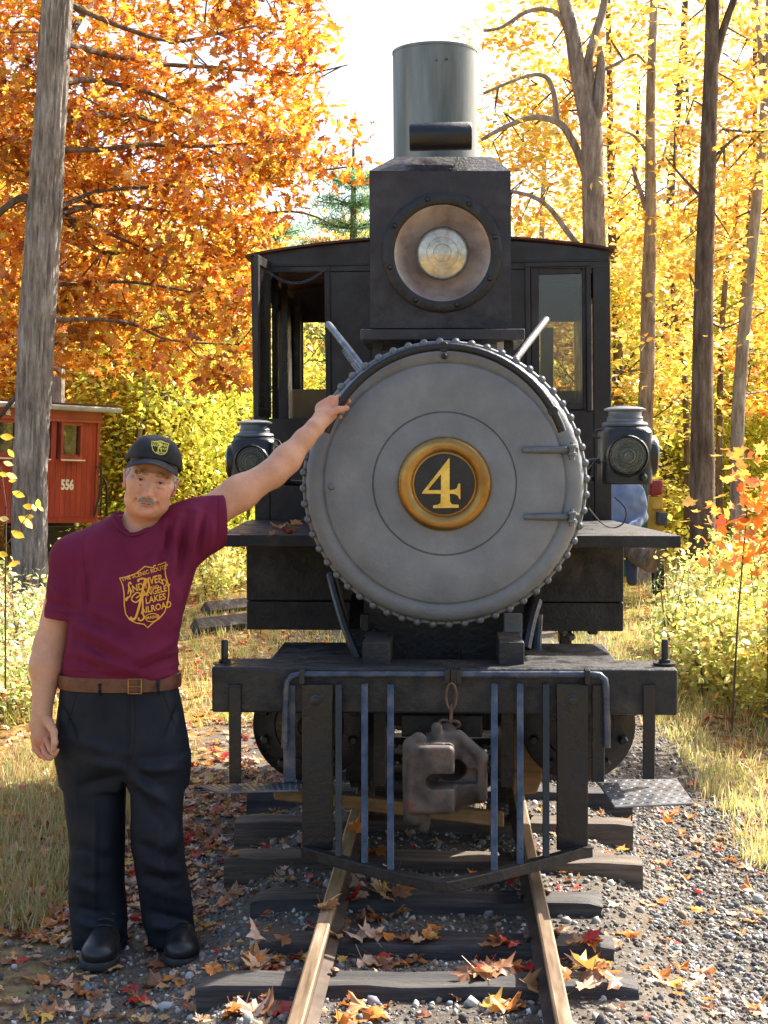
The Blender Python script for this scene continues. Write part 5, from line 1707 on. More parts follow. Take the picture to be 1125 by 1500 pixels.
T8('"THE SCENIC ROUTE"', 66, 490, 400, -16, 0, .93)
T8('ANDY', 112, 410, 572, -17, .15, .82)
T8('IVER', 120, 615, 480, -14, .2, .78)
T8('AND', 44, 610, 562, -13, .1, 1.1)
T8('ANGELEY', 100, 635, 608, -15, .15, .80)
T8('LAKES', 104, 620, 702, -14, .2, .86)
T8('AILROAD', 104, 628, 806, -13, .15, .84)
T8('MAINE', 50, 590, 918, -8, 0, 1)
pieces.append(ribbon(crom(Z8([(340, 530), (322, 505), (308, 540), (330, 600), (330, 660), (300, 690), (282, 720), (275, 700), (305, 680)])), 2.1))
pieces.append(ribbon(crom(Z8([(430, 500), (420, 480), (470, 462), (530, 480), (550, 560), (520, 640), (470, 660)])), [1.5]*2+[3.4]*33+[2]*2 if False else 2.8))
pieces.append(ribbon(crom(Z8([(505, 470), (470, 620), (440, 760), (400, 900), (370, 940), (330, 935), (345, 915)])), 3.4))
pieces.append(ribbon(crom(Z8([(470, 660), (475, 760), (475, 860), (490, 920), (460, 955), (425, 945), (430, 920)])), 2.4))
pieces.append(ribbon(crom(Z8([(395, 690), (440, 660), (440, 635), (400, 630), (350, 680), (350, 720), (400, 740), (455, 690)])), 1.9))
pieces.append(ribbon(crom(Z8([(670, 500), (720, 530), (700, 490), (730, 475), (755, 510), (730, 560)])), 1.5))
pieces.append(ribbon(crom(Z8([(500, 915), (540, 885), (610, 875), (665, 900), (650, 940), (590, 968), (530, 960), (498, 915)])), 1.3))
project(pieces, shirt_bvh, 'shirt_print', M['print'], shirt, .0025)
cap_bvh = BVHTree.FromPolygons([tuple(v) for v in V2], [tuple(f) for f in F2])
Zc = lambda l: [(235+(150+x/8.036-235)*.9, 659+(620+y/8.036-653)*.86) for x, y in l]
pieces = [ribbon(Zc([(572, 145), (620, 152), (690, 142), (740, 165), (795, 185), (778, 230), (765, 290), (735, 322), (690, 330), (620, 305), (585, 270), (572, 210)]), 1.2, True)]
for txt, sz, x, y, an in (('SCENIC', 38, 655, 172, 8), ('SANDY', 46, 632, 205, 8), ('RIVER', 46, 722, 205, 12), ('LAKES', 40, 722, 250, 10), ('MAINE', 36, 690, 302, 6)):
    pieces.append(place(text_mesh(txt, sz*.88/8.036), *Zc([(x, y)])[0], an))
pieces.append(ribbon(crom(Zc([(660, 175), (690, 180), (690, 215), (660, 225), (650, 290), (630, 295)])), 1.8))
pieces.append(ribbon(crom(Zc([(665, 225), (690, 260), (700, 300)])), 1.5))
project(pieces, cap_bvh, 'cap_badge', M['stitch'], capo, .002)
# ================================================================== leaves and foliage
def fan(outline, lift=.0, curl=.0):
    """leaf template: centre + outline points, triangles; curled upward at the rim"""
    V = [(0, 0, lift)]
    for x, y in outline:
        r2 = x*x+y*y
        V.append((x, y, curl*r2))
    n = len(outline)
    F = [(0, i+1, (i+1) % n+1) for i in range(n)]
    return np.array(V, float), np.array(F)
def maple_outline(seed):
    r_ = np.random.default_rng(seed); out = []
    for ang, rad in ((-90, .16), (-62, .46), (-40, .42), (-14, .60), (6, .50), (20, .66), (29, .92), (42, .62), (54, .56), (63, .72), (74, .62), (82, .78), (90, 1.06), (98, .78), (106, .62), (117, .72), (126, .56), (138, .62), (151, .92), (160, .66), (174, .50), (194, .60), (220, .42), (242, .46)):
        out.append((rad*.55*math.cos(R(ang))*r_.uniform(.9, 1.1), rad*.55*math.sin(R(ang))*r_.uniform(.9, 1.1)))
    return out
def oak_outline(seed=0):
    r_ = np.random.default_rng(seed); half = [(0.03, -.5), (.10, -.34), (.05, -.28), (.20, -.14), (.08, -.05), (.30, .10), (.12, .16), (.22, .36), (.07, .36), (.0, .52)]
    L_ = [(x*r_.uniform(.85, 1.15), y) for x, y in half]
    return L_+[(-x, y) for x, y in reversed(half[:-1])]
MAPLE = [fan(maple_outline(k), .0, c) for k, c in enumerate((.25, -.35, .55, .1, -.2))]
OAK = fan(oak_outline(), .04, -.25)
LEAF6 = (np.array([(0, -.5, 0), (.28, -.12, .06), (.24, .2, .05), (0, .5, -.05), (-.24, .2, .05), (-.28, -.12, .06)], float), np.array([(0, 1, 5), (1, 2, 5), (2, 4, 5), (2, 3, 4)]))
QUAD = (np.array([(0, -.5, 0), (.3, 0, .08), (0, .5, 0), (-.3, 0, .08)], float), np.array([(0, 1, 2, 3)]))
def palette(n, cols, wts, var=.18):
    c = np.array(cols)[rng.choice(len(cols), n, p=np.array(wts)/sum(wts))]
    return np.clip(c*rng.uniform(1-var, 1+var, (n, 1))*rng.uniform(.94, 1.06, (n, 3)), 0, .95)
ORANGE = ([(.80, .32, .035), (.62, .19, .02), (.88, .52, .06), (.36, .10, .018), (.9, .62, .10)], [5, 4, 4, 2, 1.5])
GOLD = ([(.92, .64, .12), (.90, .50, .08), (.95, .78, .24), (.74, .66, .14), (.80, .34, .06), (.95, .88, .50)], [6, 5, 3, 1.5, 2, 1.5])
LIME = ([(.66, .68, .08), (.80, .74, .10), (.42, .52, .06), (.90, .72, .12)], [5, 4, 2, 3])
BUSH = ([(.62, .62, .14), (.42, .46, .10), (.82, .76, .30), (.86, .64, .18), (.28, .34, .07), (.80, .42, .12)], [5, 3, 4, 3, 1.5, 1])
FLAME = ([(.88, .36, .06), (.82, .22, .05), (.92, .52, .10), (.55, .12, .05)], [6, 1.2, 3, .6])

def leafcloud(centres, per, sig, size, pal, tpl=LEAF6, flat=.6, tilt=.9, clcol=.22):
    """leaves in gaussian clumps round the centres"""
    c = np.repeat(np.array(centres), per, axis=0)
    n = len(c)
    P = c + rng.normal(0, 1, (n, 3))*np.array([sig, sig, sig*flat])
    S_ = rng.uniform(size*.65, size*1.25, n)
    tint = np.repeat(rng.uniform(1-clcol, 1+clcol, (len(centres), 1)), per, axis=0)
    C_ = np.clip(palette(n, *pal)*tint, 0, .95)
    return scatter(tpl[0], tpl[1], P, S_, rand_rot(n, tilt), C_)

def merge(parts):
    Vs = []; Fs = []; Cs = []; o = 0
    for V, F, C_ in parts:
        Vs.append(V); Fs.append(F+o); Cs.append(C_); o += len(V)
    return np.concatenate(Vs), np.concatenate(Fs), np.concatenate(Cs)

def barkmat(name, c1, c2, c3, sc=1, strength=.9):
    m, n, l, out = new_mat(name)
    b = n.new('ShaderNodeBsdfPrincipled'); b.inputs['Roughness'].default_value = .9; b.inputs['Specular IOR Level'].default_value = .15
    f = noise_n(n, l, 9*sc, 6, .7, stretch=(2.2, 2.2, .45)); f2 = noise_n(n, l, 1.6*sc, 4)
    ad = n.new('ShaderNodeMath'); ad.operation = 'MULTIPLY_ADD'; ad.inputs[1].default_value = .45; ad.inputs[2].default_value = -.22
    l.new(f2, ad.inputs[0]); a2 = n.new('ShaderNodeMath'); a2.operation = 'ADD'; l.new(f, a2.inputs[0]); l.new(ad.outputs[0], a2.inputs[1])
    l.new(ramp(n, l, a2.outputs[0], [(.3, c1), (.5, c2), (.72, c3)]), b.inputs['Base Color'])
    bp = n.new('ShaderNodeBump'); bp.inputs['Strength'].default_value = strength; bp.inputs['Distance'].default_value = .02
    l.new(noise_n(n, l, 14*sc, 6, .75, stretch=(1.8, 1.8, .8)), bp.inputs['Height']); l.new(bp.outputs[0], b.inputs['Normal'])
    l.new(b.outputs[0], out.inputs[0]); return m
M['bark'] = barkmat('grey_bark', (.13, .105, .085), (.29, .25, .21), (.48, .44, .39))
M['bark2'] = barkmat('dark_bark', (.06, .042, .032), (.13, .095, .07), (.25, .20, .155))
M['twig'] = pm('twig', [(.3, (.06, .04, .03)), (.7, (.15, .11, .08))], 8, (.8, .9), bump=0)

def limb(mb, path, Y, n=10):
    """path rows (px, py, width px[, dY])"""
    P_ = []; r_ = []
    pts = [Vector(at(p[0], p[1], Y+(p[3] if len(p) > 3 else 0))) for p in path]
    ws = [p[2]/2/(FPX/Y) for p in path]
    Pp = [pts[0]]+pts+[pts[-1]]
    for i in range(1, len(Pp)-2):
        for t in np.linspace(0, 1, 5, endpoint=False):
            a, b, c, d = Pp[i-1:i+3]
            P_.append(.5*((2*b)+(-a+c)*t+(2*a-5*b+4*c-d)*t*t+(-a+3*b-3*c+d)*t**3)); r_.append(ws[i-1]*(1-t)+ws[i]*t)
    P_.append(pts[-1]); r_.append(ws[-1])
    mb.tube(P_, r_, n); return P_

# ------------------------------------------------------------------ the oak at the left
YO = 14.5
oak = thing('oak_tree', 'orange leaved oak with tall grey furrowed trunk at the left edge', 'tree', tuple(at(44, 905, YO)))
path = [(44, 915, 62), (43, 880, 52), (43, 800, 46), (44, 700, 45), (48, 600, 46), (53, 500, 47), (60, 400, 47), (66, 300, 46), (72, 200, 42), (80, 60, 40), (88, -60, 37), (96, -200, 34)]
pts = []; rad = []
pp = [Vector(at(p[0], p[1], YO)) for p in path]
zz = [p.z for p in pp]; order = np.argsort(zz)
zs = np.linspace(min(zz)-.1, max(zz), 520)
xs = np.interp(zs, np.array(zz)[order], np.array([p.x for p in pp])[order]); rs = np.interp(zs, np.array(zz)[order], np.array([p[2]/2/(FPX/YO) for p in path])[order])
na = 120
A_ = np.linspace(0, 2*PI, na, endpoint=False)
ZZ, AA = np.meshgrid(zs, A_, indexing='ij')
Pn = np.stack([np.cos(AA)*3.6, np.sin(AA)*3.6, ZZ*2.2], -1)
wv = fbm(Pn*.8, 4, 2)*.35
ridge = 1-np.abs(vnoise(np.stack([np.cos(AA)*9+wv, np.sin(AA)*9+wv, ZZ*2.2], -1), 8))*2.0
ridge2 = 1-np.abs(vnoise(np.stack([np.cos(AA)*16+wv, np.sin(AA)*16-wv, ZZ*6], -1), 12))*2.0
rr_ = rs[:, None]*(1+.05*vnoise(np.stack([np.cos(AA)*1.5, np.sin(AA)*1.5, ZZ*.9], -1), 2)) + .017*ridge+.010*ridge2
V = np.stack([xs[:, None]+rr_*np.cos(AA), YO+rr_*np.sin(AA), ZZ], -1).reshape(-1, 3)
idx = np.arange(len(zs)*na).reshape(len(zs), na)
F = np.stack([idx[:-1], np.roll(idx, -1, 1)[:-1], np.roll(idx, -1, 1)[1:], idx[1:]], -1).reshape(-1, 4)
put('trunk', fast_mesh('trunk', V, F, M['bark'], smooth=True), oak)
limbs = [[(62, 310, 16), (30, 290, 12), (-20, 330, 8)], [(50, 560, 10), (20, 585, 8), (0, 610, 6), (-30, 640, 5)],
         [(66, 330, 16), (90, 300, 12, .8), (108, 330, 9, 1.2), (150, 370, 7, 1.5), (210, 365, 4, 2)],
         [(84, 90, 14), (110, 40, 10, .6), (130, 10, 8, 1), (170, -40, 6, 1.5)],
         [(70, 240, 14), (90, 221, 9, .4), (150, 219, 8, .9), (210, 212, 7, 1.2), (300, 214, 6, 1.5), (413, 207, 3, 2)],
         [(66, 300, 13), (95, 300, 9, .6), (145, 280, 7, 1.2), (225, 274, 6, 1.5), (300, 270, 5, 1.8), (350, 298, 3, 2)],
         [(60, 340, 11), (90, 318, 8, .5), (125, 328, 7, .9), (215, 366, 4, 1.3)],
         [(56, 430, 9), (100, 415, 6, .5), (200, 414, 5, 1), (290, 430, 3, 1.3)],
         [(54, 470, 9), (140, 468, 6, .5), (195, 475, 6, .9), (250, 498, 4, 1.2), (350, 505, 3, 1.5)],
         [(80, 120, 13), (140, 118, 8, .8), (215, 135, 7, 1.2), (280, 165, 6, 1.5), (325, 190, 5, 1.8), (420, 215, 3, 2)],
         [(90, 0, 12), (180, 40, 8, .8), (260, 60, 6, 1.2), (360, 40, 4, 1.6), (470, 25, 2, 2)],
         [(86, 60, 12), (200, 90, 8, 1.5), (330, 100, 6, 2.2), (430, 110, 4, 2.5), (510, 95, 2, 2.8)],
         [(74, 180, 10), (200, 170, 7, 2), (340, 235, 6, 2.6), (450, 250, 4, 3), (535, 240, 2, 3)],
         [(66, 320, 9), (160, 300, 7, 2), (320, 320, 6, 2.6), (430, 310, 4, 2.8), (490, 330, 2, 3)]]
limbpts = []
for L_ in limbs:
    mb = MB(); P_ = limb(mb, L_, YO, 8); mb.build('limb', M['bark2'], oak, smooth=True); limbpts += P_[4:]
limbpts = np.array([tuple(p) for p in limbpts])
poly = [(-60, -80), (490, -80), (480, 0), (505, 40), (500, 75), (455, 90), (500, 130), (480, 160), (520, 190), (545, 215), (535, 255), (500, 270), (520, 300), (505, 335), (455, 340), (430, 345), (400, 380), (385, 470), (368, 520), (365, 560), (335, 575), (300, 545), (255, 590), (235, 560), (200, 590), (175, 540), (140, 560), (100, 520), (60, 545), (20, 520), (-60, 540)]
def inside(x, y, poly):
    c = False; n = len(poly); j = n-1
    for i in range(n):
        xi, yi = poly[i]; xj, yj = poly[j]
        if (yi > y) != (yj > y) and x < (xj-xi)*(y-yi)/(yj-yi)+xi: c = not c
        j = i
    return c
cent = []; pxc = []
while len(cent) < 430:
    x, y = random.uniform(-60, 550), random.uniform(-80, 595)
    if inside(x, y, poly):
        d = .45+3.2*random.random()
        # loosen towards the right edge and low fringe
        if x > 440 and random.random() < .35: continue
        c_ = at(x, y, YO+d); t_ = d/svec.y; hx, hz = c_.x-t_*svec.x, c_.z-t_*svec.z
        tx_ = np.interp(hz, zs, xs)
        if abs(hx-tx_) < .34 and random.random() < .9: continue
        cent.append(tuple(at(x, y, YO+d))); pxc.append((x, y))
cent = np.array(cent)
ci, pe = cent, 40
V, F, Cc = leafcloud(cent, 44, .145, .145, ORANGE, OAK, .7, 1.2, .35)
put('crown', fast_mesh('crown', V, F, M['leaf'], Cc), oak, kind='stuff')
# twigs from each clump to the nearest limb
mb = MB()
for c in cent[::2]:
    d = ((limbpts-c)**2).sum(1); j = d.argmin()
    if d[j] < 2.2:
        a = Vector(limbpts[j]); b = Vector(c); mid = (a+b)/2+Vector((random.uniform(-.1, .1), 0, random.uniform(-.05, .12)))
        mb.tube([a, mid, b], [.011, .008, .004], 4, cap=False)
mb.build('twigs', M['twig'], oak, kind='stuff')
# the nearest leaves one by one
lm_ = []
for k in range(6):
    c_ = ORANGE[0][k % 5]
    col = np.tile(np.array(c_), (len(OAK[0]), 1))
    lm_.append(fast_mesh('leaf', OAK[0]*np.array([1, 1, 1.0]), OAK[1], M['leaf'], col))
Rm = rand_rot(290, 1.2)
for k in range(290):
    c = cent[rng.integers(0, len(cent))]
    o = bpy.data.objects.new('leaf', lm_[k % 6]); COL.objects.link(o); o.parent = oak
    sc_ = random.uniform(.12, .19)
    p = Vector((c[0]+rng.normal(0, .2), YO+.25+random.random()*.5, c[2]+rng.normal(0, .15)))
    o.matrix_basis = Matrix.Translation(p-oak.location) @ Matrix(Rm[k].tolist()).to_4x4() @ Matrix.Scale(sc_, 4)

# ------------------------------------------------------------------ yellow maples on the right
def near_tree(name, label, Y, paths, region, ncl, pal, size=.11, per=46, sig=.20, bark='bark', depth=(.05, 3.0), group=None, cat='tree', tpl=LEAF6):
    root = thing(name, label, cat, tuple(at(paths[0][0][0], 655+1.65*FPX/Y, Y)), group)
    lp = []
    for i, p in enumerate(paths):
        mb = MB()
        if i == 0:  # carry the trunk down to the ground
            x0, y0, w0 = p[0][:3]
            p = [(x0+(x0-p[1][0])*.15, 655+1.7*FPX/Y, w0*1.35), (x0+(x0-p[1][0])*.1, 655+1.3*FPX/Y, w0*1.08)]+list(p)
        P_ = limb(mb, p, Y, 12 if i == 0 else 8); lp += P_
        o = mb.build('trunk' if i == 0 else 'branch', M[bark], root, smooth=True)
    cl = []
    xs = [q_[0] for q_ in region]; ys = [q_[1] for q_ in region]
    while len(cl) < ncl:
        x, y = random.uniform(min(xs), max(xs)), random.uniform(min(ys), max(ys))
        if inside(x, y, region): cl.append(tuple(at(x, y, Y+random.uniform(*depth))))
    V, F, Cc = leafcloud(cl, per, sig, size, pal, tpl, .36, .75, .3)
    put('crown', fast_mesh('crown', V, F, M['leaf'], Cc), root, kind='stuff')
    mb = MB(); lpa = np.array([tuple(p) for p in lp])
    for c in cl[::3]:
        d = ((lpa-np.array(c))**2).sum(1); j = d.argmin()
        a = Vector(lpa[j]); b = Vector(c); mid = (a+b)/2+Vector((random.uniform(-.2, .2), 0, random.uniform(-.05, .3)))
        mb.tube([a, mid, b], [.014, .009, .004], 4, cap=False)
    mb.build('twigs', M['twig'], root, kind='stuff')
    return root
near_tree('maple_tree', 'forked grey maple with a broken stub rising just behind the cab roof', 17,
    [[(872, 640, 36), (871, 420, 35), (870, 330, 33), (868, 250, 32), (866, 190, 32), (856, 150, 26), (846, 100, 24), (838, 50, 21), (826, 0, 19), (818, -60, 16)],
     [(866, 190, 22), (876, 150, 20), (880, 100, 14), (879, 68, 7)],
     [(858, 160, 14), (864, 120, 14), (862, 90, 13), (872, 50, 12), (884, 10, 11), (892, -50, 9)],
     [(860, 262, 13), (850, 232, 12), (832, 195, 11), (815, 178, 10), (780, 172, 8), (740, 186, 7), (705, 205, 5)],
     [(815, 178, 9), (812, 140, 8), (800, 113, 7), (770, 112, 5), (708, 137, 4)],
     [(847, 360, 9), (828, 335, 8), (805, 305, 7), (780, 288, 6), (748, 280, 5)],
     [(846, 100, 9), (824, 30, 8), (800, 14, 7), (770, 18, 6), (735, 40, 5), (708, 45, 4)],
     [(866, 110, 6), (900, 95, 5), (930, 80, 4), (945, 92, 3)]],
    [(700, 345), (712, 210), (760, 95), (705, 40), (790, -40), (905, -40), (915, 200), (905, 500), (895, 600), (880, 360), (750, 350)], 105, GOLD, .105, 42, .20)
near_tree('maple_tree', 'tall straight brown trunk with golden leaves, third large trunk right of the cab', 15,
    [[(1029, 690, 36), (1029, 560, 31), (1031, 420, 28), (1035, 300, 25), (1039, 180, 23), (1042, 90, 21), (1044, 0, 20), (1046, -80, 18)],
     [(1042, 120, 13), (1052, 70, 12), (1064, 30, 11), (1078, -10, 10), (1092, -70, 8)],
     [(1036, 470, 4), (1060, 480, 3), (1085, 470, 2)], [(1038, 300, 5), (1000, 260, 4), (975, 230, 2)], [(1036, 240, 5), (1080, 200, 4), (1120, 190, 3)]],
    [(985, 300), (1000, 120), (1010, -30), (1140, -40), (1140, 260), (1080, 330), (1060, 560), (1000, 560)], 70, GOLD, .10, 44, .18, 'bark2')
near_tree('maple_tree', 'slender grey maple trunk standing between the cab and the tall brown trunk', 18,
    [[(944, 650, 24), (948, 540, 22), (950, 420, 21), (953, 330, 18), (953, 250, 16), (953, 150, 14), (956, 60, 12), (960, -60, 10)],
     [(952, 230, 5), (930, 200, 4), (905, 190, 3)], [(954, 260, 5), (968, 240, 4), (980, 200, 3)], [(950, 320, 9), (938, 280, 7), (925, 240, 4)]],
    [(890, 620), (900, 330), (900, 60), (930, -40), (1000, -40), (1010, 200), (1000, 480), (985, 640)], 85, GOLD, .105, 44, .2)
near_tree('leaning_tree', 'lichen spotted grey trunk leaning out of the frame at the far right', 16.5,
    [[(1080, 650, 20), (1084, 560, 19), (1093, 450, 18), (1104, 340, 17), (1112, 260, 15), (1119, 180, 14), (1124, 80, 12), (1130, -60, 10)],
     [(1119, 160, 8), (1114, 80, 7), (1108, 0, 6), (1104, -60, 5)]],
    [(1060, 600), (1085, 380), (1095, 100), (1100, -40), (1160, -40), (1160, 620)], 70, ([(.90, .55, .07), (.86, .34, .05), (.9, .7, .13), (.75, .2, .04)], [4, 4, 2, 1]), .10, 46, .2)
# thinner stems farther back: trunk only things with sparse crowns
thin = [(20.5, [(906, 650, 16), (905, 500, 14), (898, 380, 13), (895, 260, 11), (893, 120, 9), (890, -40, 7)], 'thin pale stem standing tight against the right edge of the cab'),
        (24, [(974, 650, 19), (976, 520, 17), (980, 400, 14), (984, 250, 12), (998, 100, 10), (1006, -40, 8)], 'grey stem just right of the marker lamp, behind the slender maple'),
        (21, [(1006, 650, 9), (1002, 560, 10), (990, 470, 8), (982, 380, 6)], 'crooked dark stem leaning left between two larger trunks'),
        (20, [(1054, 640, 10), (1057, 500, 9), (1066, 380, 8), (1078, 320, 6), (1076, 200, 4)], 'thin dark stem right of the tall brown trunk, forking high up'),
        (23, [(1084, 600, 12), (1088, 450, 11), (1100, 300, 9), (1106, 150, 7), (1104, -30, 6)], 'dark stem showing behind the leaning lichen spotted trunk'),
        (22, [(84, 600, 22), (86, 480, 20), (90, 380, 17), (94, 250, 13)], 'dark trunk peeking out right of the big oak trunk'),
        (26, [(18, 600, 14), (22, 520, 13), (28, 460, 12), (34, 380, 10)], 'slim trunk above the red carriage roof at the left edge'),
        (27, [(112, 600, 7), (116, 520, 6), (114, 440, 5)], 'thin sapling stem behind the roof end of the red carriage'),
        (24, [(244, 640, 6), (246, 560, 5), (244, 470, 4)], 'thin upright stem in the yellow thicket above the black cap'),
        (24, [(205, 640, 6), (214, 560, 5), (214, 500, 4)], 'pale sapling stem in the yellow thicket left of the black cap'),
        (25, [(345, 700, 8), (338, 600, 7), (334, 500, 5)], 'dark sapling stem beside the left edge of the cab'),
        (28, [(925, 650, 9), (922, 480, 8), (930, 300, 6), (936, 120, 5)], 'faint stem between the pale stem and the slender maple'),
        (30, [(868, 560, 9), (862, 300, 8), (858, 100, 6)], 'faint stem above the cab roof beside the forked maple'),
        (31, [(790, 560, 9), (795, 300, 8), (800, 200, 5)], 'faint stem over the cab roof right of the headlight'),
        (27, [(1020, 560, 7), (1012, 300, 6), (1004, 60, 5)], 'faint stem just left of the tall brown trunk')]
for Y, p, lab in thin:
    root = thing('slender_tree', lab, 'tree', tuple(at(p[0][0], 655+1.65*FPX/Y, Y)))
    mb = MB(); P_ = limb(mb, [(p[0][0], 655+1.7*FPX/Y, p[0][2]*1.2)]+p, Y, 8); mb.build('trunk', M[random.choice(['bark', 'bark2'])], root, smooth=True)
    for k in range(5):
        q_ = P_[random.randrange(len(P_)//2, len(P_))]; sx = random.choice((-1, 1))
        mb = MB(); mb.tube([q_, q_+Vector((sx*.4, .1, .35)), q_+Vector((sx*1.0, .1, .7))], [.02, .014, .004], 5); mb.build('branch', M['twig'], root, smooth=True)
    cl = [tuple(Vector(P_[-1-random.randrange(max(1, len(P_)//2))])+Vector((random.gauss(0, .8), .5+abs(random.gauss(0, .6)), random.gauss(0, .5)))) for _ in range(16)]
    V, F, Cc = leafcloud(cl, 40, .22, .11, GOLD, LEAF6, .5, .8)
    put('crown', fast_mesh('crown', V, F, M['leaf'], Cc), root, kind='stuff')

# ------------------------------------------------------------------ woods behind: shared crowns
def proto_crown(seed, hgt, rad_, ncl, per, size, pal, z0):
    cl = []
    for i in range(ncl):
        t = random.random()
        z = z0+(hgt-z0)*t; r0 = rad_*(math.sin(PI*min(.15+t*.85, 1))**.6)
        a = random.uniform(0, 2*PI); r_ = r0*math.sqrt(random.random())
        cl.append((r_*math.cos(a), r_*math.sin(a), z))
    V, F, Cc = leafcloud(cl, per, .27, size, pal, QUAD, .5, .9)
    return fast_mesh('crown', V, F, M['leaf'], Cc)
def proto_trunk(hgt, r0):
    mb = MB(); P_ = [Vector((random.gauss(0, .04)*i, random.gauss(0, .04)*i, -.1+hgt*i/7)) for i in range(8)]
    mb.tube(P_, [r0*(1.15-.13*i) for i in range(8)], 8, cap=False)
    for k in range(9):
        b = P_[random.randrange(3, 8)]; a = random.uniform(0, 2*PI); d = Vector((math.cos(a), math.sin(a), .6))
        mb.tube([b, b+d*.8, b+d*1.7+Vector((0, 0, .3))], [r0*.35, r0*.2, r0*.06], 5, cap=False)
    me = bpy.data.meshes.new('trunk'); me.from_pydata(mb.v, [], mb.f); setmat(me, M['bark2'])
    me.polygons.foreach_set('use_smooth', [True]*len(me.polygons))
    return me
WHITEISH = ([(.92, .66, .12), (.95, .8, .25), (.88, .5, .08), (.7, .66, .12)], [5, 3, 3, 2])
crowns = [proto_crown(k, 11, 2.3, 210, 46, .15, WHITEISH, 2.2) for k in range(4)]
trunks = [proto_trunk(9.5, .13) for k in range(4)]
low = [proto_crown(10+k, 3.6, 1.3, 80, 52, .10, LIME, .25) for k in range(3)]
ltr = [proto_trunk(2.8, .035) for k in range(3)]
def place_tree(x, y, me_c, me_t, sc_, rot, color, label, name, group, cat='tree'):
    z = gz(x, y)
    root = thing(name, label, cat, (x, y, z), group)
    root.rotation_euler = (0, 0, rot); root.scale = (sc_[0], sc_[0], sc_[1])
    for me, nm in ((me_t, 'trunk'), (me_c, 'crown')):
        o = bpy.data.objects.new(nm, me); COL.objects.link(o); o.parent = root
        if nm == 'crown': o.color = color; o['kind'] = 'stuff'
    return root
cnt = 0
ORD = ['first', 'second', 'third', 'fourth', 'fifth', 'sixth', 'seventh', 'eighth', 'ninth', 'tenth', 'eleventh', 'twelfth', 'thirteenth', 'fourteenth', 'fifteenth', 'sixteenth', 'seventeenth', 'eighteenth', 'nineteenth', 'twentieth']
def nth(k): return ', %s from the left' % ORD[k]
for (pa, pb, ya, yb, n, hs, tint, lab) in (
        (-160, 130, 25, 42, 7, (.6, .85), (1, .92, .8, 1), 'golden tree behind the red carriage'),
        (130, 420, 30, 44, 6, (.42, .58), (1, .86, .7, 1), 'orange tree far behind the man'),
        (900, 1320, 26, 44, 9, (.42, .75), (1, 1, .9, 1), 'golden tree deep in the right-hand woods'),
        (745, 900, 28, 44, 6, (.42, .56), (1, .9, .75, 1), 'orange tree beyond the cab roof'),
        (420, 700, 34, 46, 9, (.45, .62), (.9, .85, .75, 1), 'low tree far behind the locomotive')):
    for k in range(n):
        Y = random.uniform(ya, yb); px = pa+(pb-pa)*(k+random.random())/n
        place_tree(pxX(px, Y), Y, random.choice(crowns), random.choice(trunks), (random.uniform(.8, 1.05), random.uniform(*hs)), random.uniform(0, 6.28),
                   (tint[0], tint[1]*random.uniform(.7, 1.05), tint[2]*random.uniform(.6, 1.1), 1), lab+nth(k), 'forest_tree', lab.split(' tree ')[0]+' trees, '+lab.split(' tree ')[1])
for (pa, pb, ya, yb, n, hs, tint, lab) in (
        (165, 385, 19, 28, 17, (.8, 1.5), (1, 1, 1, 1), 'yellow-green sapling in the thicket behind the man'),
        (-120, 80, 24, 30, 6, (.8, 1.3), (1.1, .85, .8, 1), 'yellow-green sapling behind the red carriage'),
        (890, 1300, 18, 28, 18, (.7, 1.3), (1, 1, 1, 1), 'yellow-green sapling in the thicket below the right-hand trunks'),
        (385, 890, 24, 32, 10, (.7, 1.1), (1, .9, .9, 1), 'yellow-green sapling beyond the locomotive')):
    for k in range(n):
        Y = random.uniform(ya, yb); px = pa+(pb-pa)*(k+random.random())/n
        if px < 330: Y = max(Y, 24+random.random()*3)
        place_tree(pxX(px, Y), Y, random.choice(low), random.choice(ltr), (random.uniform(.8, 1.2), random.uniform(*hs)), random.uniform(0, 6.28),
                   (tint[0]*random.uniform(.8, 1.1), tint[1]*random.uniform(.75, 1.05), tint[2], 1), lab+nth(k), 'sapling', 'saplings, '+lab.split('sapling ')[1], 'sapling')
# far woods as one mass
cl = []
for i in range(2600):
    px = random.uniform(-400, 1600)
    Y = random.uniform(48, 62)
    top = 420 if 440 < px < 735 else (380 if px < 760 else 360)
    top += 60*math.sin(px*.021)+30*math.sin(px*.057)
    py = 690-(690-top)*random.random()**.75
    cl.append(tuple(at(px, py, Y)))
V, F, Cc = leafcloud(cl, 26, .6, .34, ([(.86, .58, .12), (.80, .42, .08), (.55, .58, .12), (.30, .36, .10), (.62, .26, .06)], [5, 4, 3, 2, 1]), QUAD, .7, 1.2, .3)
put('distant_woods', fast_mesh('distant_woods', V, F, M['leaf'], Cc), None, kind='stuff', label='far autumn wood closing the view behind the trees', category='woods')
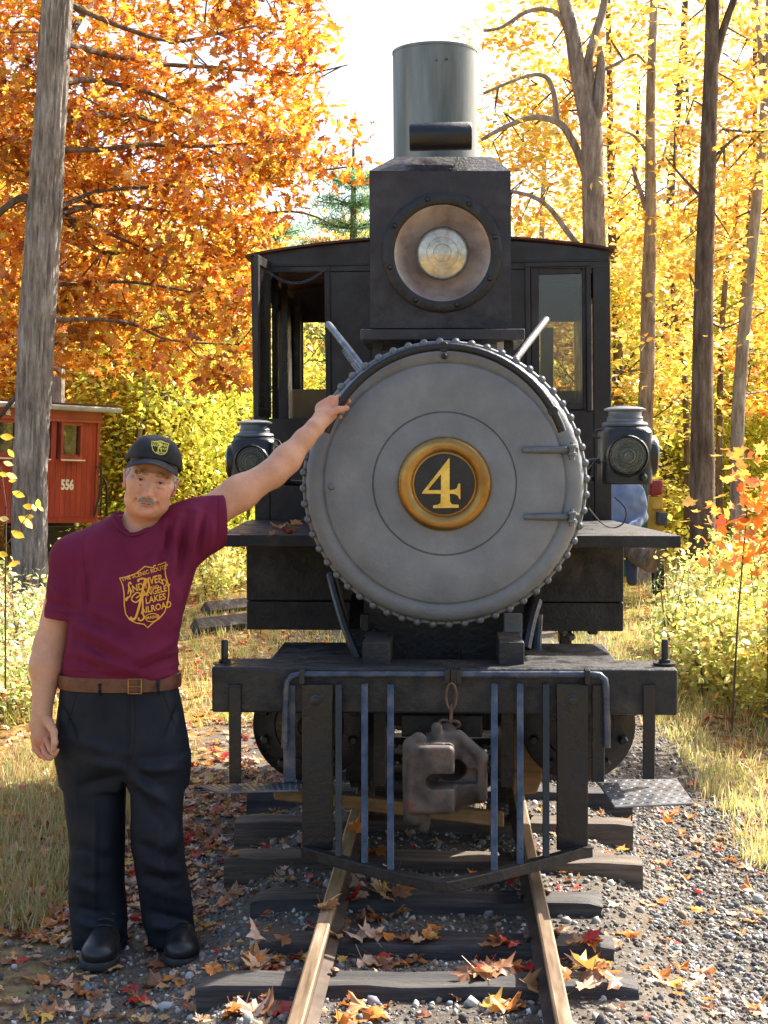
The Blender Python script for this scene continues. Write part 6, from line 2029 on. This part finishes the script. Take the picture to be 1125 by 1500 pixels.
# pine between the oak and the headlight box, and two beyond the oak crown
def pine(px, Y, ztop, label, w_=1.6):
    x = pxX(px, Y); root = thing('pine_tree', label, 'tree', (x, Y, 0))
    mb = MB(); mb.tube([(x, Y, -.1), (x, Y, ztop*.5), (x, Y, ztop)], [.2, .13, .02], 8); mb.build('trunk', M['bark2'], root, smooth=True)
    cl = []; mb = MB()
    for k in range(int(ztop*1.7)):
        z = 2+(ztop-2)*k/(ztop*1.7); r_ = w_*(1-z/ztop)**.7+.25
        for j in range(6):
            a = j*PI/3+k*.5+random.uniform(-.3, .3)
            mb.tube([(x, Y, z), (x+math.cos(a)*r_, Y+math.sin(a)*r_, z+.1)], [.03, .008], 4, cap=False)
            for t in np.linspace(.25, 1.05, 7): cl.append((x+math.cos(a)*r_*t, Y+math.sin(a)*r_*t, z+.1*t+random.gauss(0, .05)))
    mb.build('branches', M['twig'], root, kind='stuff')
    NE = (np.array([(0, -.5, 0), (.05, 0, 0), (0, .5, 0), (-.05, 0, 0)], float), np.array([(0, 1, 2, 3)]))
    V, F, Cc = leafcloud(cl, 34, .17, .20, ([(.14, .30, .12), (.22, .42, .20), (.32, .5, .28), (.10, .22, .08)], [4, 4, 2, 2]), NE, .35, 1.1)
    put('needles', fast_mesh('needles', V, F, M['leaf'], Cc), root, kind='stuff')
pine(518, 30, 7.6, 'green pine between the oak crown and the headlight box')
pine(405, 33, 6.9, 'green pine showing low through the oak crown')
pine(560, 36, 6.8, 'green pine hidden mostly behind the headlight box')
pine(1010, 30, 4.4, 'small green pine low between the right-hand trunks')

# ------------------------------------------------------------------ near shrubs
def shrub(name, label, cat, px0, px1, pytop, Y, n, pal, size, per=30, sig=.10, tpl=LEAF6, stems=10, group=None, z0=0, mat='leaf', flat=.8, tmin=.25):
    x0, x1 = pxX(px0, Y), pxX(px1, Y); zt = at(650, pytop, Y).z
    xc = (x0+x1)/2; root = thing(name, label, cat, (xc, Y, gz(xc, Y)), group)
    cl = []; mb = MB()
    for i in range(stems):
        xb = xc+(x1-x0)*.3*random.uniform(-1, 1); yb = Y+random.uniform(-.3, .3)
        xt = xb+random.gauss(0, (x1-x0)*.22); yt = yb+random.gauss(0, .25); zz_ = zt*random.uniform(.55, 1.02)
        P_ = [Vector((xb, yb, 0)), Vector(((xb*2+xt)/3, (yb*2+yt)/3, zz_*.45)), Vector((xt, yt, zz_))]
        mb.tube(P_, [.008, .006, .003], 5, cap=False)
        for k in range(max(1, n//stems)):
            t = random.uniform(tmin, 1)
            p = P_[0].lerp(P_[1], t*2) if t < .5 else P_[1].lerp(P_[2], t*2-1)
            cl.append((p.x+random.gauss(0, .10), p.y+random.gauss(0, .10), max(p.z+random.gauss(0, .05), .04)))
    mb.build('stems', M['twig'], root, kind='stuff')
    V, F, Cc = leafcloud(cl, per, sig, size, pal, tpl, flat, 1.0)
    V[:, 2] = np.maximum(V[:, 2], .01)
    put('foliage', fast_mesh('foliage', V, F, M[mat], Cc), root, kind='stuff')
rb = [(995, 1050, 815, 12.5), (1010, 1110, 790, 12), (1075, 1190, 770, 11.4), (1000, 1060, 850, 11), (1050, 1150, 830, 10.4), (1100, 1230, 800, 9.8), (1000, 1090, 890, 10.2), (1080, 1180, 880, 9.4), (1130, 1260, 850, 9.0), (1040, 1120, 740, 14)]
for i, (a, b, t, Y) in enumerate(rb):
    shrub('bush', 'sunlit yellow-green bush beside the gravel at the right, %s from the locomotive' % ORD[sorted(rb).index(rb[i])], 'bush', a, b, t, Y, 60, BUSH, .055, 34, .085, group='bushes beside the gravel at the right', stems=14)
shrub('bush', 'feathery pale green weed clump in front of the right-hand bushes', 'weeds', 965, 1010, 815, 11.2, 40, ([(.45, .62, .25), (.6, .72, .35)], [1, 1]), .05, 40, .06, (np.array([(0, -.5, 0), (.06, 0, 0), (0, .5, 0), (-.06, 0, 0)], float), np.array([(0, 1, 2, 3)])), 14)
# orange maple sapling at the right edge, large leaves
shrub('maple_sapling', 'young maple with big orange-red leaves at the right edge above the bushes', 'sapling', 1010, 1250, 600, 8.6, 120, FLAME, .095, 7, .12, MAPLE[0], 7, flat=.6, tmin=.62)
for i, (a, b, t, Y) in enumerate([(-60, 30, 815, 12), (-10, 60, 850, 11.2), (20, 95, 880, 10.6), (-50, 40, 880, 10), (10, 80, 930, 9.6), (-60, 20, 930, 9)]):
    shrub('bush', 'pale leafy weeds around the foot of the oak trunk, %s clump' % ('farthest left', 'behind the trunk', 'nearest the man\'s elbow', 'left middle', 'front right', 'front left')[i], 'bush', a, b, t, Y, 46, ([(.62, .66, .25), (.40, .50, .14), (.82, .78, .5), (.85, .6, .25), (.75, .25, .15)], [4, 3, 3, 1.5, .8]), .05, 30, .08, group='weeds around the foot of the oak', stems=12)
for i, (a, b, t, Y) in enumerate([(285, 330, 790, 17), (318, 372, 800, 18), (240, 300, 770, 19), (100, 170, 790, 17.5), (60, 110, 800, 16.5)]):
    shrub('bush', 'low green weeds behind the man, %s' % ('beside the old ties', 'touching the locomotive step', 'under the outstretched arm', 'below the carriage number', 'at the right of the oak trunk')[i], 'bush', a, b, t, Y, 40, BUSH, .06, 30, .10, group='low weeds behind the man', stems=10)
# slim sapling with a few broad yellow leaves before the trunk
sap = thing('yellow_sapling', 'slim sapling with broad yellow leaves in front of the oak trunk', 'sapling', tuple(at(8, 905, 8.6)))
mb = MB(); mb.tube([at(8, 1010, 8.6), at(8, 860, 8.6), at(9, 745, 8.6), at(2, 690, 8.6), at(-20, 640, 8.6)], [.006, .005, .004, .003, .002], 6); mb.build('stem', M['twig'], sap, smooth=True)
mb = MB(); mb.tube([at(9, 745, 8.6), at(18, 728, 8.5), at(30, 720, 8.4)], [.003, .003, .002], 5); mb.tube([at(8, 800, 8.6), at(30, 770, 8.4), at(48, 745, 8.2)], [.004, .003, .002], 5); mb.build('branches', M['twig'], sap, kind='stuff')
yl = [(27, 724, 16, 25), (42, 742, 15, 10), (50, 744, 11, 80), (56, 738, 13, 95), (36, 762, 18, 40), (41, 767, 17, 60), (43, 757, 12, 0), (26, 783, 19, 35), (17, 697, 14, 30), (5, 695, 12, 20), (18, 704, 9, -5), (12, 679, 12, 20), (16, 664, 12, 60), (10, 640, 16, 5), (60, 745, 9, 60), (4, 812, 15, 20), (20, 826, 13, -20), (6, 760, 13, 10)]
LF = fan([(0, -.5), (.17, -.3), (.26, -.02), (.2, .24), (0, .55), (-.2, .24), (-.26, -.02), (-.17, -.3)], .05, -.2)
ylm = [fast_mesh('leaf', LF[0], LF[1], M['leaf'], np.tile(np.array(c), (len(LF[0]), 1))) for c in ((.88, .66, .08), (.92, .56, .07), (.80, .72, .30))]
for i, (px, py, s_, a) in enumerate(yl):
    o = bpy.data.objects.new('leaf', ylm[i % 3]); COL.objects.link(o); o.parent = sap
    p = at(px, py, 8.3+random.random()*.2)
    o.matrix_basis = Matrix.Translation(p-sap.location) @ Matrix.Rotation(R(a+90), 4, 'Y') @ Matrix.Rotation(R(random.uniform(40, 80)), 4, 'X') @ Matrix.Scale(s_*1.25/(FPX/8.4), 4)
# ================================================================== red carriage at the left
YR = 21.5
car = thing('red_carriage', 'red wooden railway carriage with white number 556 behind the oak trunk', 'railway carriage', tuple(at(60, 770, YR)))
sR = FPX/YR
yaw = R(45)
org = Vector(at(140, 757, YR))
CARM = Matrix.Translation(org) @ Matrix.Rotation(R(2.5), 4, 'Y') @ Matrix.Rotation(yaw, 4, 'Z') @ Matrix.Diagonal((1/.87, 1, 1, 1))
# local frame: x to the left is negative along the car side, z up, y into the car
U = 1/sR
def cbox(name, x0, x1, y0, y1, z0, z1, mat, parent=car, bevel=0, m_=None):
    """x, z in photo pixels from the lower right corner of the side; y in metres"""
    mb = m_ or MB(); mb.box((x0*U, y0, z0*U), (x1*U, y1, z1*U), CARM)
    if m_ is None: return mb.build(name, M[mat] if isinstance(mat, str) else mat, parent, bevel=bevel)
# vertical boards as separate planks between and under the windows
wins = [(-53, -28), (-102, -77), (-160, -118)]
zc, zl, ztp = 98, 139, 148   # sill height, letter board bottom, top
x = -.4
while x > -330:
    x2 = x-7.6
    inwin = any(x < b+1 and x2 > a-1 for a, b in wins)
    top = 84 if any(x > a-3 and x2 < b+3 for a, b in wins) else zl
    cbox('plank', x2+.35, x, .0, .03, 0, top, 'redcar')
    x = x2
cbox('backing', -330, -.6, .032, .05, 1, 84, 'redcar')
cbox('letter_board', -330, 3, -.03, .05, zl, ztp+10, 'redtrim', bevel=.005)
cbox('letter_moulding', -330, 3.5, -.06, -.031, zl-1, zl+2.5, 'redtrim')
cbox('corner_post', -2.6, 1.5, -.02, .08, 0, zl-1, 'redtrim')
for (a, b) in wins + [(-215, -175), (-270, -232)]:
    wf = cbox('window_frame', a-3, a, -.035, .06, 84, zl-1, 'redtrim')
    cbox('frame_bar', b, b+3, -.035, .06, 84, zl-1, 'redtrim', wf); cbox('frame_bar', a+.02, b-.02, -.034, .06, zl-6, zl-1.5, 'redtrim', wf)
    cbox('frame_bar', a+.02, b-.02, -.034, .06, 84, 88, 'redtrim', wf)
    cbox('sill', a-5, b+5, -.08, -.036, 80.5, 83.5, 'white' if False else 'redtrim', wf)
    cbox('sill_edge', a-5, b+5, -.083, -.0805, 82, 83.8, 'white', wf)
    cbox('sash', a+.1, b-.1, .0, .02, 88.1, 91, 'redtrim', wf)
    cbox('pane', a+.1, b-.1, .025, .03, 91.1, zl-6.1, 'carglass', wf)
    cbox('blind', a+1, b-1, .12, .13, 95, 103, 'blind', wf)
cbox('interior', -330, -1, 1.9, 1.95, 0, 145, 'black'); cbox('car_floor', -330, -1, .06, 1.94, -2, 0, 'black'); cbox('end_wall', -1, .2, .06, 1.94, 0, 144, 'redcar')
cbox('sill_beam', -330, 2, .01, .1, -9, -.2, 'redcar'); 
cbox('roof', -335, 27, -.14, 2.1, ztp+6, ztp+14, 'roofgrey', bevel=.02)
cbox('roof_lip', -335, 20, -.10, 2.0, ztp+14.1, ztp+17, 'roofred')
cbox('platform', 2.2, 26, .2, 1.8, -4, -1, 'redcar')
# platform railing and hose
for pxx in (8, 16, 24):
    mb = MB(); mb.tube([CARM @ Vector((pxx*U, .15, 0)), CARM @ Vector((pxx*U, .15, 42*U))], .012, 6); mb.build('rail_post', M['black'], car, smooth=True)
mb = MB(); mb.tube([CARM @ Vector((x_*U, .15, z_*U)) for x_, z_ in ((2, 58), (4, 60), (12, 60), (19, 56), (23, 48), (24.5, 36), (25, 0))], .018, 8); mb.build('hand_rail', M['black'], car, smooth=True)
mb = MB(); mb.tube([CARM @ Vector((x_*U, -.06, z_*U)) for x_, z_ in ((-5, 74), (-1, 76), (2, 70), (3, 52), (1, 30), (-3, 14), (-5, 2))], .014, 8); mb.build('hose', M['black'], car, smooth=True)
# bogie
for x_ in (-42, -78):
    mb = MB(); Wm = CARM @ Matrix.Translation((x_*U, .35, -22*U)) @ Matrix.Rotation(PI/2, 4, 'X'); mb.lathe([(.04, .05), (.27, .05), (.29, .03), (.31, -.04), (.29, -.05), (.04, -.05)], Wm, 28); mb.build('wheel', M['black'], car, smooth=True)
cbox('bogie_frame', -92, -28, .22, .30, -22, -16, 'black'); cbox('truss_rod', -330, -20, .1, .13, -16, -14, 'rust')
# lettering
def cartext(txt, size, x, z, name):
    v2, f2 = text_mesh(txt, size)
    me = bpy.data.meshes.new(name)
    me.from_pydata([tuple(CARM @ Vector(((x+a*.62)*U, -.064 if name == 'lettering' else -.006, (z+b)*U))) for a, b in v2], [], f2); setmat(me, M['white']); put(name, me, car)
_tm = text_mesh
def text_mesh(txt, size, shear=0, spacing=1.0, off=.045):
    cu = bpy.data.curves.new('t', 'FONT'); cu.body = txt; cu.size = size; cu.shear = shear; cu.space_character = spacing
    cu.offset = size*off; cu.align_x = 'CENTER'; cu.align_y = 'CENTER'; cu.resolution_u = 3
    o = bpy.data.objects.new('t', cu); COL.objects.link(o)
    dg = bpy.context.evaluated_depsgraph_get(); me = o.evaluated_get(dg).to_mesh()
    V = [(v.co.x, v.co.y) for v in me.vertices]; F = [tuple(p.vertices) for p in me.polygons]
    o.evaluated_get(dg).to_mesh_clear(); bpy.data.objects.remove(o); bpy.data.curves.remove(cu)
    return V, F
cartext('556', 20, -43.5, 46, 'number')
v2, f2 = text_mesh('&', 14); me = bpy.data.meshes.new('lettering')
me.from_pydata([tuple(CARM @ Vector(((-131+a*.7)*U, -.034, (zl+9+b)*U))) for a, b in v2], [], f2); setmat(me, M['white']); put('lettering', me, car)

# ================================================================== background on the right: handcar and helper
YH_ = 15.5
hc = thing('rail_speeder', 'small green and yellow rail speeder behind the right marker lamp', 'rail speeder', (pxX(940, YH_), YH_, 0))
def hb(name, x0, y0, x1, y1, Y, dep, mat, bevel=.008, parent=hc):
    mb = MB(); mb.bpx(x0, y0, x1, y1, Y, dep); return mb.build(name, M[mat], parent, bevel=bevel)
hb('post', 942, 700, 949, 778, YH_, .06, 'green'); hb('seat_box', 951, 703, 972, 726, YH_+.1, .35, 'seatred', .03); hb('seat_base', 956, 727, 971, 746, YH_+.15, .3, 'yellow')
hb('side_panel', 964, 751, 978, 770, YH_+.05, .2, 'bar'); hb('engine', 905, 734, 941, 790, YH_+.3, .4, 'black', .02)
mb = MB(); mb.lathe([(.02, -.03), (.08, -.03), (.085, -.01), (.17, -.01), (.19, .0), (.19, .03), (.02, .03)], face(at(947, 763, YH_+.25))@Matrix.Rotation(0, 4, 'Z'), 32); mb.build('flywheel', M['yellow'], hc, smooth=True)
hb('frame', 880, 800, 978, 808, YH_, 1.0, 'green'); hb('frame', 880, 820, 925, 850, YH_-.3, .06, 'green'); hb('frame', 898, 812, 970, 818, YH_-.25, .06, 'black')
for k in range(5): hb('deck_slat', 880, 806+k*3.4, 930, 807.8+k*3.4, YH_-.35+.0*k, .05, 'green', .0)
hb('yellow_strip', 900, 845, 928, 854, YH_-.32, .05, 'yellow', .004)
for px in (905, 965):
    mb = MB(); mb.lathe([(.03, -.03), (.17, -.03), (.19, -.05), (.19, .03), (.03, .03)], Matrix.Translation(at(px, 845, YH_+.4))@Matrix.Rotation(PI/2, 4, 'Y'), 24); mb.build('wheel', M['black'], hc, smooth=True)
lg = thing('log', 'short weathered log resting by the speeder below the running board', 'log', tuple(at(945, 822, YH_-.7)))
mb = MB(); a = at(925, 806, YH_-.6); b = at(958, 822, YH_-.9)
mb.tube([a, a.lerp(b, .5), b], [.10, .115, .12], 14); mb.build('trunk', M['bark2'], lg, smooth=True)
# seated helper in a blue jacket, mostly hidden
hp = thing('person', 'person in blue jacket and dark jeans half hidden behind the right marker lamp', 'person', tuple(at(912, 800, YH_+.9)))
YY = YH_-.2; sP2 = FPX/YY
def v_(px, py, dy=0): p = at(px, py, YY+dy); return (p.x, p.y, p.z)
lo = at(870, 900, YY); hi = at(960, 650, YY)
G = SDF((lo.x, YY-.5, lo.z), (hi.x, YY+.5, hi.z), .012)
G.ell(v_(912, 682), (.085, .10, .12), .02); G.cone(v_(912, 695), v_(912, 712), .06, .07, .03); G.ell(v_(912, 680, -.10), (.014, .02, .025), .01)
G.ell(v_(913, 680, -.0), (.10, .025, .03), .01)
V, F = G.mesh(1); put('body', fast_mesh('body', V, F, M['skin'], np.tile(np.array([.5, .27, .17]), (len(V), 1)), smooth=True), hp)
G = SDF((lo.x-.3, YY-.6, lo.z), (hi.x+.3, YY+.5, hi.z), .014)
G.ell(v_(912, 745), (.22, .14, .30), .03); G.cone(v_(893, 722), v_(884, 760), .075, .06, .04); G.cone(v_(884, 760), v_(905, 775, -.25), .06, .045, .03)
G.cone(v_(932, 722), v_(941, 758), .075, .06, .04); G.cone(v_(941, 758), v_(922, 775, -.25), .06, .045, .03)
V, F = G.mesh(1); V = V+normals(V, F)*(.012*vnoise(V*14, 3))[:, None]; put('jacket', fast_mesh('jacket', V, F, M['jacket'], smooth=True), hp)
G = SDF((lo.x-.3, YY-.8, lo.z-.4), (hi.x+.3, YY+.5, hi.z), .014)
G.ell(v_(912, 785), (.20, .16, .12), .03)
for sx in (-1, 1):
    G.cone(v_(912+sx*11, 788), v_(912+sx*14, 792, -.38), .095, .075, .03); G.cone(v_(912+sx*14, 792, -.38), v_(912+sx*14, 850, -.42), .07, .055, .03)
V, F = G.mesh(1); put('jeans', fast_mesh('jeans', V, F, M['denim'], smooth=True), hp)
mb = MB()
prof = [(.088, -.0), (.09, .03), (.08, .08), (.05, .11), (.01, .12)]
mb.lathe(prof, Matrix.Translation(Vector(v_(912, 678))), 24); mb.build('cap', M['denim'], hp, smooth=True)
# ================================================================== ballast, grass, fallen leaves
ico = bmesh.new(); bmesh.ops.create_icosphere(ico, subdivisions=1, radius=.5)
IV = np.array([v.co[:] for v in ico.verts]); IF = np.array([[v.index for v in f.verts] for f in ico.faces]); ico.free()
def rocks(n, xr_, yr_, smin, smax, dens=None):
    x = rng.uniform(*xr_, n); y = yr_[0]+(yr_[1]-yr_[0])*rng.random(n)**1.35
    if dens is not None:
        k = dens(x, y) > rng.random(n); x = x[k]; y = y[k]; n = len(x)
    s = smin+(smax-smin)*rng.random(n)**2.6
    z = ground_z(x, y)+s*.12
    P = np.stack([x, y, z], 1)
    S3 = s[:, None]*rng.uniform(.55, 1.25, (n, 3))
    C_ = palette(n, [(.08, .075, .07), (.19, .18, .165), (.36, .34, .31), (.15, .165, .185), (.24, .19, .14), (.60, .58, .54)], [4, 5, 4, 1.5, 3, 1.8], .3)
    k = len(IV)
    V, F, Cc = scatter(IV, IF, P, S3, rand_rot(n), C_)
    V = V.reshape(n, k, 3); V += rng.normal(0, 1, V.shape)*(s*.07)[:, None, None]
    return V.reshape(-1, 3), F, Cc
def dens_g(x, y):
    d = np.where(x < -1.25, .25, 1.0)*np.where((x > 1.3) & (y > 6), .25, 1.0)
    d = d*np.where((x < -.9) & (y > 6.3), .3, 1)
    return d
parts = [rocks(46000, (-2.2, 2.9), (3.7, 9.5), .007, .022, dens_g), rocks(1100, (-1.6, 2.4), (3.8, 8.0), .022, .045, dens_g), rocks(16000, (.7, 2.2), (3.8, 7.0), .007, .026)]
V, F, Cc = merge(parts)
put('gravel', fast_mesh('gravel', V, F, M['stone'], Cc), None, kind='stuff', label='loose grey ballast gravel around the track', category='gravel')

# fallen leaves ------------------------------------------------------------
FALL = ([(.56, .32, .15), (.62, .22, .045), (.50, .045, .03), (.66, .42, .10), (.32, .14, .06), (.66, .44, .30)], [4, 2.6, 1.4, 1.0, 3.4, 2.4])
def curled(t, amt, axis):
    V = MAPLE[t][0].copy()
    V[:, 2] += amt*(V[:, axis]**2)*1.6 - .12*amt*np.abs(V[:, 1-axis])
    V[:, 2] += .085*np.sin(V[:, 0]*15+t)*np.cos(V[:, 1]*14)
    # stalk
    return V
variants = []
for k, (t, am, ax_) in enumerate(((0, .5, 0), (1, .9, 1), (2, -.5, 0), (3, 1.3, 0), (4, .2, 1), (0, -.8, 1))):
    V = curled(t, am, ax_); n0 = len(V)
    st = np.array([(-.012, -.08, .0), (.012, -.08, .0), (.02, -.62, .05+.05*k), (.0, -.62, .05+.05*k)])
    V = np.concatenate([V, st]); F = np.concatenate([MAPLE[t][1], np.array([(n0, n0+1, n0+2), (n0, n0+2, n0+3)])])
    variants.append((V, F))
def gtop(x, y):
    """what a leaf lies on: ground, tie tops or the deck"""
    z = gz(x, y)
    for i, a in enumerate(tielist):
        Y0 = tieY[i]; xa = (a[0]-650)/FPX*Y0; xb = (a[1]-650)/FPX*Y0
        if Y0-.01 < y < Y0+a[3] and xa < x < xb: z = max(z, .152)
    for (a, b) in (rl, rr):
        t = (y-a.y)/(b.y-a.y); xx = a.x+(b.x-a.x)*t
        if abs(x-xx) < .025: z = RT+.002
    return z
names = {0: 'tan', 1: 'orange', 2: 'red', 3: 'yellow', 4: 'brown', 5: 'pinkish tan'}
vm = {}
for k, (V, F) in enumerate(variants):
    for c in range(6):
        cc_ = np.tile(np.array(FALL[0][c]), (len(V), 1)); cc_[-4:] *= .6
        cc_ *= (1+.12*rng.normal(0, 1, (len(V), 1)))
        vm[(k, c)] = fast_mesh('fallen_leaf', V, F, M['litter'], np.clip(cc_, 0, 1))
def drop(x, y, size, c, where, z=None, tilt=.28, k=None):
    k = random.randrange(6) if k is None else k
    o = bpy.data.objects.new('fallen_leaf', vm[(k, c)]); COL.objects.link(o)
    zz_ = gtop(x, y) if z is None else z
    Rm_ = rand_rot(1, tilt)[0]
    o.matrix_basis = Matrix.Translation((x, y, zz_+size*.10)) @ Matrix(Rm_.tolist()).to_4x4() @ Matrix.Scale(size, 4)
    tag(o, '%s %s maple leaf lying %s' % (('slightly curled', 'curled', 'domed', 'crumpled', 'flat', 'drooping')[k], names[c], where), 'leaf', '%s fallen leaves %s' % (names[c], where))
def ppick(): return int(rng.choice(6, p=np.array(FALL[1])/sum(FALL[1])))
# heaps between the rails as in the photograph
for (px, py, r_, n, where) in ((560, 1330, 45, 15, 'between the rails'), (545, 1395, 60, 16, 'between the rails'), (620, 1400, 25, 5, 'between the rails'), (745, 1410, 28, 7, 'beside the right rail'), (700, 1440, 40, 8, 'between the rails'),
                               (740, 1468, 30, 6, 'between the rails'), (560, 1275, 40, 7, 'between the rails'), (520, 1490, 40, 5, 'between the rails'), (870, 1450, 34, 9, 'beside the right rail'), (850, 1410, 30, 6, 'beside the right rail'),
                               (380, 1480, 40, 6, 'beside the left rail'), (400, 1400, 40, 6, 'beside the left rail')):
    for i in range(n):
        p = atz(px+random.gauss(0, r_*.6), py+random.gauss(0, 11), .12)
        drop(p.x, p.y, random.uniform(.075, .115), ppick(), where, tilt=.5)
for i in range(120):      # left of the track, round the man
    p = atz(random.uniform(0, 450), 1140+360*random.random()**.8, .0)
    if abs(p.x) < .75 and p.y > 4.6: continue
    drop(p.x, p.y, random.uniform(.065, .11), ppick(), 'on the gravel left of the track', tilt=.3)
for i in range(60):      # right gravel
    p = atz(random.uniform(860, 1125), 1130+370*random.random(), .0)
    drop(p.x, p.y, random.uniform(.06, .10), int(rng.choice([0, 1, 3, 5], p=[.3, .4, .15, .15])), 'on the gravel right of the track')
for px, py, c in ((408, 775, 1), (420, 782, 2), (437, 768, 1), (400, 783, 4), (430, 779, 0)):
    p = atz(px, py, ZR)
    drop(p.x, p.y, .085, c, 'on the left running board', z=ZR)
# the rest of the litter
def litter(n, f, smin=.05, smax=.09):
    P = []
    while len(P) < n:
        x, y = f(); P.append((x, y, gz(x, y)+.012))
    P = np.array(P); C_ = palette(n, *FALL)
    parts = []
    for k in range(3):
        i = np.arange(n) % 3 == k
        parts.append(scatter(variants[k*2][0], variants[k*2][1], P[i], rng.uniform(smin, smax, i.sum()), rand_rot(i.sum(), .45), C_[i]))
    return merge(parts)
def fL():
    y = 5+13*random.random()**1.2; return (-.95-random.random()**1.2*(1.2+y*.22), y)
def fR():
    y = 5.6+12*random.random()**1.2; return (1.55+random.random()**1.3*(.6+y*.18), y)
def fB():
    y = 9+13*random.random(); return (random.uniform(-.32, .28)*y, y)
def fN():
    y = 3.9+3.6*random.random(); return (random.uniform(-1.9, 1.9) if random.random() < .45 else random.uniform(-1.8, -.3), y)
def fN2():
    y = 5.0+3*random.random(); return (random.uniform(-1.35, -.7), y)
parts = [litter(1500, fN, .025, .06), litter(420, fN2, .05, .09), litter(3800, fL), litter(1100, fR), litter(3000, fB, .06, .10)]
V, F, Cc = merge(parts)
put('leaf_litter', fast_mesh('leaf_litter', V, F, M['litter'], Cc), None, kind='stuff', label='scattered autumn leaves covering the verges', category='leaf litter')

# grass --------------------------------------------------------------------
GB = (np.array([(-.5, 0, 0), (.5, 0, 0), (-.36, .12, .5), (.36, .12, .5), (0, .38, 1.)], float), np.array([(0, 1, 3), (0, 3, 2), (2, 3, 4)]))
def grass(n, f, hmin, hmax, pal, clump=9):
    m_ = n//clump; c = []
    for i in range(m_): c.append(f())
    c = np.repeat(np.array(c), clump, 0); k = len(c)
    x = c[:, 0]+rng.normal(0, .035, k); y = c[:, 1]+rng.normal(0, .035, k)
    P = np.stack([x, y, ground_z(x, y)-.01], 1)
    h_ = rng.uniform(hmin, hmax, k); S3 = np.stack([rng.uniform(.004, .008, k), h_, h_], 1)
    return scatter(GB[0], GB[1], P, S3, rand_rot(k, .28), palette(k, *pal, .25))
GG = ([(.55, .52, .14), (.40, .46, .10), (.72, .60, .24), (.30, .38, .08), (.62, .44, .18)], [4, 4, 3, 2, 2])
GL = ([(.62, .56, .18), (.44, .48, .14), (.78, .66, .32), (.36, .42, .12), (.68, .48, .22)], [4, 2.5, 4, 1.5, 3])
GD = ([(.45, .36, .16), (.34, .36, .11), (.52, .42, .22), (.25, .28, .08), (.5, .28, .10)], [4, 3, 3, 2, 2])
def g1():   # right verge
    y = 6.0+9*random.random()**1.4; return (1.22+.10*random.random()+random.random()**1.2*(y*.17), y)
def g2():   # left verge beside the man
    y = 5.1+3.2*random.random(); return (-1.36-random.random()*(y*.12), y)
def g3():
    y = 9+12*random.random()**1.2; return (-.75-random.random()*(y*.26), y)
def g4():
    y = 9.5+12*random.random(); return (.9+random.random()*y*.22, y)
V, F, Cc = merge([grass(17000, g1, .03, .12, GL, 14), grass(9000, g2, .04, .12, GD), grass(14000, g3, .05, .15, GG), grass(12000, g4, .05, .18, GG)])
put('grass', fast_mesh('grass', V, F, M['grass'], Cc), None, kind='stuff', label='tufts of dry green and golden verge grass', category='grass')
def sp(): 
    y = 12+6*random.random(); return (-.62*1-random.random()*(y*.2)-1.2, y)

# old ties and rails lying in the verge behind the man
for (x0_, x1_, py, Y, lab) in ((285, 375, 885, 13.6, 'old dark tie lying in the grass behind the man\'s shoulder, nearest'), (300, 372, 868, 15.2, 'old dark tie lying in the grass behind the man\'s shoulder, farthest'),
                               (-20, 60, 1050, 9.2, 'rusty rail lying in the leaves at the left edge by the hanging hand'), (-20, 48, 990, 10.6, 'weathered timber lying under the weeds at the left edge')):
    t = thing('old_tie' if 'tie' in lab else ('old_rail' if 'rail' in lab else 'old_timber'), lab, 'timber' if 'rail' not in lab else 'rail', tuple(at((x0_+x1_)/2, py, Y)))
    a, b = at(x0_, py, Y), at(x1_, py-6, Y)
    zb_ = gz(a.x, Y)
    mb = MB(); h_ = .10 if 'rail' not in lab else .05
    mb.tube([Vector((a.x, Y, zb_+h_*.6)), Vector((b.x, Y+.5, zb_+h_*.7))], h_*.9, 4); mb.build('beam', M['tie2'] if 'rail' not in lab else M['rust'], t, bevel=.01)
